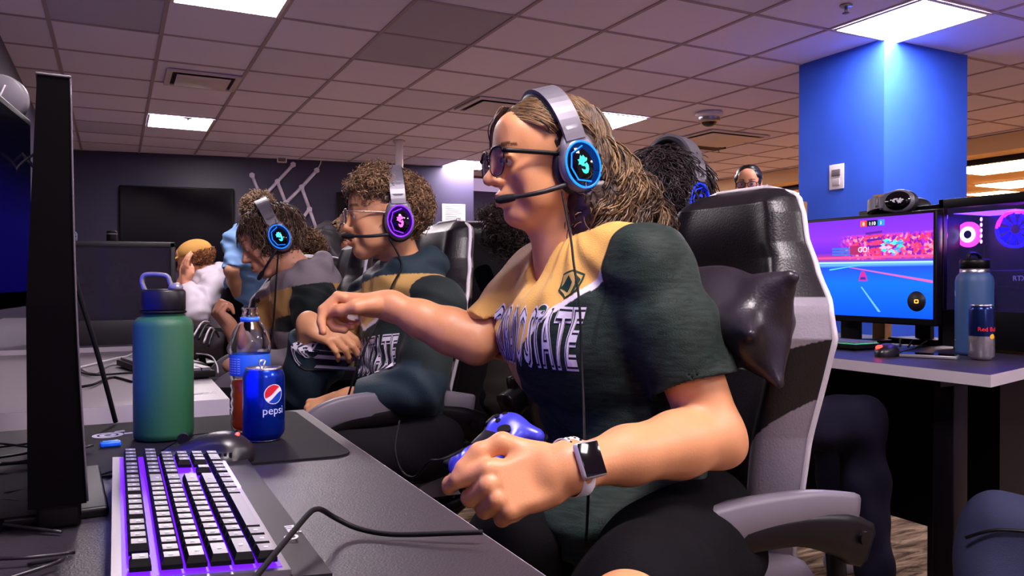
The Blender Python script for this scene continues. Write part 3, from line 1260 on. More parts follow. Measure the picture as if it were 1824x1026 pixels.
    b_.lathe([(0, .0022), (.034, .0022), (.034, .0026), (0, .0026)], 32, (q[0], q[1], 0))
    b_.build('picture_badge', M('badge_dark', '1a1222', .5), t)
    b_ = MB()
    b_.strip(rrect(.016, .013, .003, 3, *q), rrect(.010, .007, .002, 3, *q), .0028, .0032)
    b_.build('picture_badge_icon', em('ffb030', 2), t)
    for px, wd, c_ in ((.36, .028, 'ff5040'), (.445, .055, '0a0f2a'), (.53, .028, '2a90ff')):
        q = uv(vx(px), .945)
        b_ = MB()
        b_.prism(rrect(wd, .021, .002, 2, *q), .0022, .0026)
        b_.build('score_box', em(c_, 1.2), t)
    for txt, px, py, sz, c_ in (('1:10', .445, .925, .017, 'ffffff'), ('1', .53, .925, .017, 'ffffff'), ('0', .36, .925, .017, 'ffffff'), ('GO!', .36, .655, .026, 'ffd8e8')):
        me = text_verts(txt, sz, .0002)
        q = uv(vx(px), py)
        o_ = link('screen_lettering', me, em(c_, 1.6), t)
        o_.location = (q[0], q[1], .003)
    b = MB()
    b.box((-.04, -H / 2 - .09, -.06), (.04, -H / 2 + .1, -.035), bev=.006)
    b.build('stand_neck', m_black, t)
    b = MB()
    b.box((-.13, -(zt + zb) / 2 + .775, -.12), (.13, -(zt + zb) / 2 + .787, .07), bev=.004)
    b.build('stand_foot', m_black, t)


screen_monitor()

# tower computer with glass side and lit fans, right edge of the picture
m_glass = M('smoked_glass', '8a80c8', 0.04, trans=0.92, spec=.5, ior=1.2)


def tower_right():
    x = 2.44
    a, c = PX(1672, 356, x), PX(1672, 560, x)
    yr, zt = a[1], a[2]
    m = Matrix(((0, 0, -1), (-1, 0, 0), (0, 1, 0))).to_4x4()
    m.translation = Vector((x, yr, .775))
    H, L, D = zt - .775, .47, .22
    t = thing('tower_computer', 'black tower computer with glowing pink and blue fans behind glass', 'computer', matrix=m)
    b = MB()
    b.box((0, .01, -D), (.018, H, 0), bev=.002)
    b.box((0, H - .03, -D), (L, H, 0), bev=.002)
    b.box((0, .01, -D), (L, .13, 0), bev=.002)
    b.box((L - .02, .01, -D), (L, H, 0), bev=.002)
    b.box((0, .01, -D), (L, H, -D + .01))
    b.build('case', m_black, t)
    b = MB()
    b.box((.03, .13, -.004), (L - .02, H - .03, -.001))
    b.build('glass_panel', m_glass, t)
    for sx in (.04, L - .06):
        b = MB()
        b.box((sx, 0, -D + .02), (sx + .02, .012, -.02))
        b.build('foot', m_blackm, t)

    def glow(c_, s_):
        return M('led_' + c_, '000000', .4, emit=c_, es=s_)
    fy = H - .105
    # near fan: white hot ring seen in the corner
    b = MB()
    ring = [(.024, -.004), (.042, -.004), (.042, .004), (.024, .004), (.024, -.004)]
    b.lathe(ring, 32, (.045, fy - .01, -.09))
    f = b.build('fan', glow('ff3aa8', 5), t)
    b = MB()
    b.lathe([(.014, .005), (.026, .005), (.026, .006), (.014, .006), (.014, .005)], 24, (.045, fy - .01, -.09))
    b.build('fan_light', glow('fff0ff', 8), f)
    b = MB()
    cx = .19
    for q in range(9):
        a0 = q * 2 * math.pi / 9
        p0 = np.array([cx, fy, -.1])
        r1, r2 = .016, .052
        v = [p0 + [r1 * math.cos(a0), r1 * math.sin(a0), 0], p0 + [r2 * math.cos(a0 + .15), r2 * math.sin(a0 + .15), .006],
             p0 + [r2 * math.cos(a0 + .6), r2 * math.sin(a0 + .6), -.004], p0 + [r1 * math.cos(a0 + .5), r1 * math.sin(a0 + .5), -.002]]
        b.add(v + [p_ + [0, 0, -.002] for p_ in v], [(0, 1, 2, 3), (7, 6, 5, 4), (0, 4, 5, 1), (1, 5, 6, 2), (2, 6, 7, 3), (3, 7, 4, 0)], False)
    f = b.build('fan', M('fan_blade', '2a20c0', .4, emit='1a10ff', es=1.2), t)
    for k, (c_, s_, a0, a1) in enumerate((('ff2ad0', 4, 40, 175), ('2ab8ff', 3, -50, 40), ('2018ff', 3, 175, 310))):
        b = MB()
        b.lathe([(.053, -.006), (.06, -.006), (.06, .006), (.053, .006), (.053, -.006)], 24, (cx, fy, -.1), a0=math.radians(a0), a1=math.radians(a1))
        b.build('fan_ring', glow(c_, s_), f)
    b = MB()
    for q in range(5):
        b.ball((cx - .09, fy - .036 + q * .018, -.07), (.004, .007, .003), 8, 6)
    b.build('memory_light', glow('ff9ae0', 8), t)
    b = MB()
    b.box((.05, H - .285, -.16), (.42, H - .235, -.05), bev=.004)
    b.build('graphics_card', M('dark_grey_metal', '26202c', .35, .5), t)
    me = text_verts('RTX', .022, .0004, bold=True)
    o_ = link('card_lettering', me, M('print_pale', 'c8c0d0', .5, emit='c8c0d0', es=.25), t)
    o_.location = (.235, H - .268, -.048)
    b = MB()
    b.box((.05, .14, -.2), (.44, H - .04, -.19))
    b.build('mainboard', M('board_dark', '14101c', .4), t)
    for k in range(3):
        b = MB()
        b.tube([(.07 + .03 * k, .14, -.1), (.09 + .03 * k, .2, -.07), (.15 + .03 * k, H - .3, -.1)], .004, 6)
        b.build('power_cable', m_blackm, t)
    L_ = area_light('case_glow', tuple(m @ Vector((.15, H - .05, -.1))), .2, 1.6, lin('5a30ff'), (0, 0, 0))
    L_.rotation_euler = (0, math.radians(0), 0)
    L_.parent = None


tower_right()
# ================================================================== HEADSETS
m_hs = M('headset_grey', '76717b', 0.38, 0.35)
m_hsd = M('headset_dark', '1b171f', 0.5)
DRAGON = [(-.2, 1.0), (.05, .78), (.35, .95), (.62, .62), (.95, .6), (.72, .28), (.25, .2), (.05, .0), (.35, .02), (.7, .1), (.9, -.2), (.8, -.62), (.45, -.95),
          (.0, -1.0), (-.4, -.8), (-.55, -.4), (-.3, -.5), (.1, -.62), (.35, -.42), (.2, -.2), (-.2, -.15), (-.6, .1), (-.95, .1), (-.7, .35), (-.9, .62), (-.5, .62)]


def glowm(c, s):
    return M('headset_glow_%s_%d' % (c, int(s * 10)), '000000', .4, emit=c, es=s)


def headset(lab, fr, ring='1a8cff', logo='40ffd8', mic=True, mic_end=(.105, .045, -.085), ring_s=1.0, w=.094, cable=None, band_top=.128, lit=True, tilt=0.0):
    """fr: head frame, x forward, y left, z up, origin between the ears"""
    t = thing('gaming_headset', lab, 'headset', matrix=fr.matrix())
    mm = Matrix.Rotation(tilt, 4, 'Y')

    def T(p):
        return mm @ Vector(p)
    # headband: flat arc
    def arc(r0, r1, wd, a0, a1, zc=.028):
        n = 28
        vs, fs = [], []
        for i in range(n + 1):
            a = a0 + (a1 - a0) * i / n
            ry, rz = w + .010, band_top + .008 - zc
            wdx = wd * (1 - .12 * math.cos(a) ** 2)
            for r, sx in ((r0, -1), (r0, 1), (r1, 1), (r1, -1)):
                vs.append(T((sx * wdx, (ry + r) * math.cos(a), zc + (rz + r) * math.sin(a))))
        for i in range(n):
            for j in range(4):
                fs.append((i * 4 + j, i * 4 + (j + 1) % 4, (i + 1) * 4 + (j + 1) % 4, (i + 1) * 4 + j))
        fs += [(3, 2, 1, 0), (n * 4, n * 4 + 1, n * 4 + 2, n * 4 + 3)]
        return vs, fs
    b = MB()
    b.add(*arc(0, .007, .0235, math.radians(4), math.radians(176)), smooth=False)
    b.build('headband', m_hs, t)
    b = MB()
    b.add(*arc(-.012, -.001, .028, math.radians(24), math.radians(156)))
    b.build('band_padding', m_hsd, t)
    for sy in (1, -1):
        b = MB()
        # slider yoke
        pts = [(0, sy * (w + .009), .066), (0, sy * (w + .008), .042)]
        b.tube([T(p) for p in pts], [.017, .021], 10, smooth_path=False, flat=.3, flatdir=np.array((0, sy, 0)))
        b.tube([T((0, sy * (w + .004), .052)), T((.0, sy * (w + .007), .03)), T((0, sy * (w + .005), .0))], [.018, .034, .040], 12, flat=.25, flatdir=np.array((0, sy, 0)))
        b.build('slider_yoke', m_hs, t)
        # cup body, elongated vertically
        prof = [(0.0, .0), (.036, .0), (.043, .004), (.046, .012), (.046, .020), (.041, .027), (.034, .029), (.0, .029)]
        m4 = mm @ Matrix.Translation((0, sy * (w - .012), -.012)) @ Matrix.Rotation(-sy * math.pi / 2, 4, 'X') @ Matrix.Diagonal((.92, 1.16, 1, 1))
        b = MB()
        b.lathe(prof, 40, M4=m4)
        cup = b.build('ear_cup', m_hs, t)
        b = MB()
        b.lathe([(.0, -.022), (.034, -.024), (.046, -.018), (.050, -.008), (.046, .002), (0, .002)], 32, M4=m4)
        b.build('ear_cushion', m_hsd, t)
        b = MB()
        b.lathe([(0, .0292), (.037, .0292), (.037, .0305), (0, .0305)], 40, M4=m4)
        b.build('face_plate', m_blackg, cup)
        if lit:
            b = MB()
            b.lathe([(.0362, .0305), (.0395, .0295), (.0395, .0322), (.0362, .0322), (.0362, .0305)], 40, M4=m4)
            b.build('light_ring', glowm(ring, ring_s), cup)
            b = MB()
            oct_o = [(.0285 * math.cos(a), .031 * math.sin(a)) for a in [math.radians(q) for q in (75, 135, 180, 225, 285)]]
            b.tube([m4 @ Vector((x * -1 if sy > 0 else x, -y, 0.0318)) for x, y in oct_o], .0015, 5, smooth_path=False)
            b.build('light_line', glowm(ring, ring_s), cup)
        sc = .0130
        b = MB()
        b.prism([(-x * sc * .88 if sy > 0 else x * sc * .88, -y * sc * 1.2) for x, y in DRAGON][::(1 if sy > 0 else 1)], .0306, .0316, m4)
        b.build('dragon_emblem', glowm(logo, 1.1) if lit else M('emblem_white', 'e8e4ec', .5), cup)
    if mic:
        b = MB()
        me_ = np.array(mic_end)
        p0 = np.array([.028, w + .004, -.048])
        pm = (p0 + me_) / 2 + np.array([.004, .012, -.004])
        b.tube([p0, pm, me_], [.0052, .0046, .0042], 8)
        b.build('mic_boom', m_hsd, t)
        b = MB()
        dr = nrm(me_ - pm)
        b.tube([me_ - dr * .008, me_ + dr * .006, me_ + dr * .022, me_ + dr * .03], [.0065, .0085, .008, .004], 10)
        b.build('mic_tip', M('foam_black', '0c0a0e', .9), t)
    return t
# ================================================================== THINGS ON THE NEAR DESK
m_rubber = M('mat_rubber', '100c12', 0.75, spec=.25, bump=.35, bscale=900)
# mouse mat
b = MB()
mp = [(.331, 1.60), (.331, 1.19)]
mat_pts = [(-.09, 1.615), (-.09, 1.19)] + [(.321 - .03 + .03 * math.sin(a), 1.165 + .0 + .03 - .03 * math.cos(a)) for a in np.linspace(0, math.pi / 2, 7)] + [(.321 - .03 + .03 * math.cos(a), 1.615 - .03 + .03 * math.sin(a)) for a in np.linspace(0, math.pi / 2, 7)]
b.prism(mat_pts, DZ + .0002, DZ + .0035)
t = thing('mouse_mat', 'big black desk mat with a white eye-shaped maker mark, at the desk end', 'mouse mat', (0, 0, 0))
b.build('mat', m_rubber, t)
q = PZ(192, 775, DZ + .004)
m4 = Matrix.Translation((q[0], q[1], 0)) @ Matrix.Rotation(.15, 4, 'Z')
b = MB()
z0, z1 = DZ + .0036, DZ + .004
b.strip([(.024 * math.cos(a), .024 * math.sin(a)) for a in np.linspace(0, 6.283, 33)[:-1]], [(.017 * math.cos(a), .017 * math.sin(a)) for a in np.linspace(0, 6.283, 33)[:-1]], z0, z1, m4)
b.strip([(.013 * math.cos(a), .013 * math.sin(a)) for a in np.linspace(0, 6.283, 33)[:-1]], [(.006 * math.cos(a), .006 * math.sin(a)) for a in np.linspace(0, 6.283, 33)[:-1]], z0, z1, m4)
b.prism([(.024, -.006), (.042, -.009), (.042, .004), (.026, .006)], z0, z1, m4)
b.prism([(.012, .020), (.030, .022), (.03, .034), (.016, .03)], z0, z1, m4)
b.prism([(.046, -.008), (.058, -.008), (.058, .003), (.046, .003)], z0, z1, m4)
b.build('maker_mark', M('mark_white', 'd8d2dc', .6), t)

# mechanical keyboard
KX, KY, KL, KD = 0.0, 0.690, 0.485, 0.134
t = thing('mechanical_keyboard', 'near silver keyboard with purple lights under its black keys', 'keyboard', (KX, KY, DZ), 0)
m_alu = M('brushed_aluminium', '8e868f', 0.32, 0.85)
tilt_k = Matrix.Rotation(math.radians(5.0), 4, 'Y')


def KT(x, y, z):   # desk-facing tilt: back row (x=0) higher
    return (x, y, z + (KD - x) * .085)


def kbox(b, x0, x1, y0, y1, z0, z1, taper=0.0):
    vs = [KT(x, y, z0) for y in (y0, y1) for x in (x0, x1)] + [KT(x, y, z1) for y in (y0 + taper, y1 - taper) for x in (x0 + taper, x1 - taper)]
    b.add(vs, [(0, 2, 3, 1), (4, 5, 7, 6), (0, 1, 5, 4), (2, 6, 7, 3), (0, 4, 6, 2), (1, 3, 7, 5)], False)


b = MB()
kbox(b, -.004, KD, -.004, KL + .004, .006, .017)
b.build('case', m_alu, t)
b = MB()
kbox(b, .004, KD - .006, .004, KL - .004, .0165, .0178)
b.build('lit_plate', M('plate_purple', '1a0a40', .4, emit='5a14e0', es=.9), t)
b = MB()
kbox(b, KD + .0002, KD + .034, -.01, KL + .01, .004, .013)
b.build('front_bezel', M('bezel_black', '171219', .5), t)
b = MB()
kbox(b, KD - .0045, KD - .001, .29, .44, .0171, .0195)
b.build('side_light', M('purple_bar', '000000', .4, emit='9a4aff', es=6), t)
me = text_verts('msi', .019, .0003, bold=True)
o = link('maker_lettering', me, M('mark_grey', 'c9c4cd', .5), t)
o.location = KT(KD + .021, .125, .0134)
o.rotation_euler = (0, 0, math.radians(-90))
b = MB()
b.strip([(KD + .019 + .007 * math.cos(a), .093 + .0075 * math.sin(a)) for a in np.linspace(0, 6.28, 13)[:-1]], [(KD + .019 + .0045 * math.cos(a), .093 + .005 * math.sin(a)) for a in np.linspace(0, 6.28, 13)[:-1]], .0136, .0142)
b.build('maker_shield', M('mark_grey', 'c9c4cd', .5), t)
U = 0.0192
m_key_sheen = M('keycap_top_sheen', '77717b', 0.34, spec=.6)  # black keys; the reflection on their tops is put into this lighter grey
m_keyside = M('keycap_side', '050306', 0.5, spec=.2)
m_leg = M('key_legend', 'cfc8d8', .5)
rows = [
    (0.0, [(0, 1)] + [(2 + i, 1) for i in range(4)] + [(6.5 + i, 1) for i in range(4)] + [(11 + i, 1) for i in range(4)] + [(15.25 + i, 1) for i in range(3)] + [(18.6 + i, .95) for i in range(4)]),
    (1.25, [(i, 1) for i in range(13)] + [(13, 2)] + [(15.25 + i, 1) for i in range(3)] + [(18.5 + i, 1) for i in range(4)]),
    (2.25, [(0, 1.5)] + [(1.5 + i, 1) for i in range(12)] + [(13.5, 1.5)] + [(15.25 + i, 1) for i in range(3)] + [(18.5 + i, 1) for i in range(3)]),
    (3.25, [(0, 1.75)] + [(1.75 + i, 1) for i in range(11)] + [(12.75, 2.25)] + [(18.5 + i, 1) for i in range(3)]),
    (4.25, [(0, 2.25)] + [(2.25 + i, 1) for i in range(10)] + [(12.25, 2.75)] + [(16.25, 1)] + [(18.5 + i, 1) for i in range(3)]),
    (5.25, [(0, 1.25), (1.25, 1.25), (2.5, 1.25), (3.75, 6.25), (10, 1.25), (11.25, 1.25), (12.5, 1.25), (13.75, 1.25), (15.25, 1), (16.25, 1), (17.25, 1), (18.5, 2), (20.5, 1)]),
]
rr = random.Random(2)
KS = (KL - .012) / (22.5 * U)
for rx, keys in rows:
    for ky, kw in keys:
        x0 = .008 + rx * U * .985
        y0 = .007 + ky * U * KS
        b = MB()
        b.mi = 1
        kbox(b, x0 + .001, x0 + U - .0017, y0 + .0012, y0 + kw * U * KS - .0012, .0205, .0245)
        b.mi = 1
        vs = []
        ax0, ax1, ay0, ay1 = x0 + .001, x0 + U - .0017, y0 + .0012, y0 + kw * U * KS - .0012
        tp = .0023
        lower = [KT(ax0, ay0, .0245), KT(ax1, ay0, .0245), KT(ax1, ay1, .0245), KT(ax0, ay1, .0245)]
        upr = [KT(ax0 + tp, ay0 + tp, .0305), KT(ax1 - tp, ay0 + tp, .0305), KT(ax1 - tp, ay1 - tp, .0305), KT(ax0 + tp, ay1 - tp, .0305)]
        b.add(lower + upr, [(0, 1, 5, 4), (1, 2, 6, 5), (2, 3, 7, 6), (3, 0, 4, 7)], False)
        b.mi = 0
        mid = KT((ax0 + ax1) / 2, (ay0 + ay1) / 2, .0300)
        b.add(upr + [mid], [(0, 1, 4), (1, 2, 4), (2, 3, 4), (3, 0, 4)], True)
        if kw < 6:
            b.mi = 2
            lx, ly = ax0 + (ax1 - ax0) * rr.uniform(.35, .5), (ay0 + ay1) / 2
            kbox(b, lx, lx + .0035, ly - .0016, ly + .0016, .03025, .0307)
        b.build('keycap', [m_key_sheen, m_keyside, m_leg], t)
for fy in (.03, KL - .03):
    b = MB()
    b.box((.0, fy - .02, 0), (.02, fy + .02, .016))
    b.build('foot', m_blackm, t)
    b = MB()
    b.box((.11, fy - .02, 0), (.13, fy + .02, .008))
    b.build('foot', m_blackm, t)

# optical mouse at the end of the keyboard
mc = PZ(372, 806, DZ + .018)
mc[2] = DZ + .0035
mf = Frame(mc, nrm(np.array([-.99, .22, 0])), (0, 0, 1))
t = thing('gaming_mouse', 'black ergonomic mouse with a red glowing mark beyond the keyboard', 'mouse', matrix=mf.matrix())
s = SDF(mc - .085, mc + .085, .0017)
s.ell(mf(-.018, 0, .010), (.046, .033, .031), mf.R)
s.cap(mf(-.02, .0, .013), mf(.045, .004, .011), .024, .017, k=.02, sq=(mf.y, 1.25))
s.ell(mf(-.005, .033, .005), (.036, .012, .010), mf.R, k=.012)
s.ell(mf(.01, .043, .026), (.035, .012, .010), mf.R, k=.01, op='-')
s.ell(mf(.01, -.043, .026), (.035, .012, .010), mf.R, k=.01, op='-')
s.plane(mf(0, 0, .001), (0, 0, -1))
s.build('shell', M('mouse_black', '1c181e', .33, spec=.6), t)
b = MB()
b.tube([(.064, .0, .020), (.03, 0, .0385), (.0, 0, .0425)], .0009, 5)
b.build('button_gap', m_blackm, t)
b = MB()
b.cyl((.034, -.004, .036), (.034, .004, .036), .008, n=18)
b.build('scroll_wheel', m_blackm, t)
b = MB()
b.box((-.042, -.008, .037), (-.026, .008, .0405), bev=.002)
b.build('glowing_mark', M('red_led', '200000', .4, emit='ff2018', es=5), t)
b = MB()
for k in range(6):
    b.box((-.035 + k * .007, .030, .013), (-.0315 + k * .007, .0385, .02))
b.build('side_grip', m_rubber, t)


def cable(name, lab, pts, r, mat=None, cat='cable', group=None, n=8):
    pts = [np.asarray(p, float) for p in pts]
    b = MB()
    b.tube(pts, r, n)
    o = b.build(name, mat or m_blackm)
    return tag(o, lab, cat, group)


dz = DZ + .0018
cable('mouse_cable', 'black mouse cord running back to the screens', [mf(.072, 0, .006), mf(.10, .01, .0035), mf(.16, .05, .0035), (-.09 + .03, 1.5, DZ + .006), (-.12, 1.48, DZ + .003), (-.3, 1.42, DZ + .003)], .0016)

# soda can
def wrap_cyl(me, r, a0=0.0, flip=False):
    """bend a flat mesh (x to the right, y up) round a vertical cylinder; x=0 faces angle a0"""
    bm = bmesh.new()
    bm.from_mesh(me)
    bmesh.ops.triangulate(bm, faces=bm.faces[:])
    for _ in range(2):
        long_e = [e for e in bm.edges if e.calc_length() > r * .12]
        if long_e:
            bmesh.ops.subdivide_edges(bm, edges=long_e, cuts=1)
            bmesh.ops.triangulate(bm, faces=[f for f in bm.faces if len(f.verts) > 4])
    for v in bm.verts:
        a = a0 + v.co.x / r
        rr_ = r + v.co.z
        v.co = Vector((rr_ * math.cos(a), rr_ * math.sin(a), v.co.y))
    bm.to_mesh(me)
    bm.free()
    return me


def wrap_grid(fn, r, a0, w, h, y0, nx, ny, z=.0004):
    """curved patch where fn(x,y) in cell centres is true"""
    vs, fs, idx = [], [], {}
    def vid(i, j):
        if (i, j) not in idx:
            x, y = -w / 2 + w * i / nx, -h / 2 + h * j / ny
            a = a0 + x / r
            idx[(i, j)] = len(vs)
            vs.append(((r + z) * math.cos(a), (r + z) * math.sin(a), y0 + y))
        return idx[(i, j)]
    for i in range(nx):
        for j in range(ny):
            x, y = -w / 2 + w * (i + .5) / nx, -h / 2 + h * (j + .5) / ny
            if fn(x, y):
                fs.append((vid(i, j), vid(i + 1, j), vid(i + 1, j + 1), vid(i, j + 1)))
    return vs, fs


p = PZ(470, 783, DZ + .0035)
can_loc = (p[0], p[1], DZ + .0037)
t = thing('soda_can', 'blue aluminium cola can with a red, white and blue globe', 'can', can_loc)
RC = .0335
m_canblue = M('can_blue', '0a35b8', 0.24, 0.75, coat=.3)
b = MB()
b.lathe([(0, .002), (.023, .0), (.026, .002), (.031, .009), (RC, .014), (RC, .104), (.031, .112), (.0285, .116)], 48)
b.build('body', m_canblue, t)
b = MB()
b.lathe([(.0285, .116), (.0288, .119), (.0275, .1195), (.0262, .116), (.0245, .114), (0, .1145)], 40)
b.build('lid', m_steel, t)
b = MB()
b.lathe([(.0235, -.0002), (.0262, .0015), (.0262, .0025), (.0235, .001)], 40)
b.build('bottom_rim', m_steel, t)
b = MB()
b.tube([(0, -.002, .1155), (.001, .006, .122), (.004, .011, .128), (-.002, .013, .129), (-.006, .008, .124), (-.004, -.001, .1165)], .0016, 8)
b.build('pull_tab', m_steel, t)
acam = math.atan2(-p[1], -p[0])         # side of the can that looks at the camera
aG = acam + math.radians(28)
R_ = .0148
wave = lambda x: .0035 * math.sin(x / R_ * 2.2) + x * .42
ins = lambda x, y: x * x + y * y < R_ * R_
for nm, fn, mt in (('globe_white', lambda x, y: x * x + y * y < (R_ + .0012) ** 2, M('print_white', 'e6e2ea', .35)),
                   ('globe_red', lambda x, y: ins(x, y) and y > wave(x) + .0030, M('print_red', 'd42030', .35)),
                   ('globe_blue', lambda x, y: ins(x, y) and y < wave(x) - .0048, M('print_blue', '1440b0', .35))):
    vs, fs = wrap_grid(fn, RC, aG, .034, .034, .078, 96, 96, .0002 if nm == 'globe_white' else .0004)
    b = MB()
    b.add(vs, fs)
    b.build(nm, mt, t)
me = text_verts('pepsi', .018, .0)
for v in me.vertices:
    v.co.y += .046
    v.co.z = .0004
wrap_cyl(me, RC, aG)
link('lettering', me, M('print_pale_blue', 'c3cdf2', .4), t)

# bottle with orange drink
p = PZ(446, 768, DZ + .0035)
t = thing('plastic_bottle', 'clear plastic bottle half full of orange drink with a blue label', 'bottle', (p[0], p[1], DZ + .0037))
m_pet = M('clear_plastic', 'ffffff', .03, trans=1.0, ior=1.25, spec=.4)
ro = [(.0, .003), (.024, .0), (.031, .006), (.0325, .014)]
for k in range(5):
    ro += [(.0325, .020 + k * .015), (.0305, .027 + k * .015)]
ro += [(.0335, .098), (.0335, .134), (.0345, .14), (.034, .155), (.029, .172), (.021, .186), (.0135, .194), (.0125, .199), (.0145, .2), (.0145, .203), (.0125, .204), (.012, .212), (.0135, .213), (.0135, .2145), (.0125, .2155)]
b = MB()
b.lathe(ro + [(r - .0012, z) for r, z in ro[::-1]][1:-1], 44)
b.build('bottle_wall', m_pet, t)
b = MB()
liq = [(0, .005), (.022, .003), (.029, .009)] + [(min(r, .034) - .0016, z) for r, z in ro[3:13] if z < .088] + [(.0295, .09), (0, .09)]
b.lathe(liq, 40)
b.build('orange_drink', M('orange_drink', 'e8551a', .05, trans=.35, ior=1.33, emit='d8400a', es=.0), t)
b = MB()
b.lathe([(.0338, .099), (.0341, .100), (.0341, .134), (.0338, .135)], 44)
b.build('label', M('label_blue', '2a62d0', .45), t)
b = MB()
rr = random.Random(3)
for k in range(7):
    a0_ = acam - .9
    vs, fs = wrap_grid(lambda x, y: (int((x + 1) * 700) * 7919) % 5 != 0, .0343, a0_, .03, .0012, .128 - k * .004, 44, 1, .0)
    b.add(vs, fs)
b.build('label_print', M('print_pale_blue', 'c3cdf2', .4), t)
b = MB()
b.lathe([(.0127, .1905), (.0163, .1905), (.0163, .198), (.0127, .198)], 32)
b.build('neck_ring', M('ring_blue', '3a78e0', .4), t)

# tall green steel flask
p = PZ(292, 780, DZ + .0035)
GF = (p[0], p[1], DZ + .0037)
t = thing('steel_flask', 'tall matte green steel flask with a black handle lid', 'flask', GF)
RG = .0465
b = MB()
b.lathe([(0, 0), (.039, 0), (.0455, .004), (RG, .012), (RG, .186), (.0445, .195), (.038, .201), (.0315, .203), (.0315, .207), (0, .207)], 64)
b.build('body', M('green_powder_coat', '285a3c', .42, spec=.45, bump=.25, bscale=1200), t)
b = MB()
b.lathe([(.0, .2075), (.034, .2075), (.036, .209), (.036, .2105), (.034, .212), (.0, .212)], 48)
b.build('seal_ring', m_blackm, t)
b = MB()
b.lathe([(0, .2125), (.0335, .2125), (.0345, .214), (.0345, .243), (.032, .247), (0, .2475)], 48)
b.build('lid', M('lid_black', '100c14', .38), t)
b = MB()
b.tube([(-.029, 0, .244), (-.034, .0, .259), (-.031, .0, .270), (-.02, 0, .2725), (.0, 0, .271), (.008, 0, .267), (.011, 0, .258), (.016, 0, .246)], [.0042, .004, .0042, .0042, .0042, .004, .004, .0042], 10, flat=.8)
hd = b.build('handle', M('handle_grey', '7d7884', .35, .3), t)
b = MB()
b.ball((.02, .0, .250), (.012, .010, .008), 16, 10)
b.build('spout_cap', M('spout_grey', '8a8690', .3, .3), t)
t.rotation_euler = (0, 0, math.radians(-22))

# blue bottle cap / small blue object on the mat
p = PZ(197, 800, DZ)
t = thing('usb_dongle', 'small glossy blue stick lying by the flask', 'small blue stick', (p[0], p[1], DZ + .0037), .1)
b = MB()
b.box((-.015, -.0065, 0), (.015, .0065, .009), bev=.003)
b.build('body', M('glossy_blue', '1560e0', .25, spec=.6), t)
b = MB()
b.box((-.011, -.004, .0088), (.011, .004, .0096), bev=.0004)
b.build('top_inlay', M('inlay_blue', '3a86f0', .3), t)

# black cord lying over the desk edge and rising towards the camera
z = DZ + .0026
cable('headset_cable', 'thick black cord crossing the desk front and kinked in the air beside the keyboard',
      [PZ(860, 948, DZ + .012), PZ(800, 950, DZ + .01), PZ(700, 952, DZ + .006), PZ(640, 942, DZ + .008), PZ(600, 924, DZ + .018), P(575, 909, .80), P(563, 907, .78), P(550, 915, .76), P(510, 962, .70), P(462, 1020, .64), P(420, 1075, .58)], .0028)

# cords behind the keyboard
rr = random.Random(11)
for k in range(7):
    x0, y0 = -.03 - rr.random() * .05, .80 + k * .085
    pts = []
    for i in range(6):
        pts.append((x0 - .02 + .05 * math.sin(i * 1.9 + k) - i * .022, y0 + .05 * math.cos(i * 1.4 + k * 2) + i * .016, DZ + .0025 + (.006 if i % 2 else 0) + k * .0008))
    cable('loose_cable', 'thin dark cord left of the silver keyboard, ' + ['nearest the camera', 'second nearest the camera', 'third from the camera', 'in the middle of the tangle', 'third from the far end', 'second from the far end', 'nearest the mouse mat'][k], pts, .0019, M('cord_dark', '201a24', .35), group='tangled cords behind the near keyboard')

# ------------------------------------------------------------------ near monitors on the left
def edge_monitor():
    # a screen seen almost exactly edge-on
    p0 = P(101, 500, .84)
    n_to = nrm(np.array([p0[0], p0[1], 0]))       # away from the camera
    right = np.array([n_to[1], -n_to[0], 0])
    m = Matrix(((right[0], n_to[0], 0), (right[1], n_to[1], 0), (0, 0, 1))).to_4x4()
    m.translation = Vector((p0[0], p0[1], DZ))
    t = thing('edge_on_monitor', 'black monitor seen edge-on, its narrow side towards the camera', 'monitor', matrix=m)
    b = MB()
    v = []
    def cs(z, w0, w1, y):
        return [(w0, y, z), (w1, y, z), (w1, y + .5, z), (w0, y + .5, z)]
    b.add(cs(.028, -.027, .0265, -.02) + cs(.24, -.028, .017, -.004) + cs(.488, -.0175, .0135, .025),
          [(3, 2, 1, 0), (8, 9, 10, 11)] + [(k * 4 + j, k * 4 + (j + 1) % 4, k * 4 + 4 + (j + 1) % 4, k * 4 + 4 + j) for k in (0, 1) for j in range(4)], False)
    b.build('housing', M('monitor_black', '030104', .55, spec=.05), t)
    b = MB()
    b.tube([(.0275, -.021, .03), (.018, -.0045, .24), (.0142, .025, .488)], .0013, 6)
    b.build('bezel_edge', M('edge_grey', '5d5560', .35, .3), t)
    b = MB()
    b.box((-.019, .023, .4885), (.015, .5, .491), bev=.001)
    b.build('top_trim', M('trim_grey', '8a828c', .35), t)
    b = MB()
    b.box((-.02, -.005, .0), (.022, .1, .03), bev=.004)
    b.box((-.07, .02, .0), (.05, .25, .012), bev=.004)
    b.build('stand_foot', m_black, t)
    b = MB()
    v = []
    for z_, w_, y_ in ((.05, .0262, -.01), (.24, .0176, .004), (.47, .0141, .03)):
        v += [(w_ + .0006, y_ + .012, z_), (w_ + .0006, y_ + .48, z_)]
    b.add(v, [(0, 1, 3, 2), (2, 3, 5, 4)], False)
    b.build('screen', M('blue_screen', '000000', .3, emit='3038ff', es=1.0), t)


edge_monitor()


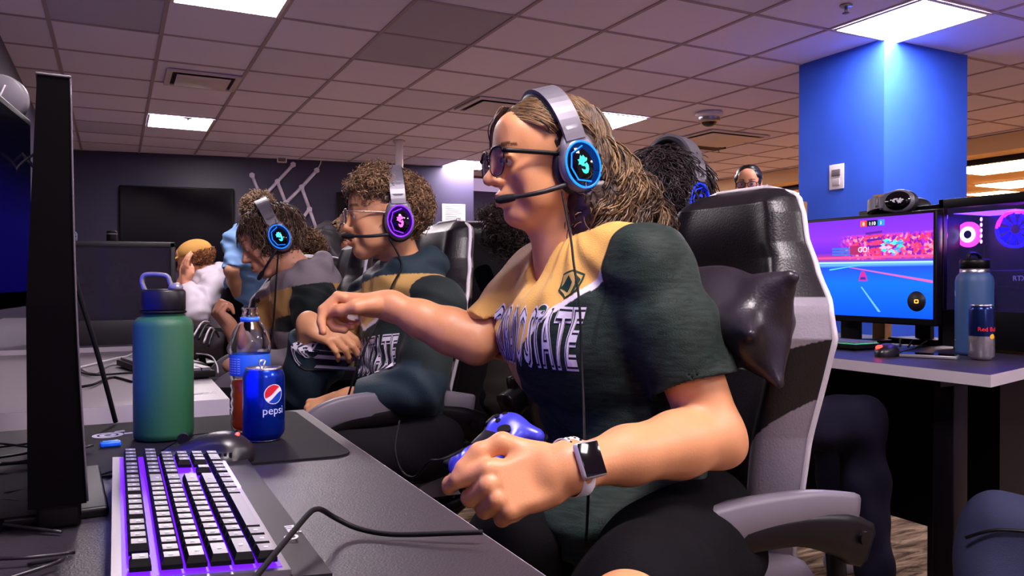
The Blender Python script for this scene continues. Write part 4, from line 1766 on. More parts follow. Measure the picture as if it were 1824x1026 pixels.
def side_screen():
    a, bq = P(-60, 120, .78), P(-60, 640, .78)
    c, d = P(57, 545, 1.05), P(57, 285, 1.05)
    # upright panel through two plan points
    pa, pc = a[:2], c[:2]
    w = nrm(np.array([pc[0] - pa[0], pc[1] - pa[1], 0]))
    n = np.array([w[1], -w[0], 0])
    L = np.linalg.norm(pc - pa)
    m = Matrix(((w[0], 0, n[0]), (w[1], 0, n[1]), (0, 1, 0))).to_4x4()
    zt = d[2] + .0
    m.translation = Vector((pa[0], pa[1], 0))
    t = thing('side_monitor', 'left monitor with a glossy dark screen and a painted blue reflection', 'monitor', matrix=m)
    zb = c[2]
    b = MB()
    b.box((-.1, zb, -.03), (L, 1.215, 0), bev=.004)
    b.build('housing', m_black, t)
    b = MB()
    b.box((-.09, zb + .02, -.001), (L - .008, 1.205, .0008))
    g = M('painted_blue_reflection', '05040c', .12)  # blue reflection on the glass, painted in as a glowing gradient
    n_t = g.node_tree
    tc = n_t.nodes.new('ShaderNodeTexCoord')
    sp = n_t.nodes.new('ShaderNodeSeparateXYZ')
    n_t.links.new(tc.outputs['Object'], sp.inputs[0])
    rp = n_t.nodes.new('ShaderNodeValToRGB')
    mr = n_t.nodes.new('ShaderNodeMapRange')
    mr.inputs[1].default_value, mr.inputs[2].default_value = zb, 1.2
    n_t.links.new(sp.outputs['Y'], mr.inputs[0])
    n_t.links.new(mr.outputs[0], rp.inputs[0])
    el = rp.color_ramp.elements
    el[0].position, el[0].color = 0.0, (*lin('1c10a0'), 1)
    el[1].position, el[1].color = 1.0, (*lin('0a0816'), 1)
    e_ = el.new(.45)
    e_.color = (*lin('2a20a8'), 1)
    e_ = el.new(.75)
    e_.color = (*lin('16123a'), 1)
    n_t.links.new(rp.outputs[0], n_t.nodes['Principled BSDF'].inputs['Emission Color'])
    n_t.nodes['Principled BSDF'].inputs['Emission Strength'].default_value = .07
    b.build('screen', g, t)
    b = MB()
    b.box((L * .3, DZ + .012, -.06), (L * .3 + .05, zb + .1, -.03), bev=.004)
    b.box((L * .1, DZ, -.16), (L * .6, DZ + .012, .02), bev=.004)
    b.build('stand', m_black, t)


side_screen()
q = Frame(P(2, 176, 1.02), nrm(-FW + RT * .25), (0, 0, 1))
t = thing('round_speaker', 'round grey disc with a white scrawl, half out of frame above the left screen', 'speaker', matrix=q.matrix())
b = MB()
b.lathe([(0, -.012), (.027, -.012), (.031, -.008), (.031, .004), (.028, .008), (0, .009)], 40, ax='x')
b.build('disc', M('disc_grey', '6a646c', .45), t)
b = MB()
b.tube([(.0095, .008, .016), (.0098, .002, .002), (.0098, -.004, -.010), (.0096, -.008, -.016)], .0012, 5)
b.build('mark_stroke', m_white, t)
b = MB()
b.tube([(.0095, -.006, .018), (.0098, -.002, .0), (.0098, .004, -.008)], .0011, 5)
b.build('mark_stroke', m_white, t)
b = MB()
b.box((-.03, -.03, -.085), (-.008, .014, -.026), bev=.006)
b.tube([(-.02, -.01, -.07), (-.02, -.02, -.30), (-.02, -.02, -.45)], .006, 8)
b.build('stand', m_blackm, t)
cable('loose_cable', 'grey cord hanging across the top of the left monitor', [P(-5, 225, 1.0), P(30, 262, 1.0), P(62, 300, 1.0)], .0022, m_grey)
cable('loose_cable', 'curved grey cord in front of the left screen', [P(60, 275, .98), P(30, 300, .97), P(14, 350, .96), P(10, 430, .95)], .0016, m_grey)
cable('hanging_cable', 'black cord slanting down from the edge-on monitor to the desk end', [P(118, 430, 1.35), P(140, 520, 1.37), P(168, 610, 1.39), P(190, 690, 1.41), (P(206, 752, 1.43))], .0042)

# ------------------------------------------------------------------ second desk row
D2 = .762
def simple_keyboard(lab, loc, rotz, glow=None, w=.43, d=.13, n=15):
    t = thing('keyboard', lab, 'keyboard', loc, rotz)
    b = MB()
    b.box((-d / 2, -w / 2, .004), (d / 2, w / 2, .02), bev=.003)
    b.build('case', m_blackm, t)
    b = MB()
    for i in range(5):
        for j in range(n):
            x, y = -d / 2 + .008 + i * (d - .016) / 5, -w / 2 + .008 + j * (w - .016) / n
            b.box((x + .001, y + .001, .02), (x + (d - .016) / 5 - .002, y + (w - .016) / n - .002, .027))
    b.build('key_block', M('keycap_grey', '6f6a74', 0.36), t)
    b = MB()
    b.box((-d / 2 + .006, -w / 2 + .006, .0195), (d / 2 - .006, w / 2 - .006, .0204))
    b.build('backplate', glow or m_black, t)
    for y in (-w / 2 + .03, w / 2 - .03):
        for x in (-d / 2 + .02, d / 2 - .02):
            b = MB()
            b.box((x - .01, y - .01, 0), (x + .01, y + .01, .005))
            b.build('foot', m_black, t)
    return t


q = PZ(285, 668, D2)
simple_keyboard('grey keyboard behind the green flask on the second desk', (q[0] + .01, q[1] + .06, D2 + .0004), math.radians(12))
def tower2():
    a, c = PZ(313, 617, D2), PZ(128, 617, D2)
    y0 = a[1] - .30
    H = 1 + (500 - 432) / FL * (a[1] * .8926 + a[0] * .451) - D2
    x1, x0 = a[0], a[0] - .42
    t = thing('tower_computer', 'dark tower computer on the second desk with two large fans behind its side glass', 'computer', (x0, a[1], D2))
    L, D = x1 - x0, .21
    b = MB()
    b.box((0, .0, .008), (L, D, .10), bev=.003)
    b.box((0, .0, H - .02), (L, D, H), bev=.003)
    b.box((L - .018, .0, .008), (L, D, H), bev=.003)
    b.box((0, .0, .008), (.015, D, H), bev=.003)
    b.box((0, D - .01, .008), (L, D, H))
    b.build('case', M('case_dark', '1c1620', .4), t)
    b = MB()
    b.box((.015, .002, .1), (L - .018, .005, H - .02))
    b.build('glass_panel', M('tinted_glass', '8d82a0', .06, trans=.9, ior=1.15), t)
    for cx in (.12, .255):
        b = MB()
        cc = (cx, .07, H - .13)
        b.lathe([(.052, -.012), (.062, -.012), (.062, .012), (.052, .012), (.052, -.012)], 32, cc, ax='y')
        b.lathe([(0, -.008), (.018, -.008), (.018, .008), (0, .008)], 20, cc, ax='y')
        f = b.build('fan', M('fan_ring_grey', '3c3642', .35), t)
        b = MB()
        for q in range(7):
            a0 = q * 2 * math.pi / 7
            r1, r2 = .018, .051
            v = [(cc[0] + r * math.cos(a0 + o_), cc[1] + d_, cc[2] + r * math.sin(a0 + o_)) for r, o_, d_ in ((r1, 0, -.005), (r2, .2, -.006), (r2, .75, .005), (r1, .6, .004))]
            b.add(v + [(x, y + .0015, z) for x, y, z in v], [(0, 1, 2, 3), (7, 6, 5, 4), (0, 4, 5, 1), (1, 5, 6, 2), (2, 6, 7, 3), (3, 7, 4, 0)], False)
        b.build('fan_blades', M('fan_blade_grey', '28222e', .4), f)
    b = MB()
    b.box((.03, .12, .14), (L - .05, .13, H - .04))
    b.build('mainboard', M('board_dark', '14101c', .4), t)
    for x in (.04, L - .07):
        b = MB()
        b.box((x, .02, 0), (x + .03, D - .02, .009))
        b.build('foot', m_blackm, t)
    b = MB()
    b.box((.03, -.0012, .022), (.075, .0008, .034))
    b.build('pale_sticker', m_white, t)
    b = MB()
    b.box((.055, -.0012, .045), (.085, .0008, .066))
    b.build('blue_sticker', M('sticker_blue', '2a60b0', .5), t)
    # things on top of it
    o = thing('folded_cloth', 'pale blue-grey folded bag on top of the dark tower computer', 'cloth bag', (x0 + .06, a[1] + .10, D2 + H + .0005))
    b = MB()
    b.box((-.045, -.04, 0), (.045, .04, .035), bev=.008)
    b.box((-.04, -.038, .035), (.03, .03, .052), bev=.008)
    b.build('fold', M('cloth_blue_grey', '5a6c86', .8), o)
    b = MB()
    b.box((-.044, -.041, .014), (.044, -.0395, .018))
    b.build('zip', m_blackm, o)
    o = thing('small_speaker', 'small black cylinder standing on the dark tower computer', 'speaker', (x0 + .215, a[1] + .1, D2 + H + .0005))
    b = MB()
    b.lathe([(0, 0), (.017, 0), (.018, .003), (.018, .037), (.016, .041), (0, .041)], 24)
    b.build('body', m_blackm, o)
    b = MB()
    b.lathe([(.0182, .028), (.0188, .029), (.0188, .031), (.0182, .032)], 24)
    b.build('ring', m_grey, o)


tower2()
rr = random.Random(6)
cord_w = M('cord_pale', 'b8b0bc', .4)
q0 = PZ(140, 660, D2)
specs = [([(140, 655), (200, 640), (232, 632), (250, 615)], cord_w, 'white cord curving behind the green flask', .003),
         ([(140, 662), (170, 668), (235, 664), (262, 668)], m_blackm, 'black cord lying flat on the second desk', .0026),
         ([(135, 650), (165, 666), (200, 650), (260, 655)], m_grey, 'grey cord crossing the black ones on the second desk', .0024),
         ([(135, 690), (165, 685), (200, 672), (235, 680)], m_blackm, 'black cord in front of the tower on the second desk', .003),
         ([(350, 630), (375, 634), (386, 650), (388, 664)], cord_w, 'white cord looping at the right end of the second desk', .0022)]
for pts, mt, lab, r in specs:
    cable('loose_cable', lab, [PZ(u, v, D2 + r + .0003 + (.004 if k == 1 else 0)) for k, (u, v) in enumerate(pts)], r, mt)
q = PZ(352, 702, D2)
t = thing('desk_sticker', 'white outlined winged emblem sticker on the corner of the second desk', 'sticker', (q[0], q[1] , D2 + .0003), .2)
b = MB()
out = [(-.035, -.012), (.0, -.006), (.034, -.014), (.024, .0), (.038, .018), (.0, .010), (-.03, .02), (-.016, .004)]
b.strip(out, [(x * .84, y * .78) for x, y in out], 0, .0004)
b.build('outline', m_white, t)
b = MB()
b.prism([(-.012, -.004), (.006, -.002), (.012, .003), (.0, .006), (-.01, .007)], .0, .0005)
b.build('centre_mark', M('sticker_grey_blue', '6a7488', .5), t)
q = PZ(345, 668, D2)
t = thing('mouse', 'black mouse at the far right of the green flask on the second desk', 'mouse', (q[0] - .01, q[1] + .05, D2 + .0003), math.pi - .3)
b = MB()
b.ball((0, 0, .006), (.055, .031, .028), 20, 12)
b.build('shell', m_black, t)
b = MB()
b.cyl((.028, -.004, .028), (.028, .004, .028), .008)
b.build('scroll_wheel', m_grey, t)
t.children[0].scale = (1, 1, 1)

# white and black plugs and a keyboard on the far desk
q = PZ(365, 598, .775)
simple_keyboard('white-keyed keyboard half hidden behind the flask lid on the far desk', (.08, 3.35, .7755), math.radians(-8))
for k in range(4):
    a = PZ(345 + k * 9, 600 + k * 6, .775)
    b0 = PZ(372 + k * 6, 575 + k * 9, .775)
    cable('loose_cable', ['pale cord heaped behind the flask lid, leftmost', 'black cord heaped behind the flask, left of the pale one', 'pale cord heaped behind the flask, nearer the right edge', 'black cord at the right edge of the cord heap'][k], [a + [0, 0, .004], (a + b0) / 2 + [0, 0, .03 + k * .004], b0 + [0, 0, .004]], .004, [cord_w, m_blackm][k % 2], group='cords heaped behind the flask')

# ------------------------------------------------------------------ right desk
DR = .775
p = PZ(1735, 632, DR)
t = thing('steel_bottle', 'tall navy blue steel bottle standing on the right desk before the glowing computer', 'bottle', (p[0], p[1], DR + .0003))
b = MB()
rb = .052
b.lathe([(0, 0), (.045, 0), (.051, .004), (rb, .012), (rb, .222), (.049, .237), (.042, .246), (.040, .249)], 48)
b.build('body', M('navy_powder_coat', '33507f', .4, bump=.2, bscale=900), t)
b = MB()
b.lathe([(.040, .249), (.040, .262), (.037, .262)], 48)
b.build('steel_neck', m_steel, t)
b = MB()
b.lathe([(0, .2622), (.041, .2622), (.041, .285), (.037, .29), (0, .291)], 40)
b.build('lid', m_black, t)
b = MB()
b.tube([(-.03, 0, .288), (-.028, 0, .302), (-.01, 0, .307), (.012, 0, .305), (.028, 0, .295)], .005, 8)
b.build('handle', m_black, t)
a1 = math.atan2(-p[1], -p[0])
me = text_verts('R', .022, 0, bold=True)
for v in me.vertices:
    v.co.y += .178
    v.co.z = .0004
wrap_cyl(me, rb, a1 - 1.32)
link('lettering', me, m_white, t)
b = MB()
vs, fs = wrap_grid(lambda x, y: True, rb, a1 - 1.3, .012, .002, .045, 8, 1, .0003)
b.add(vs, fs)
b.build('small_mark', m_white, t)

p = PZ(1748, 641, DR)
t = thing('energy_drink_can', 'slim blue and silver energy drink can before the navy bottle', 'can', (p[0], p[1], DR + .0003))
rc = .033
b = MB()
b.lathe([(0, .002), (.022, 0), (.026, .003), (rc, .012), (rc, .068)], 40)
b.build('silver_half', M('can_silver', 'b9b3bd', .25, .85), t)
b = MB()
b.lathe([(rc, .068), (rc, .142), (.030, .150), (.0275, .153)], 40)
b.build('blue_half', M('can_navy', '16245a', .25, .7), t)
b = MB()
b.lathe([(.0275, .153), (.028, .157), (.026, .1575), (.0245, .152), (0, .152)], 40)
b.build('lid', m_steel, t)
a1 = math.atan2(-p[1], -p[0])
me = text_verts('Red Bull', .0165, 0, bold=True)
for v in me.vertices:
    v.co.y += .083
    v.co.z = .0005
wrap_cyl(me, rc, a1 + .55)
link('lettering', me, M('print_red', 'd42030', .35), t)
b = MB()
vs, fs = wrap_grid(lambda x, y: x * x + (y * 1.1) ** 2 < .008 ** 2, rc, a1 + .9, .02, .02, .068, 30, 30, .0006)
b.add(vs, fs)
b.build('yellow_sun', M('print_yellow', 'f0b020', .4), t)

p = PZ(1580, 634, DR)
mf = Frame([p[0], p[1], DR + .0003], nrm(np.array([.95, .3, 0])))
t = thing('gaming_mouse', 'black mouse with a glowing red patch before the game monitor', 'mouse', matrix=mf.matrix())
b = MB()
b.ball((0, 0, .008), (.058, .031, .030), 24, 14)
b.build('shell', M('mouse_black', '1c181e', .33), t)
b = MB()
b.ball((-.034, .008, .026), (.014, .012, .008), 14, 8)
b.build('glowing_mark', M('red_led', '200000', .4, emit='ff2018', es=5), t)
p = PZ(1655, 637, DR)
t = thing('smartphone', 'phone lying flat on the right desk beside the mouse', 'phone', (p[0], p[1], DR + .0003), math.radians(-62))
b = MB()
b.box((-.075, -.037, 0), (.075, .037, .010), bev=.003)
b.build('body', M('phone_case', '8a848e', .3, .4), t)
b = MB()
b.box((-.071, -.033, .0098), (.071, .033, .0106))
b.build('glass', m_blackg, t)
p = PZ(1535, 612, DR)
simple_keyboard('dark keyboard with faint green lights below the game monitor', (2.17, 1.93, DR + .0003), math.pi + .05, glow=M('plate_green', '061008', .4, emit='30e0a0', es=.8), w=.36)
cable('loose_cable', 'thin black cord from the mouse to the computer on the right desk', [PZ(1600, 628, DR + .004), PZ(1640, 618, DR + .003), PZ(1672, 608, DR + .003), PZ(1690, 604, DR + .003)], .0018)
cable('loose_cable', 'pale cord lying right of the navy bottle', [PZ(1768, 618, DR + .003), PZ(1800, 616, DR + .003), PZ(1840, 620, DR + .003)], .0018, cord_w)
for k in range(3):
    cable('loose_cable', ['black cord just behind the foot of the game monitor', 'black cord between the game monitor foot and the glowing computer', 'black cord nearest the glowing computer behind the monitor'][k], [(2.37, 1.72 + k * .03, DR + .003), (2.45, 1.74 + k * .05, DR + .02), (2.52, 1.80 + k * .04, DR + .003)], .003, group='cords behind the game monitor')

# wooden posts, headset and second monitor top behind the game monitor
for k, (u, v0, w) in enumerate([(1572, 347, .028), (1424, 360, .026)]):
    a = PX(u, v0, 2.62)
    b = MB()
    b.box((a[0] - .02, a[1] - w, DR + .0005), (a[0] + .02, a[1] + w, a[2]), bev=.003)
    o = b.build('wooden_post', M('pale_wood', 'c08a58', .6, var=.15, vscale=30))
    tag(o, ['wooden post end rising behind the game monitor, right of the pillar corner', 'wooden post end beside the top of the big grey chair'][k], 'wooden post')
b = MB()
a, c = PX(1536, 377, 2.56), PX(1700, 372, 2.56)
t = thing('rear_monitor', 'back monitor whose black top edge shows over the game monitor', 'monitor', (2.56, c[1], DR))
b = MB()
b.box((-.02, 0, .12), (.02, a[1] - c[1], a[2] - DR), bev=.004)
b.build('housing', m_black, t)
b = MB()
b.box((.02, .1, 0.01), (.04, .16, .2))
b.box((-.05, .04, .0005), (.09, .22, .02), bev=.004)
b.build('stand', m_black, t)
q = PX(1612, 366, 2.57)
headset('black headset with a white band lying on the back monitor', Frame(q + np.array([0, 0, -.004]), (0.1, .05, 1), (-.3, .9, 0)), lit=False, mic=False, band_top=.11)

# backpack on the floor, bottom right
bc = np.array(PZ(1800, 1010, .25))
BP = np.array([1.84, 1.02, .22])
q = Frame(BP, (-.8, -.5, .25), (.1, 0, 1))
s = SDF(q.o - .36, q.o + .36, .008)
s.box(q(0, 0, .03), (.11, .18, .26), q.R, .09)
s.box(q(.10, 0, -.06), (.06, .125, .12), q.R, .05, k=.02)
fn = wnoise(8, 26)
s.displace(lambda x, y, z: .008 * fn(x, y, z))
t = thing('backpack', 'slate blue fabric backpack slumped at the bottom right corner', 'backpack', (BP[0], BP[1], .0))
s.build('bag', M('backpack_cloth', '262a4a', .8, bump=.6, bscale=500), t)
b = MB()
pts = [np.array(q(x, y, z)) - np.array([BP[0], BP[1], 0]) for x, y, z in [(.10, .16, .17), (.12, .1, .20), (.125, 0, .21), (.12, -.1, .20), (.10, -.16, .17)]]
b.tube(pts, .004, 6)
b.build('zip', m_black, t)
for sy in (-1, 1):
    b = MB()
    pts = [np.array(q(x, y, z)) - np.array([BP[0], BP[1], 0]) for x, y, z in [(-.05, sy * .09, .21), (-.15, sy * .12, .12), (-.16, sy * .14, -.08), (-.09, sy * .15, -.2)]]
    b.tube(pts, .022, 8, flat=.3)
    b.build('strap', M('strap_blue', '2c3050', .8), t)
# ================================================================== PEOPLE: shared builders
m_skin = M('skin', 'ffffff', 0.42, attr=True, spec=.42, sss=.12, bump=.12, bscale=350)
m_hair = M('hair', 'ffffff', 0.42, attr=True, spec=.5)
m_cloth = M('jersey_cloth', 'ffffff', 0.62, attr=True, spec=.25, bump=.5, bscale=420, sheen=.04)
m_plain = M('plain_cloth', 'ffffff', 0.8, attr=True, spec=.12, bump=.5, bscale=300, sheen=.0)
SK1 = np.array(lin('d99a78'))


def head_sdf(s, f, jaw=1.0, nose=1.0, skull=1.0, neck_to=None, neck_r=(.052, .058), ears=True):
    R = f.R
    k = f.s
    s.ell(f(-.016, 0, .034), np.array((.096, .075, .081)) * k * skull, R)
    s.ell(f(.028, 0, .02), np.array((.066, .066, .078)) * k, R, k=.03)
    s.ell(f(.035, 0, -.045), np.array((.052, .05, .062)) * k, R, k=.03)
    s.ell(f(.070, 0, -.099), np.array((.020, .024, .017)) * k * jaw, R, k=.022)
    for y in (-1, 1):
        s.cap(f(-.008, y * .053, -.055), f(.058, y * .020, -.103), .014 * k, .012 * k, k=.03)
        s.ell(f(.060, y * .041, -.028), np.array((.022, .018, .020)) * k, R, k=.02)
        s.ell(f(.040, y * .048, -.06), np.array((.028, .014, .03)) * k, R, k=.02)
    s.cap(f(.082, -.030, .022), f(.082, .030, .022), .011 * k, k=.02)
    s.ell(f(.070, 0, .055), np.array((.022, .045, .03)) * k, R, k=.03)
    for y in (-1, 1):
        s.ell(f(.101, y * .031, .000), np.array((.016, .017, .011)) * k, R, k=.012, op='-')
        s.ell(f(.078, y * .031, .001), np.array((.0145, .0155, .0125)) * k, R, k=.006)
        s.cap(f(.089, y * .043, .0055), f(.0925, y * .020, .0065), .0032 * k, k=.005)
    s.cap(f(.090, 0, .012), f(.1135 * nose, 0, -.030), .007 * k, .0085 * k, k=.014)
    s.ell(f(.112 * nose, 0, -.0345), np.array((.011, .0095, .0085)) * k, R, k=.010)
    for y in (-1, 1):
        s.ell(f(.101, y * .0115, -.037), np.array((.010, .0065, .0075)) * k, R, k=.006)
    # mouth
    s.ell(f(.088, 0, -.066), np.array((.014, .027, .018)) * k, R, k=.014)
    s.chain([f(.088, -.024, -.067), f(.0995, -.007, -.0625), f(.1, .007, -.0625), f(.088, .024, -.067)], [.003 * k, .0052 * k, .0052 * k, .003 * k], k=.005)
    s.chain([f(.088, -.021, -.072), f(.0985, -.006, -.0755), f(.0985, .006, -.0755), f(.088, .021, -.072)], [.003 * k, .0062 * k, .0062 * k, .003 * k], k=.005)
    s.ell(f(.100, 0, -.0688), np.array((.008, .023, .0012)) * k, R, k=.003, op='-')
    if ears:
        for y in (-1, 1):
            s.ell(f(-.006, y * .078, -.006), np.array((.017, .007, .028)) * k, R, k=.006)
    if neck_to is not None:
        s.cap(f(-.022, 0, -.055), neck_to, neck_r[0] * k, neck_r[1] * k, k=.03)


def skin_col(f, base=SK1, lips=True, extra=None, cheeks=.12):
    def fn(V):
        L = (V - f.o) @ f.R / f.s
        c = np.tile(base, (len(V), 1))
        if lips:
            d = ((L[:, 0] - .097) / .014) ** 2 + (L[:, 1] / .026) ** 2 + ((L[:, 2] + .069) / .0105) ** 2
            m = np.clip(1.5 - d * 1.5, 0, 1)[:, None]
            c = c * (1 - m) + m * base * np.array([.74, .36, .42])
            for y in (-1, 1):
                d = ((L[:, 0] - .075) / .03) ** 2 + ((L[:, 1] - y * .045) / .026) ** 2 + ((L[:, 2] + .035) / .026) ** 2
                m = np.clip(1 - d, 0, 1)[:, None] * cheeks * 2
                c = c * (1 - m) + m * base * np.array([1.0, .62, .6])
                # brows
                xb, yb, zb = L[:, 0], L[:, 1] * y, L[:, 2]
                zz = .0225 + .006 * np.sin(np.clip((yb - .012) / .04, 0, 1) * 2.6)
                m = ((yb > .012) & (yb < .052) & (xb > .04) & (np.abs(zb - zz) < .0055 * (1.3 - yb / .06)))[:, None]
                c = np.where(m, base * .22, c)
        if extra is not None:
            c = extra(V, L, c)
        return c
    return fn


def add_eyes(person, f, inv):
    for y in (-1, 1):
        b = MB()
        c = f(.0815, y * .031, 0)
        b.ball(c, .0125 * f.s, 16, 12)
        V = np.array(b.v)
        dirv = f.R @ nrm((1, -.05 * y, -.08))
        a = ((V - c) @ dirv) / (.0125 * f.s)
        b.m = []
        for fc in b.f:
            q = np.mean(a[list(fc)])
            b.m.append(2 if q > .96 else 1 if q > .86 else 0)
        Vl = V @ inv[:3, :3].T + inv[:3, 3]
        b.v = [tuple(p) for p in Vl]
        b.build('eye', [M('eye_white', 'd8ccc8', .2), M('iris_brown', '3a2418', .2), M('pupil', '050305', .1)], person)


def hand_sdf(s, f, side, curls, thumb, k=1.0, fat=1.0, spread=(.06, .02, -.03, -.09), palm_curl=0.0):
    """f: x to the fingers, z out of the back of the hand; side=+1 if the thumb is on +y. curls: 4 x (mcp,pip,dip) radians"""
    R = f.R
    s.cap(f(-.02, 0, 0), f(.012, 0, 0), .024 * k, .024 * k, k=.02, sq=(f.y, 1.25))
    s.box(f(.050 * k, -side * .001, -.001), (.040 * k, .036 * k, .0125 * k), R, .012 * k, k=.016)
    s.ell(f(.034 * k, side * .026 * k, -.012 * k), (.030 * k, .017 * k, .016 * k), R, k=.014)
    s.ell(f(.036 * k, -side * .026 * k, -.009 * k), (.034 * k, .014 * k, .015 * k), R, k=.012)
    base = [(.090, .029), (.094, .0095), (.089, -.0105), (.079, -.029)]
    lens = [(.042, .026, .021), (.046, .029, .022), (.042, .027, .021), (.033, .021, .019)]
    rad = [.0098, .0102, .0095, .0084]
    tips = []
    rad = [r * fat for r in rad]
    for i in range(4):
        bx, by = base[i]
        p = np.array([bx * k, side * by * k, -.001])
        sp = side * spread[i]
        ang = 0.0
        pts, rs = [f(*(p - np.array([.012 * k, 0, .002])))], [rad[i] * k * 1.02]
        pts.append(f(*p))
        rs.append(rad[i] * k * 1.08)
        for j in range(3):
            ang += curls[i][j]
            d = np.array([math.cos(ang) * math.cos(sp), math.cos(ang) * math.sin(sp), -math.sin(ang)])
            p = p + d * lens[i][j] * k
            pts.append(f(*p))
            rs.append(rad[i] * k * (1.0, .92, .80)[j])
        s.chain(pts, rs, k=.0035)
        tips.append((pts[-1], d))
    tp = [f(*(np.array(q) * np.array([1, side, 1]) * k)) for q in thumb]
    s.chain(tp, [.0165 * k, .0125 * k, .0112 * k, .0088 * k][:len(tp)], k=.010)
    return tips


def strands(name, paths, rad, cols, parent, inv, mat=None, sides=3):
    """paths (N,K,3) world"""
    N, K, _ = paths.shape
    T = np.gradient(paths, axis=1)
    T /= np.linalg.norm(T, axis=2, keepdims=True) + 1e-9
    ref = np.array([.3, .2, 1.0])
    A = np.cross(T, ref)
    A /= np.linalg.norm(A, axis=2, keepdims=True) + 1e-9
    B = np.cross(T, A)
    ring = []
    for j in range(sides):
        a = 2 * math.pi * j / sides
        ring.append(paths + rad[..., None] * (A * math.cos(a) + B * math.sin(a)))
    V = np.stack(ring, 2).reshape(-1, 3)
    idx = np.arange(N * K * sides).reshape(N, K, sides)
    q = []
    for j in range(sides):
        k2 = (j + 1) % sides
        q.append(np.stack([idx[:, :-1, j], idx[:, :-1, k2], idx[:, 1:, k2], idx[:, 1:, j]], -1).reshape(-1, 4))
    Q = np.concatenate(q)
    C3 = np.repeat(np.repeat(cols[:, None, None, :], K, 1), sides, 2).reshape(-1, 3)
    Vl = V @ inv[:3, :3].T + inv[:3, 3]
    return link(name, np_mesh(name, Vl, Q, True, C3), mat or m_hair, parent)


def scalp_base(f, parent, inv, col, lo, hi, extra=None, h=.004, cut=None, off=.012, noise=.004, face=True):
    s = SDF(lo, hi, h)
    k = f.s
    s.ell(f(-.018, 0, .034), np.array((.099 + off, .078 + off, .084 + off)) * k, f.R)
    if extra:
        extra(s)
    if face:
        s.ell(f(.115, 0, -.045), np.array((.075, .10, .115)) * k, f.R, k=.015, op='-')
        s.box(f(.06, 0, -.12), np.array((.10, .14, .10)) * k, f.R, .03, k=.02, op='-')
    if cut:
        cut(s)
    if noise:
        n1, n2 = wnoise(5, 120, 6), wnoise(9, 260, 6)
        s.displace(lambda x, y, z: noise * n1(x, y, z) + noise * .5 * n2(x, y, z))
    nz = wnoise(21, 160, 5)

    def cf(V):
        q = 1 + .35 * nz(V[:, 0], V[:, 1], V[:, 2])
        return np.clip(np.asarray(col) * q[:, None], 0, 1)
    V, Q = s.mesh(1)
    Vl = V @ inv[:3, :3].T + inv[:3, 3]
    return link('hair', np_mesh('hair', Vl, Q, True, cf(V)), m_hair, parent)


def curls(f, N, rs, col, col2, length=.045, hr=.008, turns=2.2, region=None, droop=.0, K=16, r0=.0016, off=.006, base_r=(.099, .078, .084), out=1.0, cshift=(-.018, 0, .034)):
    """helical curls rooted over the scalp"""
    P_, Rr, Cc = [], [], []
    br = np.array(base_r) + off
    while len(P_) < N:
        d = rs.randn(3)
        d /= np.linalg.norm(d)
        p = np.array(cshift) + br * d
        if region is not None and not region(p, d):
            continue
        n = nrm(d / br)
        tdir = nrm(n * out + rs.randn(3) * .7 + np.array([-.1, 0, -droop]))
        a = nrm(np.cross(tdir, rs.randn(3)))
        b = np.cross(tdir, a)
        t = np.linspace(0, 1, K)
        L = length * rs.uniform(.6, 1.25)
        ph, tn, rr_ = rs.uniform(0, 6.28), turns * rs.uniform(.7, 1.3), hr * rs.uniform(.6, 1.3)
        q = p[None] + tdir[None] * (L * t)[:, None] + np.array([0, 0, -1])[None] * (droop * L * t ** 2)[:, None] \
            + (a[None] * np.cos(ph + tn * 6.28 * t)[:, None] + b[None] * np.sin(ph + tn * 6.28 * t)[:, None]) * (rr_ * np.minimum(1, t * 3))[:, None]
        P_.append(f.o + f.s * (q @ f.R.T))
        Rr.append(r0 * f.s * (1 - .6 * t ** 2))
        m = rs.uniform(0, 1) ** 1.5
        Cc.append(np.asarray(col) * (1 - m) + np.asarray(col2) * m)
    return np.array(P_), np.array(Rr), np.array(Cc)


def eyeglasses(lab, f, rim_r=.0014, mat=None, lens_mat=None, w=.027, h=.021, shape=2.6, brow=0.0, xoff=.108, zoff=-.003, temple_r=.002, temple_mat=None, wrap=.12):
    t = thing('eyeglasses', lab, 'glasses', matrix=f.matrix())
    mat = mat or m_black
    for y in (-1, 1):
        pts = []
        n = 28
        for i in range(n):
            a = 2 * math.pi * i / n
            ca, sa = math.cos(a), math.sin(a)
            yy = w * math.copysign(abs(ca) ** (2 / shape), ca)
            zz = h * math.copysign(abs(sa) ** (2 / shape), sa)
            pts.append(np.array([xoff - wrap * abs(y * .034 + yy) ** 1.0 * 1.0 + .004, y * .034 + yy, zoff + zz]))
        b = MB()
        b.tube(pts + [pts[0]], rim_r, 6, smooth_path=False)
        if brow:
            top = [p for i, p in enumerate(pts) if .05 < i / n < .46]
            b.tube(top, brow, 8, smooth_path=False)
        b.build('rim', mat, t)
        b = MB()
        c = np.mean(pts, axis=0)
        b.add([tuple(c + np.array([.0015, 0, 0]))] + [tuple(p) for p in pts], [(0, i + 1, (i + 1) % n + 1) for i in range(n)])
        b.build('lens', lens_mat, t)
        b = MB()
        ye = y * (.034 + w)
        x0 = xoff - wrap * abs(ye) + .004
        b.tube([(x0, ye, zoff + h * .55), (x0 - .012, y * .071, zoff + h * .5), (.03, y * .076, zoff + .008), (-.012, y * .080, zoff + .004)], temple_r, 6, flat=1.0)
        b.build('temple', temple_mat or mat, t)
    b = MB()
    b.tube([(xoff + .003, -.008, zoff + .006), (xoff + .008, 0, zoff + .009), (xoff + .003, .008, zoff + .006)], rim_r * 1.1, 6)
    b.build('bridge', mat, t)
    return t


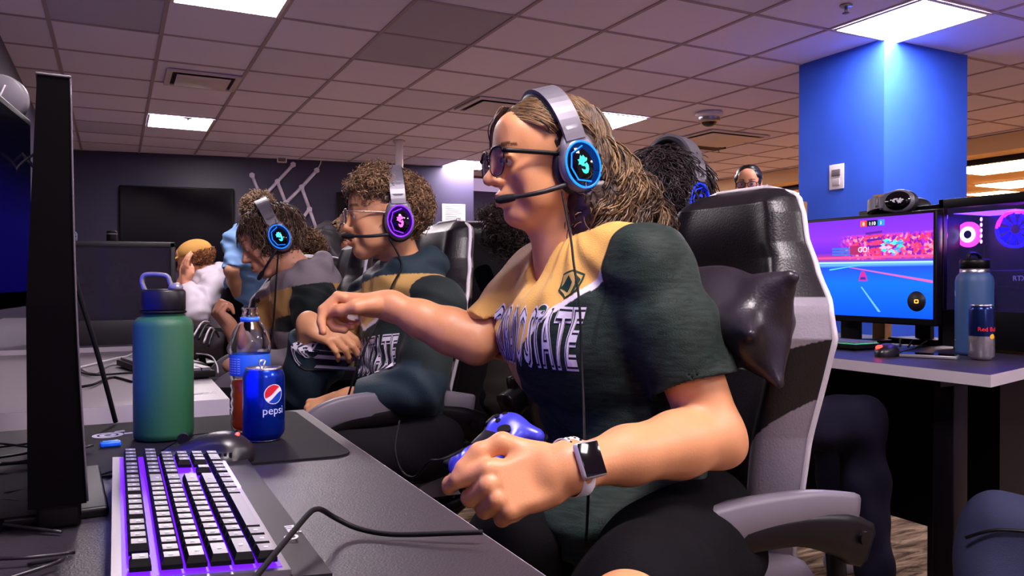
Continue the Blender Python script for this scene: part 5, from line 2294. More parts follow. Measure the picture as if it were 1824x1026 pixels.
def drape(me, bvh, org, R, y0, z0, off=.0015, cuts=2, maxlen=.012):
    """press flat artwork (x right, y up) on a garment, seen from its front; R columns: forward, left, up"""
    bm = bmesh.new()
    bm.from_mesh(me)
    bmesh.ops.triangulate(bm, faces=bm.faces[:])
    for _ in range(cuts):
        le = [e for e in bm.edges if e.calc_length() > maxlen]
        if le:
            bmesh.ops.subdivide_edges(bm, edges=le, cuts=1)
            bmesh.ops.triangulate(bm, faces=[q for q in bm.faces if len(q.verts) > 3])
    dead = []
    for v in bm.verts:
        src = org + R @ np.array([.5, y0 + v.co.x, z0 + v.co.y])
        hit, nn, _, _ = bvh.ray_cast(Vector(src), Vector(-R[:, 0]))
        if hit is None:
            dead.append(v)
            continue
        v.co = hit + nn * (off + v.co.z)
    if dead:
        bmesh.ops.delete(bm, geom=dead, context='VERTS')
    bm.to_mesh(me)
    bm.free()
    return me


def obj_bvh(o):
    me = o.data
    m = wmat(o)
    vs = [m @ v.co for v in me.vertices]
    return BVHTree.FromPolygons(vs, [tuple(p.vertices) for p in me.polygons])


def poly_mesh(pts, z=0.0):
    me = bpy.data.meshes.new('patch')
    me.from_pydata([(x, y, z) for x, y in pts], [], [tuple(range(len(pts)))])
    me.update()
    return me


def place_local(me, inv):
    me.transform(Matrix([list(r) for r in inv]))
    return me


def heather(V, c, amp=.5, f=(900, 60, 60)):
    return c


def leg_pants(name, person, inv, hips, knees, ankles, col, r=(.095, .07, .05), h=.009, folds=.006, pelvis=True, seed=1, foot=True):
    allp = np.array(hips + knees + ankles)
    s = SDF(allp.min(0) - .16, allp.max(0) + .16, h)
    for a, b_, c in zip(hips, knees, ankles):
        s.chain([a, b_, c], list(r), k=.04)
    if pelvis:
        s.cap(hips[0], hips[1], r[0] * 1.15, k=.05)
    n1 = wnoise(seed, 45, 5)
    s.displace(lambda x, y, z: folds * n1(x, y, z))
    V, Q = s.mesh(1)
    Vl = V @ inv[:3, :3].T + inv[:3, 3]
    nv = wnoise(seed + 3, 70, 4)
    cc = np.tile(np.asarray(col), (len(V), 1)) * (1 + .08 * nv(V[:, 0], V[:, 1], V[:, 2]))[:, None]
    return link(name, np_mesh(name, Vl, Q, True, cc), m_plain, person)


def shoe(person, inv, ankle, d, col):
    d = nrm(np.array([d[0], d[1], 0]))
    s = SDF(np.array([*ankle[:2], 0]) - .22, np.array([*ankle[:2], .12]) + .22, .007)
    a = np.array([ankle[0], ankle[1], .045])
    s.chain([a - d * .05, a + d * .06, a + d * .17], [.042, .042, .034], k=.02)
    s.cap(a, [a[0], a[1], .11], .045, .05, k=.03)
    s.plane((0, 0, .002), (0, 0, -1))
    V, Q = s.mesh(1)
    V = V @ inv[:3, :3].T + inv[:3, 3]
    return link('shoe', np_mesh('shoe', V, Q, True, np.tile(np.asarray(col), (len(V), 1))), m_plain, person)
# ================================================================== THE LONG HAIRED PLAYER
def dirc(a, b, c):
    """direction from right / up / away components of the camera"""
    return nrm(RT * a + UP * b + FW * c)


H1 = Frame(P(973, 289, 1.50), dirc(-.93, -.06, -.34), (0.0, 0.02, 1))
p1 = thing('person', 'young man with long wavy light brown hair in green and gold jersey, arm stretched out', 'person', (.86, 1.26, 0))
INV1 = np.array(wmat(p1).inverted())
shL, shR = P(1158, 470, 1.34), P(962, 505, 1.66)
nb = P(1022, 462, 1.52)
elL, wrL = P(1272, 778, 1.27), P(1022, 832, 1.10)
elR, wrR = P(848, 608, 1.58), P(696, 546, 1.60)
pelv = P(1150, 935, 1.47)
T1 = Frame((shL + shR) / 2, np.cross(nrm(np.array([*(shL - shR)[:2], 0])), (0, 0, 1)), (0, 0, 1))
T1.x = nrm(T1.x)
hipL, hipR = pelv + T1.y * .10 + [0, 0, -.0], pelv - T1.y * .10
knL, knR = P(1120, 1104, .95), P(905, 985, 1.32)
hL = Frame(P(1000, 836, 1.085), dirc(-.90, -.24, -.22), dirc(-.12, .38, -.90))
hR = Frame(P(684, 542, 1.60), dirc(-.97, .10, .05), dirc(.05, .93, .30))


def build_p1():
    lo = np.min([shL, shR, elL, wrL, elR, wrR, pelv, knL, knR, H1.o + .13, P(800, 880, 1.1), P(585, 530, 1.62)], 0) - np.array([.05, .05, .06])
    hi = np.max([shL, shR, elL, wrL, elR, wrR, pelv, H1.o + [.0, .0, .15], H1.o + [.12, .12, 0]], 0) + .07
    s = SDF(lo, hi, .003)
    head_sdf(s, H1, nose=1.04, neck_to=nb, neck_r=(.048, .058))
    # throat, collar bones
    s.cap(H1(.015, 0, -.09), nb + T1.x * .035 + [0, 0, -.02], .030, .035, k=.04)
    chest = T1(0.015, 0, -.07)
    s.cap(T1(.0, 0, -.05), pelv, .088, .095, k=.03, sq=(T1.y, 1.45))
    s.cap(nb, shL, .045, .05, k=.05)
    s.cap(nb, shR, .045, .05, k=.05)
    # left arm
    mid = shL * .5 + elL * .5
    s.chain([shL, mid, elL], [.060, .053, .047], k=.02)
    m1, m2 = elL * .72 + wrL * .28, elL * .35 + wrL * .65
    s.chain([elL, m1 + T1.x * .0, m2, wrL], [.047, .050, .041, .0285], k=.02)
    s.ell(elL + [0.012, -.012, -.018], (.030, .030, .026), k=.02)
    s.cap(wrL, hL(-.012, 0, 0), .027, .025, k=.02, sq=(hL.y, 1.15))
    # right arm
    mid = shR * .5 + elR * .5
    s.chain([shR, mid, elR], [.056, .050, .044], k=.02)
    m1, m2 = elR * .7 + wrR * .3, elR * .35 + wrR * .65
    s.chain([elR, m1, m2, wrR], [.044, .045, .036, .026], k=.02)
    s.cap(wrR, hR(-.012, 0, 0), .025, .023, k=.02, sq=(hR.y, 1.1))
    tl = hand_sdf(s, hL, -1, [(.58, .55, .35), (1.05, 1.15, .6), (1.2, 1.3, .6), (1.3, 1.35, .6)],
                  [(.018, .028, -.010), (.060, .058, -.008), (.092, .056, -.012), (.118, .046, -.016)], k=1.08, fat=1.22, spread=(.14, .0, -.04, -.10))
    tr = hand_sdf(s, hR, 1, [(.9, .75, .30), (1.15, 1.25, .6), (1.2, 1.35, .7), (1.2, 1.4, .7)],
                  [(.015, .028, -.012), (.045, .043, -.024), (.078, .035, -.032), (.102, .022, -.036)], k=.98)
    # thighs and knees
    s.chain([hipL, knL], [.08, .058], k=.03)
    s.chain([hipR, knR], [.08, .055], k=.03)

    def extra(V, L, c):
        # knuckles slightly redder
        for tp, d in tl + tr:
            m = np.clip(1 - np.linalg.norm(V - tp, axis=1) / .016, 0, 1)[:, None]
            c = c * (1 - m * .35) + m * .35 * SK1 * np.array([1.05, .72, .68])
        return c
    o = s.build('body', m_skin, p1, skin_col(H1, np.array(lin('d69468')), extra=extra))
    for (tp, d), hf in [(x, hL) for x in tl] + [(x, hR) for x in tr]:
        b = MB()
        b.ball((0, 0, 0), (.0055, .0045, .0014), 10, 6)
        f = Frame(tp + d * .0015, d, hf.z)
        n = nrm(hf.z - d * (hf.z @ d))
        f = Frame(tp + d * .002 + n * .0072, d, n)
        m = f.matrix()
        b.v = [tuple(m @ Vector(v)) for v in b.v]
        b.v = [tuple(INV1[:3, :3] @ np.array(v) + INV1[:3, 3]) for v in b.v]
        b.build('fingernail', M('nail', 'e8b8a8', .25), p1)
    add_eyes(p1, H1, INV1)
    return s


build_p1()

GOLD, GREEN, WHITE1 = np.array(lin('dca85a')), np.array(lin('18241f')), np.array(lin('dcd2dc'))


def stripe_z(y):
    """height of the white chevron on the chest, torso frame"""
    return np.where(y > .05, -.127 + .82 * y, -.086 - 1.3 * (.05 - y))


def build_jersey():
    pts = np.array([shL, shR, elL, elR, pelv, T1(.2, .25, 0), T1(-.15, -.25, 0), T1(0, 0, .1)])
    s = SDF(pts.min(0) - .07, pts.max(0) + np.array([.1, .1, .06]), .0034)
    belly = (T1(.0, 0, -.3) + pelv) / 2
    s.cap(T1(.012, 0, -.075), pelv + [0, 0, .02], .115, .125, k=.0, sq=(T1.y, 1.42))
    s.ell(T1(.035, 0, -.13), (.12, .175, .11), T1.R, k=.06)
    s.ell(pelv + T1.x * .09 + [0, 0, .045], (.175, .20, .10), T1.R, k=.05)
    nbj = nb + [0, 0, -.03]
    for sh in (shL, shR):
        s.cap(nbj, sh, .052, .058, k=.06)
        s.cap(nb + [0, 0, -.012], nb * .42 + sh * .58 + [0, 0, .012], .050, .054, k=.06)
    dL, dR = nrm(elL - shL), nrm(elR - shR)
    cL, cR = shL * .29 + elL * .71, shR * .10 + elR * .90
    s.cap(shL, shL * .6 + elL * .4, .060, .070, k=.045, sq=(T1.x, 1.1))
    s.cap(shL * .6 + elL * .4, cL, .071, .0685, k=.02, sq=(T1.x, 1.1), flat=True)
    s.cap(shR, shR * .6 + elR * .4, .066, .070, k=.05)
    s.cap(shR * .6 + elR * .4, cR, .068, .064, k=.02, flat=True)
    # the sleeves are open
    s.cap(cL - dL * .012, cL + dL * .05, .062, .062, k=.004, op='-', sq=(T1.x, 1.1))
    s.cap(cR - dR * .012, cR + dR * .05, .055, .055, k=.004, op='-')
    # neck opening, a V to the front
    s.cap(nb + [0, 0, -.02], nb + [0, 0, .2], .064, .09, k=.012, op='-')
    s.cap(nb + T1.x * .045 + [0, 0, .02], nb + T1.x * .115 + [0, 0, -.055], .05, .012, k=.01, op='-')
    # folds
    fo, R = T1.o, T1.R
    n1, n2, n3 = wnoise(31, 22, 5), wnoise(37, 55, 5), wnoise(39, 18, 4)

    def folds(x, y, z):
        lx = (x - fo[0]) * R[0, 0] + (y - fo[1]) * R[1, 0]
        ly = (x - fo[0]) * R[0, 1] + (y - fo[1]) * R[1, 1]
        lz = z - fo[2]
        low = np.clip((-lz - .16) / .12, 0, 1)
        # slanting drags across the belly and bunched cloth at the waist
        a = np.sin(95 * (lz + .35 * ly + .25 * lx) + 2.2 * n1(x, y, z)) * .0048 * low
        a += np.sin(60 * (lz * .6 - ly * .9) + 2.5 * n3(x, y, z)) * .0030 * (1 - low) * np.clip((-lz + .06) / .08, 0, 1) * np.clip((.16 - ly) / .05, 0, 1)
        arm = np.clip((ly - .17) / .05, 0, 1)
        a += np.sin(16 * np.arctan2(ly - .02, -lz + .09) + 1.5 * n3(x, y, z)) * .0022 * np.clip((lx - .04) / .04, 0, 1) * (1 - low)
        a += np.sin(70 * (lz + lx * .6) + 2.0 * n1(x, y, z)) * .0013 * arm
        arr = np.clip((-ly - .12) / .05, 0, 1)
        a += np.sin(120 * (lz * .7 + lx) + 2.0 * n1(x, y, z)) * .0050 * arr
        return a + .0005 * n2(x, y, z)
    s.displace(folds)
    cl = wnoise(41, 40, 4)

    def colf(V):
        L = (V - fo) @ R
        c = np.tile(GREEN, (len(V), 1))
        y, z, x = L[:, 1], L[:, 2], L[:, 0]
        zc = stripe_z(y)
        gold = (z > zc) & (y < .155)
        left_sleeve = y > .155
        right_sl = (y < -.16)
        white = (np.abs(z - zc) < .0085) & (y < .155) & (y > .035) & (x > 0)
        c[gold | right_sl] = GOLD
        c[white] = WHITE1
        seam = (np.abs(y - .155) < .0025) & (z > -.12)
        c[seam] = GREEN * .5
        # heather of the green cloth: fine level streaks
        st = np.sin(V[:, 2] * 900 + 3 * cl(V[:, 0] * 2, V[:, 1] * 2, V[:, 2] * 12)) * np.sin(V[:, 0] * 60 + V[:, 1] * 75 + 4 * cl(V[:, 0], V[:, 1], V[:, 2] * 4))
        gm = (~gold) & (~right_sl) & (~white)
        c[gm] = c[gm] * (1.15 + .75 * st[gm])[:, None]
        return c
    o = s.build('jersey', m_cloth, p1, colf)
    return o


jersey = build_jersey()
bv = obj_bvh(jersey)


def art(name, me, mat, y0, z0, off, maxlen=.012):
    drape(me, bv, T1.o, T1.R, y0, z0, off, 3, maxlen)
    place_local(me, INV1)
    return link(name, me, mat, p1 if name.startswith('jersey') else jersey)


TXT_Z = -.108
ring = []
for a_ in np.linspace(0, 2 * math.pi, 49)[:-1]:
    for r_ in np.linspace(.050, .15, 40):
        src = nb + T1.x * r_ * math.cos(a_) + T1.y * r_ * math.sin(a_) + np.array([0, 0, .12])
        h_ = bv.ray_cast(Vector(src), Vector((0, 0, -1)))[0]
        if h_ is not None and h_[2] > nb[2] - .10:
            ring.append(np.array(h_) + [0, 0, .001])
            break
if len(ring) > 20:
    ring = np.array(ring)
    for _ in range(2):
        ring = .5 * ring + .25 * np.roll(ring, 1, 0) + .25 * np.roll(ring, -1, 0)
    for nm_, rr0, mt_ in (('collar', .0052, M('collar_gold', 'cc9c54', .6)), ('collar_stripe', .0022, M('collar_green', '25352f', .6))):
        b = MB()
        rg = ring if nm_ == 'collar' else np.array([nb * 0 + p_ + nrm((p_ - nb) * [1, 1, 0]) * .003 + [0, 0, .0045] for p_ in ring])
        b.tube([INV1[:3, :3] @ p_ + INV1[:3, 3] for p_ in list(rg) + [rg[0], rg[1]]], rr0, 8, smooth_path=False)
        b.build(nm_, mt_, jersey)

m_wprint = M('jersey_print_white', 'dcd2e2', .5)
m_oprint = M('jersey_print_dark', '14161c', .6)
for k, (txt, yc, w_) in enumerate((('COLORADO', -.062, .150), ('STATE', .072, .106))):
    for lay, (mt, bold, of) in enumerate(((m_wprint, .055, .0016), (m_oprint, .035, .0024), (m_wprint, .012, .0032))):
        cu = bpy.data.curves.new('lettering', 'FONT')
        cu.body = txt
        cu.size = .1
        cu.align_x = 'CENTER'
        cu.resolution_u = 2
        cu.offset = .0030 * (2 - lay)
        cu.space_character = 1.12
        ob = bpy.data.objects.new('lettering', cu)
        C.objects.link(ob)
        bpy.context.view_layer.update()
        me = bpy.data.meshes.new_from_object(ob.evaluated_get(bpy.context.evaluated_depsgraph_get()))
        bpy.data.objects.remove(ob)
        xs = [v.co.x for v in me.vertices]
        sx = w_ / (max(xs) - min(xs))
        for v in me.vertices:
            v.co.x *= sx
            v.co.y = (v.co.y - .036) * 1.34
            v.co.z = 0
        art('printed_word', me, mt, yc + .01, TXT_Z, of)
# two small crests on the left breast
shield = [(-.021, .022), (0, .030), (.021, .022), (.019, -.008), (.0, -.022), (-.019, -.008)]
for sc, mt, of in ((1.0, M('crest_green', '1d3a2c', .5), .0018), (.86, M('crest_gold', 'c9a45e', .5), .0024)):
    art('crest_shield', poly_mesh([(x * sc, y * sc) for x, y in shield]), mt, .088, -.022, of, .006)
art('crest_mark', poly_mesh([(-.018, -.004), (-.004, .02), (.004, .008), (.0, -.012), (-.008, -.008)]), M('crest_green', '1d3a2c', .5), .088, -.022, .003, .006)
art('crest_mark', poly_mesh([(.006, .022), (.017, .012), (.015, -.008), (.008, -.012), (.010, .004)]), M('crest_green', '1d3a2c', .5), .088, -.022, .003, .006)
art('round_crest', poly_mesh([(.013 * math.cos(a), .013 * math.sin(a)) for a in np.linspace(0, 6.28, 19)[:-1]]), m_wprint, .058, -.066, .0024, .006)
art('round_crest', poly_mesh([(.011 * math.cos(a), .011 * math.sin(a)) for a in np.linspace(0, 6.28, 19)[:-1]]), M('crest_green', '1d3a2c', .5), .058, -.066, .003, .006)

leg_pants('shorts', p1, INV1, [hipL, hipR], [hipL * .22 + knL * .78, hipR * .15 + knR * .85], [hipL * .12 + knL * .88, hipR * .05 + knR * .95], lin('0a080c'), (.118, .088, .080), h=.006, folds=.005, seed=5)

# ---- hair: long, wavy, parted in the middle
rs = np.random.RandomState(12)
HB, HLt, HDk = np.array(lin('432d22')), np.array(lin('b48e62')), np.array(lin('2c1d18'))


def p1_extra(s):
    s.chain([H1(-.05, 0, .03), H1(-.09, 0, -.02), H1(-.105, 0, -.07), H1(-.09, .0, -.11)], [.070, .058, .05, .035], k=.05, sq=(H1.y, 1.15))
    for y in (-1, 1):
        s.chain([H1(-.05, y * .045, -.02), H1(-.062, y * .06, -.09), H1(-.05, y * .055, -.14)], [.052, .048, .034], k=.04)


def p1_cut(s):
    s.ell(H1(.100, 0, -.004), (.060, .12, .090), H1.R, k=.02, op='-')
    s.box(H1(.09, 0, -.10), (.105, .14, .10), H1.R, .03, k=.02, op='-')
    s.ell(H1(-.004, .125, -.010), (.060, .045, .070), H1.R, k=.02, op='-')


c0 = H1.o
scalp_base(H1, p1, INV1, HB * .75, c0 - np.array([.26, .26, .24]), c0 + np.array([.26, .26, .18]), p1_extra, h=.0042, cut=p1_cut, off=-.004, noise=.002, face=False)


def wavy(N, K, back, rseed):
    """locks start on the scalp, follow it towards the nape and then hang in waves"""
    rs = np.random.RandomState(rseed)
    P_, Rr, Cc = [], [], []
    t = np.linspace(0, 1, K)
    cen = np.array([-.018, 0, .034])
    for i in range(N):
        side = 1 if rs.rand() < .62 else -1
        if not back:
            u = rs.rand()
            if rs.rand() < .6:
                ang = u * 1.75 - .12                        # along the parting, brow to crown
                d0 = np.array([math.cos(ang + .52), side * .06, math.sin(ang + .52)])
            else:
                d0 = nrm(np.array([rs.uniform(-.9, .75), side * rs.uniform(.05, .6), rs.uniform(.45, 1)]))
            d1 = nrm(np.array([-.60 + rs.normal(0, .16), side * .74, -.30 + rs.normal(0, .16)]))
            split = rs.uniform(.48, .60)
        else:
            az = rs.uniform(-1.3, 1.45)
            d0 = nrm(np.array([-math.cos(az * .8), math.sin(az) * .9, rs.uniform(-.05, .8)]))
            d1 = nrm(np.array([-math.cos(az) * .95, math.sin(az) * .8, -.35]))
            side = 1 if az > 0 else -1
            split = rs.uniform(.25, .4)
        key = (int((d1[0] + 1) * 7), int((d1[1] + 1) * 6), side, int(rs.rand() * 3))
        cr = np.random.RandomState(abs(hash(key)) % 99991)
        th = .004 + .011 * rs.rand() + (.004 if back else 0)
        rad = np.array([.099, .078, .082]) + th
        a = np.minimum(t / split, 1)
        if back:
            dm = nrm(d0 + d1)
        else:
            dm = nrm(np.array([.75 * max(d0[0], -.3), side * (.55 + .35 * rs.rand()), .34 + .4 * rs.rand() + .25 * (1 - abs(d0[0]))]))
        sl = ((1 - a) ** 2)[:, None] * d0 + (2 * a * (1 - a))[:, None] * dm * 1.15 + (a ** 2)[:, None] * d1
        sl = sl / np.linalg.norm(sl, axis=1, keepdims=True)
        q = cen + rad * sl
        h = np.maximum(t - split, 0) / (1 - split)
        L = cr.uniform(.13, .20) + .025 * rs.rand() - (.02 if not back else 0)
        fl = cr.uniform(.03, .125) if back else cr.uniform(.015, .07)
        q[:, 2] -= L * h ** 1.12
        q[:, 0] -= fl * np.sin(np.clip(h * 1.25, 0, 1.3) * 1.9) * abs(d1[0]) * 1.15
        q[:, 1] += side * .02 * np.sin(h * 2.4)
        ph, wf = cr.uniform(0, 6.28), cr.uniform(15, 24)
        am = (.022 if back else .016) * h ** .5 + .003 * a
        j1, j2 = rs.normal(0, .22), rs.normal(0, .005)
        q[:, 0] += am * np.sin(wf * t + ph + j1) + j2 * t
        q[:, 1] += side * am * .9 * np.cos(wf * t + ph + j1) + rs.normal(0, .004) * t
        q[:, 2] += .35 * am * np.sin(wf * 1.3 * t + ph)
        xb = q[:, 0] + .024 - .22 * q[:, 2]
        m_b = (np.abs(xb) < .028) & (q[:, 2] > .02)
        e_ = (q - cen) / (np.array([.099, .078, .082]) + .006)
        ln_ = np.linalg.norm(e_, axis=1)
        sc_ = np.where(m_b & (ln_ > 1), 1 / np.maximum(ln_, 1e-6), 1)
        q = cen + (q - cen) * sc_[:, None]
        m_ear = (q[:, 2] < .05) & (q[:, 2] > -.085) & (q[:, 0] > -.058) & (q[:, 0] < .05)
        q[:, 1] = np.where(m_ear, np.sign(q[:, 1]) * np.minimum(np.abs(q[:, 1]), .072), q[:, 1])
        lim = np.where(q[:, 2] < .07, .034 + 1.0 * (q[:, 2] - .03), .2)
        q[:, 0] = np.minimum(q[:, 0], np.maximum(lim, -.035))
        P_.append(H1.o + q @ H1.R.T)
        Rr.append((.0015 + .0009 * rs.rand()) * (1 - .55 * t ** 3))
        m = np.clip(cr.rand() * 1.0 + rs.rand() * .4 - .25, 0, 1.15)
        if back:
            m = m ** 2 * .6
        Cc.append((HB * (1 - m) + HLt * m) * (.60 + .35 * rs.rand()))
    return np.array(P_), np.array(Rr), np.array(Cc)


pp, rr_, cc_ = wavy(4600, 30, False, 12)
strands('hair', pp, rr_, cc_, p1, INV1)
rs9 = np.random.RandomState(5)
pp, rr_, cc_ = curls(H1, 1500, rs9, np.array(lin('2a1b16')), np.array(lin('8a6848')), length=.052, hr=.0105, turns=1.5, r0=.0021, K=18, off=0.0, base_r=(.078, .078, .072), cshift=(-.088, 0, -.062), droop=.5, out=.6,
                     region=lambda p, d: p[0] < -.045 and p[2] < -.005 and p[2] > -.125)
strands('hair', pp, rr_, cc_, p1, INV1)
K_ = 20
t_ = np.linspace(0, 1, K_)
r2_ = np.random.RandomState(77)
lk, lr, lc = [], [], []
for i_ in range(170):     # the lock that falls over the far temple
    a0, a1, a2, a3 = np.array([.070, -.018, .106]), np.array([.088, -.045, .088]), np.array([.083, -.068, .050]), np.array([.060, -.080, .010])
    j_ = r2_.normal(0, .004, 3) * [1, 1, .8]
    q_ = ((1 - t_) ** 3)[:, None] * a0 + (3 * t_ * (1 - t_) ** 2)[:, None] * a1 + (3 * t_ ** 2 * (1 - t_))[:, None] * a2 + (t_ ** 3)[:, None] * a3
    q_ = q_ + j_ * (.5 + t_)[:, None] + np.stack([.003 * np.sin(9 * t_ + i_ % 5), 0 * t_, 0 * t_], 1)
    lk.append(H1.o + q_ @ H1.R.T)
    lr.append(.0014 * (1 - .5 * t_ ** 2))
    m_ = r2_.rand() * .6
    lc.append(HB * (1 - m_) + HLt * m_)
strands('hair', np.array(lk), np.array(lr), np.array(lc), p1, INV1)
pp, rr_, cc_ = wavy(3800, 26, True, 44)
strands('hair', pp, rr_, cc_, p1, INV1)

headset('grey headset with blue rings and a green dragon mark, on the long haired player', Frame(H1(-.024, .0, -.010), H1.x, H1.z, .95), ring='0a70ff', logo='30ffb8', mic_end=(.128, .060, -.066), w=.094, band_top=.147, ring_s=1.1, tilt=.22)
eyeglasses('black half-rim glasses on the long haired player', H1, rim_r=.0012, mat=m_black, lens_mat=M('tinted_lens', '8474a8', .04, trans=.8, ior=1.3, spec=.7), w=.030, h=.0265, brow=.0024, temple_r=.0042, shape=2.5, xoff=.112)

# ---- watch on the left wrist
wf = Frame(wrL * .72 + hL(-.01, 0, 0) * .28 + [0, 0, .0], nrm(elL - wrL), hL.z)
t = thing('smart_watch', 'white banded smart watch with a black square face on the wrist', 'watch', matrix=wf.matrix())
b = MB()
n = 40
vs, fs = [], []
ra, rb = .0400, .0345
for i in range(n):
    a = 2 * math.pi * i / n
    for (xx, rr2) in ((-.0105, 0), (.0105, 0), (.0105, .0022), (-.0105, .0022)):
        vs.append((xx, (ra + rr2) * math.cos(a), (rb + rr2) * math.sin(a)))
for i in range(n):
    for j in range(4):
        fs.append((i * 4 + j, i * 4 + (j + 1) % 4, ((i + 1) % n) * 4 + (j + 1) % 4, ((i + 1) % n) * 4 + j))
b.add(vs, fs)
m_band = M('watch_band_white', 'dcd4da', .5)
b.build('band', m_band, t)
b = MB()
for i, a in enumerate([math.radians(q) for q in (105, 118, 131, 144, 157, 170)]):
    for xx in ((-.0055, .0055) if i % 2 else (0, -.0085, .0085)):
        c = Vector((xx, -(ra + .0024) * math.cos(a), (rb + .0024) * math.sin(a)))
        nn = nrm((0, -math.cos(a) / ra, math.sin(a) / rb))
        b.cyl(np.array(c) - nn * .002, np.array(c) + nn * .0003, .0019, n=10)
b.build('band_holes', m_black, t)
b = MB()
mz = Matrix.Translation((0, -.004, rb + .001)) @ Matrix.Rotation(.12, 4, 'X')
b.box((-.020, -.025, 0), (.020, .025, .0115), mz, bev=.005)
b.build('case', M('watch_silver', 'cfc8d0', .3, .5), t)
b = MB()
b.box((-.0178, -.0226, .0108), (.0178, .0226, .0122), mz, bev=.0006)
b.build('screen', m_blackg, t)
b = MB()
b.cyl(mz @ Vector((.0175, .009, .005)), mz @ Vector((.0198, .009, .005)), .0036)
b.build('crown', m_steel, t)

# ---- controller in the left hand
cf = Frame(P(876, 797, 1.175), dirc(-.80, .10, .60), dirc(.05, .80, -.55))
t = thing('game_controller', 'blue and black game controller held in the long haired player\'s left hand', 'controller', matrix=cf.matrix())
s = SDF(cf.o - .12, cf.o + .12, .0022)
s.box(cf(0, 0, 0), (.030, .045, .012), cf.R, .012)
for y in (-1, 1):
    s.ell(cf(.008, y * .048, .002), (.030, .028, .017), cf.R, k=.012)
    s.cap(cf(.0, y * .052, 0), cf(-.040, y * .058, -.010), .018, .013, k=.016)
V, Q = s.mesh(2)
iv = np.array(wmat(t).inverted())
Vl = V @ iv[:3, :3].T + iv[:3, 3]
link('shell', np_mesh('shell', Vl, Q), M('controller_blue', '3a3cc8', .32, spec=.6), t)
for y in (-1, 1):
    b = MB()
    b.box((.030, y * .052 - .013, -.006), (.044, y * .052 + .013, .008), bev=.004)
    b.build('trigger', m_black, t)
for y in (-.022, .022):
    b = MB()
    b.cyl((-.012, y, .010), (-.012, y, .019), .006)
    b.cyl((-.012, y, .018), (-.012, y, .0225), .0105)
    b.build('thumbstick', m_black, t)
b = MB()
b.box((.0, -.019, .0115), (.024, .019, .0150), bev=.002)
b.build('touch_panel', M('controller_dark', '15121c', .3), t)
b = MB()
for a in range(4):
    b.cyl((.012 + .009 * math.cos(a * 1.571), -.048 + .009 * math.sin(a * 1.571), .014), (.012 + .009 * math.cos(a * 1.571), -.048 + .009 * math.sin(a * 1.571), .021), .0042)
b.build('button', m_black, t)
cable('controller_cable', 'thin black cord hanging from the blue controller to the floor behind the desk', [cf(.03, .0, 0), P(790, 818, 1.12), P(765, 822, 1.2), P(738, 850, 1.3), P(715, 838, 1.38), P(704, 800, 1.4), P(712, 750, 1.45)], .0022)
cable('headset_cable', 'long black cord hanging from the headset down the front of the jersey', [H1(.012, .092, -.068), P(1016, 420, 1.36), P(1022, 470, 1.33), P(1032, 540, 1.29), P(1036, 640, 1.27), P(1040, 730, 1.22), P(1042, 800, 1.115), P(1048, 860, 1.11), P(1046, 930, 1.13), P(1044, 965, 1.2)], .0022)
# ================================================================== THE OTHER PEOPLE
def lerp(a, b, t):
    return np.asarray(a) * (1 - t) + np.asarray(b) * t


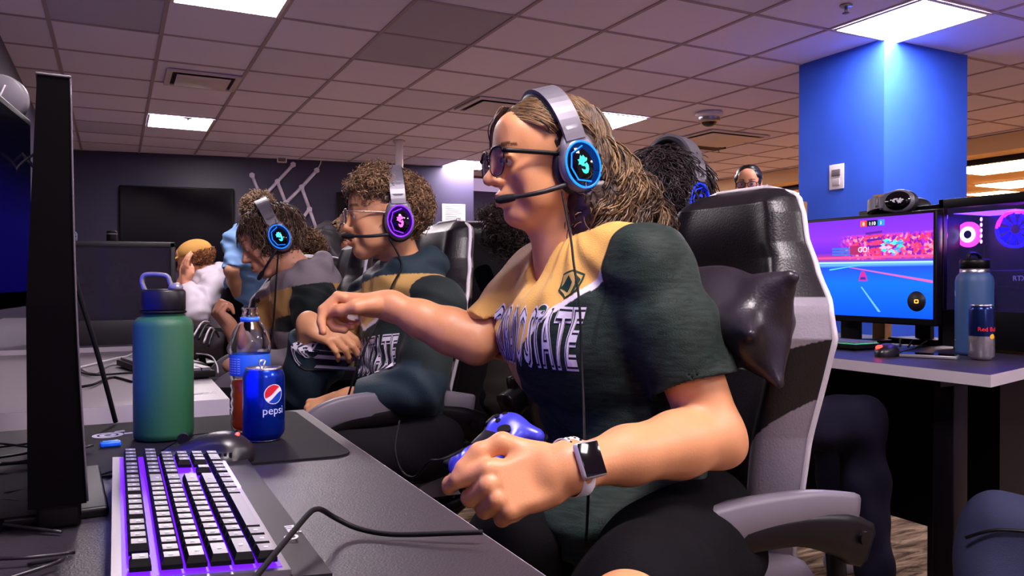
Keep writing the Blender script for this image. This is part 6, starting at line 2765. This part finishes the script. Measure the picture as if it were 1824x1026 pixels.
def build_person(label, f, nb, sh, el, wr, pelv, hands=None, knees=None, ankles=None, h=.006, skin='c98d68', top=None, topcol='30343c', rs_=(.06, .05, .045),
                 pants='17141a', chest=.112, wid=1.4, seed=1, folds=.004, sleeve_end=1.0, loc=None, eyes=True, hood=None, lean=None, top_name='jacket', group=None, shoes='2a2628', arm=1.0, cuff_r=.036):
    """sh, el, wr: pairs (left, right) in world space"""
    p = thing('person', label, 'person', (pelv[0], pelv[1], 0), group=group)
    inv = np.array(wmat(p).inverted())
    base = np.array(lin(skin))
    ydir = nrm(sh[0] - sh[1])
    allp = [f.o, nb, pelv, *sh, *el, *wr]
    if hands:
        allp += [q[0].o + q[0].x * .15 for q in hands if q]
    allp = np.array(allp)
    s = SDF(np.minimum(allp.min(0) - .07, f.o - .14), np.maximum(allp.max(0) + .07, f.o + .16), h)
    head_sdf(s, f, neck_to=nb)
    s.cap(lerp(nb, pelv, .12), pelv, chest * .8, chest * .8, k=.03, sq=(ydir, wid))
    for i in (0, 1):
        s.cap(nb, sh[i], .04, .045, k=.04)
        s.chain([sh[i], el[i], lerp(el[i], wr[i], .4), wr[i]], [.048 * arm, .040 * arm, .038 * arm, .026 * arm], k=.02)
        if hands and hands[i]:
            hf, cu, th = hands[i]
            s.cap(wr[i], hf(-.01, 0, 0), .025, .022, k=.02)
            hand_sdf(s, hf, 1 if i else -1, cu, th, k=.97 * f.s)
        else:
            s.ell(wr[i] + nrm(wr[i] - el[i]) * .06, (.045, .04, .03), k=.02)
    s.build('body', m_skin, p, skin_col(f, base))
    if eyes:
        add_eyes(p, f, inv)
    # garment
    s = SDF(allp.min(0) - .12, allp.max(0) + .12, h * 1.05)
    s.cap(lerp(nb, pelv, .14), pelv, chest, chest * 1.08, sq=(ydir, wid))
    nbj = nb - nrm(nb - pelv) * .035
    for i in (0, 1):
        s.cap(nbj, sh[i], rs_[0] * .85, rs_[0], k=.05)
        end = lerp(el[i], wr[i], (sleeve_end - 1)) if sleeve_end > 1 else lerp(sh[i], el[i], sleeve_end)
        if sleeve_end > 1:
            s.cap(sh[i], el[i], rs_[0], rs_[1], k=.03)
            s.cap(el[i], end, rs_[1], rs_[2], k=.03, flat=True)
        else:
            s.cap(sh[i], end, rs_[0], rs_[1], k=.03, flat=True)
    ax = nrm(nb - pelv)
    s.cap(nb - ax * .01, nb + ax * .2, .060, .085, k=.01, op='-')
    if hood:
        hood(s)
    n1, n2 = wnoise(seed, 30, 5), wnoise(seed + 7, 75, 5)
    s.displace(lambda x, y, z: folds * np.sin(65 * z + 40 * x + 2.5 * n1(x, y, z)) * .7 + folds * .5 * n2(x, y, z))
    V, Q = s.mesh(1)
    if top is None:
        cc = np.tile(np.array(lin(topcol)), (len(V), 1))
    else:
        cc = top(V)
    Vl = V @ inv[:3, :3].T + inv[:3, 3]
    g = link(top_name, np_mesh(top_name, Vl, Q, True, cc), m_cloth, p)
    if knees is not None:
        hips = [pelv + ydir * .09, pelv - ydir * .09]
        leg_pants('trousers', p, inv, hips, knees, ankles, lin(pants), (.092, .068, .048), h=.010, seed=seed)
        for i in (0, 1):
            shoe(p, inv, ankles[i], ankles[i] - hips[i] + nrm(f.x * [1, 1, 0]) * .6, lin(shoes))
    return p, inv, g


def ground(q, z=.08):
    q = np.array(q, float)
    q[2] = z
    return q


def seated_legs(pelv, fw, ydir, spread=.12, shin=.05):
    fw = nrm(np.array([fw[0], fw[1], 0]))
    kn = [pelv + fw * .42 + ydir * spread - [0, 0, .02], pelv + fw * .42 - ydir * spread - [0, 0, .02]]
    an = [ground(k + fw * shin) for k in kn]
    return kn, an


FIST = [(1.1, 1.3, .7), (1.2, 1.4, .7), (1.25, 1.4, .7), (1.3, 1.4, .7)]
TH = [(.015, .028, -.012), (.045, .043, -.022), (.075, .035, -.030), (.098, .024, -.034)]

# ---- curly haired player in thin glasses
H2 = Frame(P(686, 386, 2.20), dirc(-.96, -.02, -.26), (0.02, 0.03, 1), .99)
nb2 = P(722, 486, 2.24)
sh2 = (P(778, 545, 2.08), P(668, 530, 2.40))
el2 = (P(748, 690, 2.02), P(538, 690, 2.30))
wr2 = (P(622, 712, 2.02), P(548, 588, 2.20))
pv2 = P(722, 775, 2.16)
y2 = nrm(sh2[0] - sh2[1])
T2 = Frame((sh2[0] + sh2[1]) / 2, np.cross(y2, nrm(nb2 - pv2)), nrm(nb2 - pv2))
hf2 = Frame(P(556, 576, 2.19), dirc(.86, -.42, -.25), dirc(.30, .55, -.75))
hd2 = Frame(wr2[0] + dirc(-.9, -.2, 0) * .02, dirc(-.95, -.25, 0), dirc(0, .8, -.6))


def top2(V):
    L = (V - T2.o) @ T2.R
    x, y, z = L[:, 0], L[:, 1], L[:, 2]
    c = np.tile(np.array(lin('222b2b')), (len(V), 1))
    gold = (z > -.085 + .35 * np.abs(y)) & (np.abs(y) < .185) & (z < .075)
    c[gold] = lin('cfa460')
    right = (y < -.12) & (z > -.22)
    c[right & (y > -.2)] = lin('cfa460')
    def past(a, b_, fr, rad):
        u_ = nrm(b_ - a)
        t_ = (V - a) @ u_
        dd = np.linalg.norm(V - a - np.outer(t_, u_), axis=1)
        return (t_ > fr * np.linalg.norm(b_ - a)) & (dd < rad)
    fore = np.zeros(len(V), bool)
    for e_, w_ in zip(el2, wr2):
        u_ = nrm(w_ - e_)
        t_ = (V - e_) @ u_
        fore |= (t_ > -.02) & (np.linalg.norm(V - e_ - np.outer(t_, u_), axis=1) < .085)
    hoodm = (z > .05) | past(sh2[0], el2[0], .82, .12) | past(sh2[1], el2[1], .6, .12) | fore
    c[hoodm] = lin('263540')
    w = (np.abs(z - (-.085 + .35 * np.abs(y))) < .006) & (np.abs(y) < .185) & (x > 0) & (z < .05)
    c[w] = lin('d8ccd0')
    return c


def hood2(s):
    q = Frame(nb2, T2.x, T2.z)
    s.chain([q(.085, .03, -.045), q(.05, .085, -.01), q(-.03, .095, .015), q(-.09, .05, .01), q(-.10, -.02, .005)], [.026, .034, .040, .046, .045], k=.02)
    s.chain([q(.085, -.03, -.045), q(.05, -.085, -.01), q(-.03, -.09, .01), q(-.10, -.02, .005)], [.026, .032, .038, .045], k=.02)
    s.ell(q(-.11, .02, -.035), (.05, .085, .07), q.R, k=.03)


kn2, an2 = seated_legs(pv2, -RT * .8 - FW * .45, y2)
p2, INV2, g2 = build_person('player with curly brown hair and thin glasses, hoodie under a green and gold jersey', H2, nb2, sh2, el2, wr2, pv2,
                            hands=[(hd2, FIST, TH), (hf2, [(.35, .5, .3), (.45, .55, .35), (.55, .6, .4), (.6, .6, .4)], [(.015, .028, -.012), (.05, .045, -.015), (.085, .042, -.02), (.11, .03, -.026)])],
                            knees=kn2, ankles=an2, h=.004, skin='d69a70', top=top2, rs_=(.072, .064, .052), sleeve_end=1.86, seed=61, hood=hood2, folds=.0045, top_name='jersey_over_hoodie')
bv2 = obj_bvh(g2)
for lay, (mt, of_) in enumerate(((m_wprint, .002), (m_oprint, .0028), (m_wprint, .0036))):
    for txt, yc, w_ in (('COLORADO', -.07, .17), ('STATE', .075, .12)):
        cu = bpy.data.curves.new('lettering', 'FONT')
        cu.body = txt
        cu.size = .1
        cu.align_x = 'CENTER'
        cu.resolution_u = 2
        cu.offset = .003 * (2 - lay)
        cu.space_character = 1.12
        ob = bpy.data.objects.new('lettering', cu)
        C.objects.link(ob)
        bpy.context.view_layer.update()
        me = bpy.data.meshes.new_from_object(ob.evaluated_get(bpy.context.evaluated_depsgraph_get()))
        bpy.data.objects.remove(ob)
        xs = [v.co.x for v in me.vertices]
        for v in me.vertices:
            v.co.x *= w_ / (max(xs) - min(xs))
            v.co.y = (v.co.y - .036) * 1.3
        drape(me, bv2, T2.o, T2.R, yc, -.16, of_, 2, .015)
        place_local(me, INV2)
        link('printed_word', me, mt, g2)
rs = np.random.RandomState(7)
c0 = H2.o
scalp_base(H2, p2, INV2, lin('4a3628'), c0 - .2, c0 + .2, None, h=.005, off=.004, noise=.005, cut=lambda s: (s.ell(H2(.098, 0, -.03), (.068, .12, .105), H2.R, k=.015, op='-'), s.ell(H2(-.02, .13, -.012), (.055, .05, .065), H2.R, k=.01, op='-'), s.ell(H2(.045, 0, .0), (.06, .14, .052), H2.R, k=.01, op='-')), face=False)


def reg2(p, d):
    if p[2] < -.075 or (abs(p[0] + .028 - .05 * p[2]) < .019 and p[2] > .0):
        return False
    if (p[0] > .058 and p[2] < .048) or (p[0] > .0 and p[2] < .03):
        return False
    if abs(p[1]) > .06 and p[2] < .055 and p[0] > -.055:
        return False
    return True


pp, rr_, cc_ = curls(H2, 3000, rs, lin('5c4230'), lin('b48c64'), length=.027, hr=.0068, turns=1.7, region=reg2, droop=.15, K=17, r0=.0019, off=.003)
strands('hair', pp, rr_, cc_, p2, INV2)
pp, rr_, cc_ = curls(H2, 700, rs, lin('5c4230'), lin('c09a70'), length=.036, hr=.0085, turns=1.6, region=lambda p, d: reg2(p, d) and p[0] > .0 and p[2] > .07, droop=.1, K=17, r0=.0019, off=.016)
strands('hair', pp, rr_, cc_, p2, INV2)
headset('headset with glowing purple rings on the curly haired player', Frame(H2(-.028, 0, -.012), H2.x, H2.z, .95), ring='7a20ff', logo='ff50e0', mic_end=(.132, .062, -.050), w=.094, band_top=.150, tilt=.05)
eyeglasses('thin metal rimmed glasses on the curly haired player', H2, rim_r=.0014, mat=M('thin_gold_metal', 'c8b8b0', .25, .9), lens_mat=M('clear_lens', 'b8b0e0', .03, trans=.9, ior=1.25, spec=.7), w=.027, h=.020, shape=2.8, temple_r=.0017, xoff=.113)
cable('headset_cable', 'black cord hanging from the purple-lit headset down the jersey', [H2(.0, .095, -.07), P(715, 470, 2.1), P(698, 510, 2.06), P(680, 560, 2.02), P(650, 620, 1.98), P(628, 680, 1.96), P(612, 735, 1.97)], .0028)

# ---- dark haired player bent forward
H3 = Frame(P(482, 428, 2.86), dirc(-.86, -.42, -.28), nrm(UP * .9 - RT * .42), 1.0)
nb3 = P(536, 492, 2.88)
sh3 = (P(560, 545, 2.74), P(492, 535, 3.05))
el3 = (P(566, 648, 2.66), P(462, 648, 2.95))
wr3 = (P(452, 650, 2.66), P(422, 606, 2.82))
pv3 = P(566, 700, 2.86)
y3 = nrm(sh3[0] - sh3[1])
T3 = Frame((sh3[0] + sh3[1]) / 2, np.cross(y3, nrm(nb3 - pv3)), nrm(nb3 - pv3))
hf3 = Frame(P(414, 590, 2.80), dirc(-.55, .75, -.2), dirc(-.7, -.2, -.65))


def top3(V):
    L = (V - T3.o) @ T3.R
    c = np.tile(np.array(lin('1c2424')), (len(V), 1))
    gold = (L[:, 2] > -.05) & (np.abs(L[:, 1]) < .16) & (L[:, 2] < .05)
    c[gold] = lin('c79c5c')
    c[(L[:, 1] < .02) & (L[:, 0] > .03) & (L[:, 2] > -.22) & (L[:, 2] < .03)] = lin('b89058')
    g = (L[:, 2] > .045) | ((V - el3[0]) @ nrm(wr3[0] - el3[0]) > -.04) & (V[:, 2] < el3[0][2] + .10)
    c[g] = lin('8a8088')
    return c


def hood3(s):
    q = Frame(nb3, T3.x, T3.z)
    s.chain([q(.07, .05, -.02), q(.02, .09, .01), q(-.06, .07, .03), q(-.09, .0, .02)], [.026, .032, .040, .045], k=.02)
    s.ell(q(-.10, .0, -.04), (.05, .085, .06), q.R, k=.03)


kn3, an3 = seated_legs(pv3, -RT * .8 - FW * .45, y3)
p3, INV3, g3 = build_person('dark haired player bent over the desk with a cyan-lit headset, grey hood showing', H3, nb3, sh3, el3, wr3, pv3,
                            hands=[None, (hf3, FIST, TH)], knees=kn3, ankles=an3, h=.0048, skin='cf9478', top=top3, rs_=(.070, .060, .050), sleeve_end=1.9, seed=71, hood=hood3, top_name='jersey_over_hoodie')


def mop(f, parent, inv, N, col, col2, seed, length=.05, wave=.006, r0=.002, region=None, off=.006, down=.7):
    """loose short hair: strands combed over the skull"""
    rs = np.random.RandomState(seed)
    P_, Rr, Cc = [], [], []
    K = 12
    t = np.linspace(0, 1, K)
    rad = np.array([.099, .078, .084]) + off
    cen = np.array([-.018, 0, .034])
    while len(P_) < N:
        d = rs.randn(3)
        d /= np.linalg.norm(d)
        p = cen + rad * d
        if p[2] < -.06 or (p[0] > .05 and p[2] < .075) or (region and not region(p, d)):
            continue
        fl = nrm(np.array([rs.normal(.0, .35) + .15 * (p[0] > 0), rs.normal(0, .35) + .5 * np.sign(p[1]) * (abs(p[1]) > .02), -down]))
        fl = nrm(fl - d * (fl @ d) * .85)
        L = length * rs.uniform(.6, 1.3)
        q = p[None] + fl[None] * (L * t)[:, None] + d[None] * (.010 * np.sin(t * 2.6))[:, None]
        ph = rs.uniform(0, 6.28)
        sd = nrm(np.cross(fl, d))
        q = q + sd[None] * (wave * np.sin(9 * t + ph) * t)[:, None]
        # stay outside the skull
        e = (q - cen) / rad
        ln = np.linalg.norm(e, axis=1, keepdims=True)
        q = np.where(ln < 1, cen + rad * e / ln, q)
        P_.append(f.o + f.s * (q @ f.R.T))
        Rr.append(r0 * (1 - .5 * t ** 2))
        m = rs.rand() ** 1.6
        Cc.append(np.asarray(lin(col)) * (1 - m) + np.asarray(lin(col2)) * m)
    return strands('hair', np.array(P_), np.array(Rr), np.array(Cc), parent, inv)


def cutter(f, mask=(.105, -.03), ear=True):
    def fn(s):
        s.ell(f(mask[0], 0, mask[1]), np.array((.055, .12, .100)) * f.s, f.R, k=.015, op='-')
        if ear:
            for y in (-1, 1):
                s.ell(f(.0, y * .115, -.045), np.array((.045, .045, .06)) * f.s, f.R, k=.01, op='-')
        s.box(f(.0, 0, -.135), np.array((.14, .14, .055)) * f.s, f.R, .01, k=.02, op='-')
    return fn


scalp_base(H3, p3, INV3, lin('1e1512'), H3.o - .2, H3.o + .2, None, h=.006, off=.003, noise=.004, cut=cutter(H3), face=False)
mop(H3, p3, INV3, 2400, '33231d', '8a6c56', 31, length=.055, wave=.005, r0=.0021, off=.008, region=lambda p, d: abs(p[0] + .028) > .022 or p[2] < .0)
headset('headset with a cyan mark on the bent dark haired player', Frame(H3(-.028, 0, -.008), H3.x, H3.z, .98), ring='1060e0', logo='30e0ff', mic_end=(.110, .055, -.10), w=.094, band_top=.148)
cable('headset_cable', 'black cord from the cyan-lit headset down the bent player\'s chest', [H3(0, .095, -.07), P(492, 500, 2.72), P(488, 560, 2.7), P(480, 620, 2.68)], .0032)

# ---- player in a tan cap
H4 = Frame(P(347, 462, 4.9), dirc(-.93, -.30, -.15), (0, 0, 1), 1.0)
nb4 = P(372, 488, 4.92)
sh4 = (P(380, 512, 4.78), P(345, 508, 5.08))
el4 = (P(352, 558, 4.62), P(322, 560, 4.9))
wr4 = (P(332, 506, 4.72), P(322, 512, 4.82))
pv4 = P(382, 606, 4.92)
y4 = nrm(sh4[0] - sh4[1])
h4a = Frame(P(331, 500, 4.72), dirc(-.05, .98, -.1), dirc(-.6, .05, -.8))
h4b = Frame(P(322, 505, 4.84), dirc(.05, .98, -.1), dirc(-.9, .05, -.4))
FLAT = [(.3, .3, .2)] * 4
kn4, an4 = seated_legs(pv4, -RT * .8 - FW * .45, y4)


def hood4(s):
    q = Frame(nb4, nrm(np.cross(y4, (0, 0, 1))), (0, 0, 1))
    s.chain([q(.06, .06, -.01), q(-.03, .08, .02), q(-.08, 0, .03), q(-.03, -.08, .02)], [.03, .036, .045, .036], k=.02)


p4, INV4, g4 = build_person('player in a tan cap and white hooded sweatshirt, hands over the face', H4, nb4, sh4, el4, wr4, pv4, hands=[(h4a, FLAT, TH), (h4b, FLAT, TH)],
                            knees=kn4, ankles=an4, h=.0075, skin='cf9072', topcol='b9b0ba', pants='5a545c', rs_=(.075, .066, .055), sleeve_end=1.9, seed=81, hood=hood4, folds=.006, top_name='hooded_sweatshirt')
mop(H4, p4, INV4, 500, '5a3018', 'a86838', 8, length=.03, r0=.003, region=lambda p, d: p[2] < .045 and p[0] < .0)
s = SDF(H4.o - .22, H4.o + .24, .006)
s.ell(H4(-.012, 0, .045), (.108, .088, .078), H4.R)
s.box(H4(0, 0, -.04), (.2, .2, .068), H4.R, op='-', k=.004)
s.ell(H4(.130, 0, .034), (.080, .068, .013), H4.R, k=.012)
V, Q = s.mesh(1)
link('cap', np_mesh('cap', V @ INV4[:3, :3].T + INV4[:3, 3], Q, True, np.tile(np.array(lin('b8894a')), (len(V), 1))), m_plain, p4)

# ---- person in a pale blue shirt leaning over the desk behind
H5 = Frame(P(458, 384, 4.62), dirc(-.75, -.25, .6), (0, 0, 1), 1.0)
nb5 = P(452, 414, 4.66)
sh5 = (P(418, 432, 4.6), P(486, 432, 4.72))
el5 = (P(412, 482, 4.5), P(492, 488, 4.66))
wr5 = (P(424, 530, 4.66), P(480, 532, 4.8))
pv5 = P(455, 530, 4.78)
p5, INV5, g5 = build_person('standing person in a pale blue shirt, back turned, behind the bent player', H5, nb5, sh5, el5, wr5, pv5, h=.008, skin='b8866a', topcol='5f7fa8', pants='0e0b12',
                            knees=[ground(pv5 + [-.1, 0, 0], .48), ground(pv5 + [.1, 0, 0], .48)], ankles=[ground(pv5 + [-.1, .05, 0]), ground(pv5 + [.1, .05, 0])], seed=91, folds=.008, sleeve_end=.98, wid=1.25, chest=.13, eyes=False, top_name='shirt')
scalp_base(H5, p5, INV5, lin('3a2a20'), H5.o - .2, H5.o + .2, None, h=.007, off=.010, noise=.006, cut=cutter(H5), face=False)
pp, rr_, cc_ = curls(H5, 700, rs, lin('4a3628'), lin('8a6a4c'), length=.03, hr=.006, turns=1.3, region=lambda p, d: p[2] > -.05 and not (p[0] > .05 and p[2] < .06), K=10, r0=.0028, off=.008)
strands('hair', pp, rr_, cc_, p5, INV5)

# ---- person in a white and black jacket bending down in the back
H6 = Frame(P(622, 420, 5.0), dirc(.55, -.75, -.3), dirc(.75, .55, 0), 1.0)
nb6 = P(598, 420, 5.02)
sh6 = (P(588, 428, 4.88), P(590, 418, 5.2))
el6 = (P(598, 468, 4.8), P(600, 470, 5.1))
wr6 = (P(612, 500, 4.8), P(618, 500, 5.1))
pv6 = P(528, 462, 5.1)


def top6(V):
    c = np.tile(np.array(lin('c9c2cc')), (len(V), 1))
    y6 = nrm(sh6[0] - sh6[1])
    d = (V - sh6[0]) @ nrm(wr6[0] - sh6[0])
    c[(np.linalg.norm(V - sh6[0], axis=1) < .17) | (d > .08)] = lin('141016')
    up_ = V[:, 2] > (nb6[2] + .035 + (V - nb6) @ nrm(pv6 - nb6) * -.35)
    c[up_] = lin('17131a')
    return c


p6, INV6, g6 = build_person('person in a white and black jacket bending forward near the back wall', H6, nb6, sh6, el6, wr6, pv6, h=.008, skin='c98d70', top=top6, pants='141018',
                            knees=[ground(pv6 + [0, -.1, 0], .45), ground(pv6 + [0, .1, 0], .45)], ankles=[ground(pv6 + [-.02, -.1, 0]), ground(pv6 + [-.02, .1, 0])], seed=95, folds=.007, sleeve_end=1.8, eyes=False)
scalp_base(H6, p6, INV6, lin('4a3426'), H6.o - .2, H6.o + .2, None, h=.007, off=.010, noise=.005, cut=cutter(H6), face=False)
mop(H6, p6, INV6, 500, '4a3426', '8a6848', 15, length=.05, r0=.003, off=.012)

# ---- player with dark curls and blue-lit headset, seen behind the neck of the nearest one
H7 = Frame(P(912, 432, 3.05), dirc(.45, -.05, .9), (0, 0, 1), 1.0)
nb7 = P(912, 492, 3.1)
sh7 = (P(866, 512, 3.2), P(962, 515, 3.0))
el7 = (P(850, 610, 3.2), P(990, 610, 3.0))
wr7 = (P(880, 640, 3.4), P(985, 640, 3.25))
pv7 = P(915, 705, 3.05)
y7 = nrm(sh7[0] - sh7[1])
kn7, an7 = seated_legs(pv7, RT * .45 + FW * .9, y7)
p7, INV7, g7 = build_person('player with a mass of dark curls and a small blue-lit headset, back turned', H7, nb7, sh7, el7, wr7, pv7, knees=kn7, ankles=an7, h=.007, skin='8a5c44', topcol='3a3430', seed=101, sleeve_end=1.9, eyes=False, top_name='sweatshirt')
scalp_base(H7, p7, INV7, lin('120c0d'), H7.o - .24, H7.o + .24, None, h=.007, off=.02, noise=.008, cut=cutter(H7, ear=False), face=False)
pp, rr_, cc_ = curls(H7, 1700, rs, lin('150e0e'), lin('4a3630'), length=.05, hr=.009, turns=1.8, region=lambda p, d: p[2] > -.085 and not (p[0] > .05 and p[2] < .06), K=14, r0=.0022, off=.018)
strands('hair', pp, rr_, cc_, p7, INV7)
headset('small blue-lit headset on the player with a mass of dark curls', Frame(H7(0, 0, -.01), H7.x, H7.z), ring='1a70ff', logo='2a9aff', mic=True, w=.128, band_top=.16)

# ---- player with dark wavy hair and silver headband, back to the big chair
H8 = Frame(P(1192, 352, 2.28), dirc(.80, -.10, .58), (0, 0, 1), 1.06)
nb8 = P(1188, 440, 2.26)
sh8 = (P(1140, 490, 2.42), P(1235, 490, 2.1))
el8 = (P(1180, 620, 2.5), P(1300, 640, 2.08))
wr8 = (P(1330, 640, 2.6), P(1420, 660, 2.2))
pv8 = P(1245, 745, 2.24)
kn8 = [P(1470, 742, 2.62), P(1530, 752, 2.20)]
an8 = [ground(kn8[0] + [.12, .02, 0]), ground(kn8[1] + [.08, 0, 0])]
p8, INV8, g8 = build_person('player with thick dark wavy hair, back turned, dark jeans under the right desk', H8, nb8, sh8, el8, wr8, pv8, knees=kn8, ankles=an8, h=.006, skin='b88468', topcol='1a1720', pants='141222', seed=111, sleeve_end=1.85, eyes=False, top_name='sweatshirt', shoes='8a828a')
scalp_base(H8, p8, INV8, lin('0f0a0c'), H8.o - .24, H8.o + .24, lambda s: s.chain([H8(-.06, 0, .02), H8(-.085, 0, -.04), H8(-.075, 0, -.085)], [.08, .065, .04], k=.04, sq=(H8.y, 1.15)), h=.006, off=.010, noise=.007, cut=cutter(H8, ear=False), face=False)
mop(H8, p8, INV8, 2400, '120c0e', '4a3a3c', 41, length=.075, wave=.010, r0=.0026, off=.013, region=lambda p, d: abs(p[0] + .005) > .020 or p[2] < .0)
headset('headset with a silver band and a deep blue ring on the dark wavy hair', Frame(H8(-.005, 0, -.006), H8.x, H8.z, 1.08), ring='1430ff', logo='1a28c0', mic=False, w=.094, band_top=.158)

# ---- man in glasses far behind
H9 = Frame(P(1333, 328, 5.3), dirc(-.38, -.12, -.92), (0, 0, 1), 1.04)
nb9 = P(1336, 366, 5.36)
sh9 = (P(1382, 392, 5.28), P(1290, 392, 5.42))
el9 = (P(1392, 470, 5.2), P(1280, 470, 5.4))
wr9 = (P(1384, 540, 5.1), P(1290, 540, 5.3))
pv9 = P(1338, 545, 5.38)
p9, INV9, g9 = build_person('man with short black hair and glasses standing far behind the big chair', H9, nb9, sh9, el9, wr9, pv9, h=.007, skin='c48a6c', topcol='2a2a38', pants='1a1820',
                            knees=[ground(pv9 + RT * .1, .46), ground(pv9 - RT * .1, .46)], ankles=[ground(pv9 + RT * .1), ground(pv9 - RT * .1)], seed=121, sleeve_end=.7, top_name='shirt')
scalp_base(H9, p9, INV9, lin('0e0a0c'), H9.o - .2, H9.o + .2, None, h=.006, off=.010, noise=.003, cut=lambda s: (s.ell(H9(.125, 0, -.050), (.062, .12, .110), H9.R, k=.01, op='-'), s.box(H9(0, 0, -.09), (.14, .14, .085), H9.R, op='-', k=.02)), face=False)
eyeglasses('dark rimmed glasses on the man far behind the big chair', H9, rim_r=.0022, lens_mat=M('clear_lens', 'b8b0e0', .03, trans=.9, ior=1.25, spec=.7), w=.027, h=.019)

# ---- brown curls of a player low between the middle chairs
H10 = Frame(P(545, 455, 4.1), dirc(.2, -.1, .95), (0, 0, 1), 1.0)
nb10 = P(548, 492, 4.14)
sh10 = (P(518, 506, 4.2), P(580, 506, 4.1))
el10 = (P(510, 560, 4.2), P(590, 560, 4.1))
wr10 = (P(525, 585, 4.4), P(585, 585, 4.3))
pv10 = P(552, 640, 4.15)
y10 = nrm(sh10[0] - sh10[1])
kn10, an10 = seated_legs(pv10, RT * .3 + FW * .95, y10)
p10, INV10, g10 = build_person('seated player with tight brown curls seen between the two middle players', H10, nb10, sh10, el10, wr10, pv10, knees=kn10, ankles=an10, h=.009, skin='a8745a', topcol='17131a', seed=131, sleeve_end=1.9, eyes=False, top_name='sweatshirt')
scalp_base(H10, p10, INV10, lin('2a1c16'), H10.o - .22, H10.o + .22, None, h=.008, off=.012, noise=.006, cut=cutter(H10, ear=False), face=False)
pp, rr_, cc_ = curls(H10, 800, rs, lin('4a3222'), lin('9a7048'), length=.035, hr=.007, turns=1.4, region=lambda p, d: p[2] > -.08 and not (p[0] > .05 and p[2] < .06), K=10, r0=.003, off=.012)
strands('hair', pp, rr_, cc_, p10, INV10)
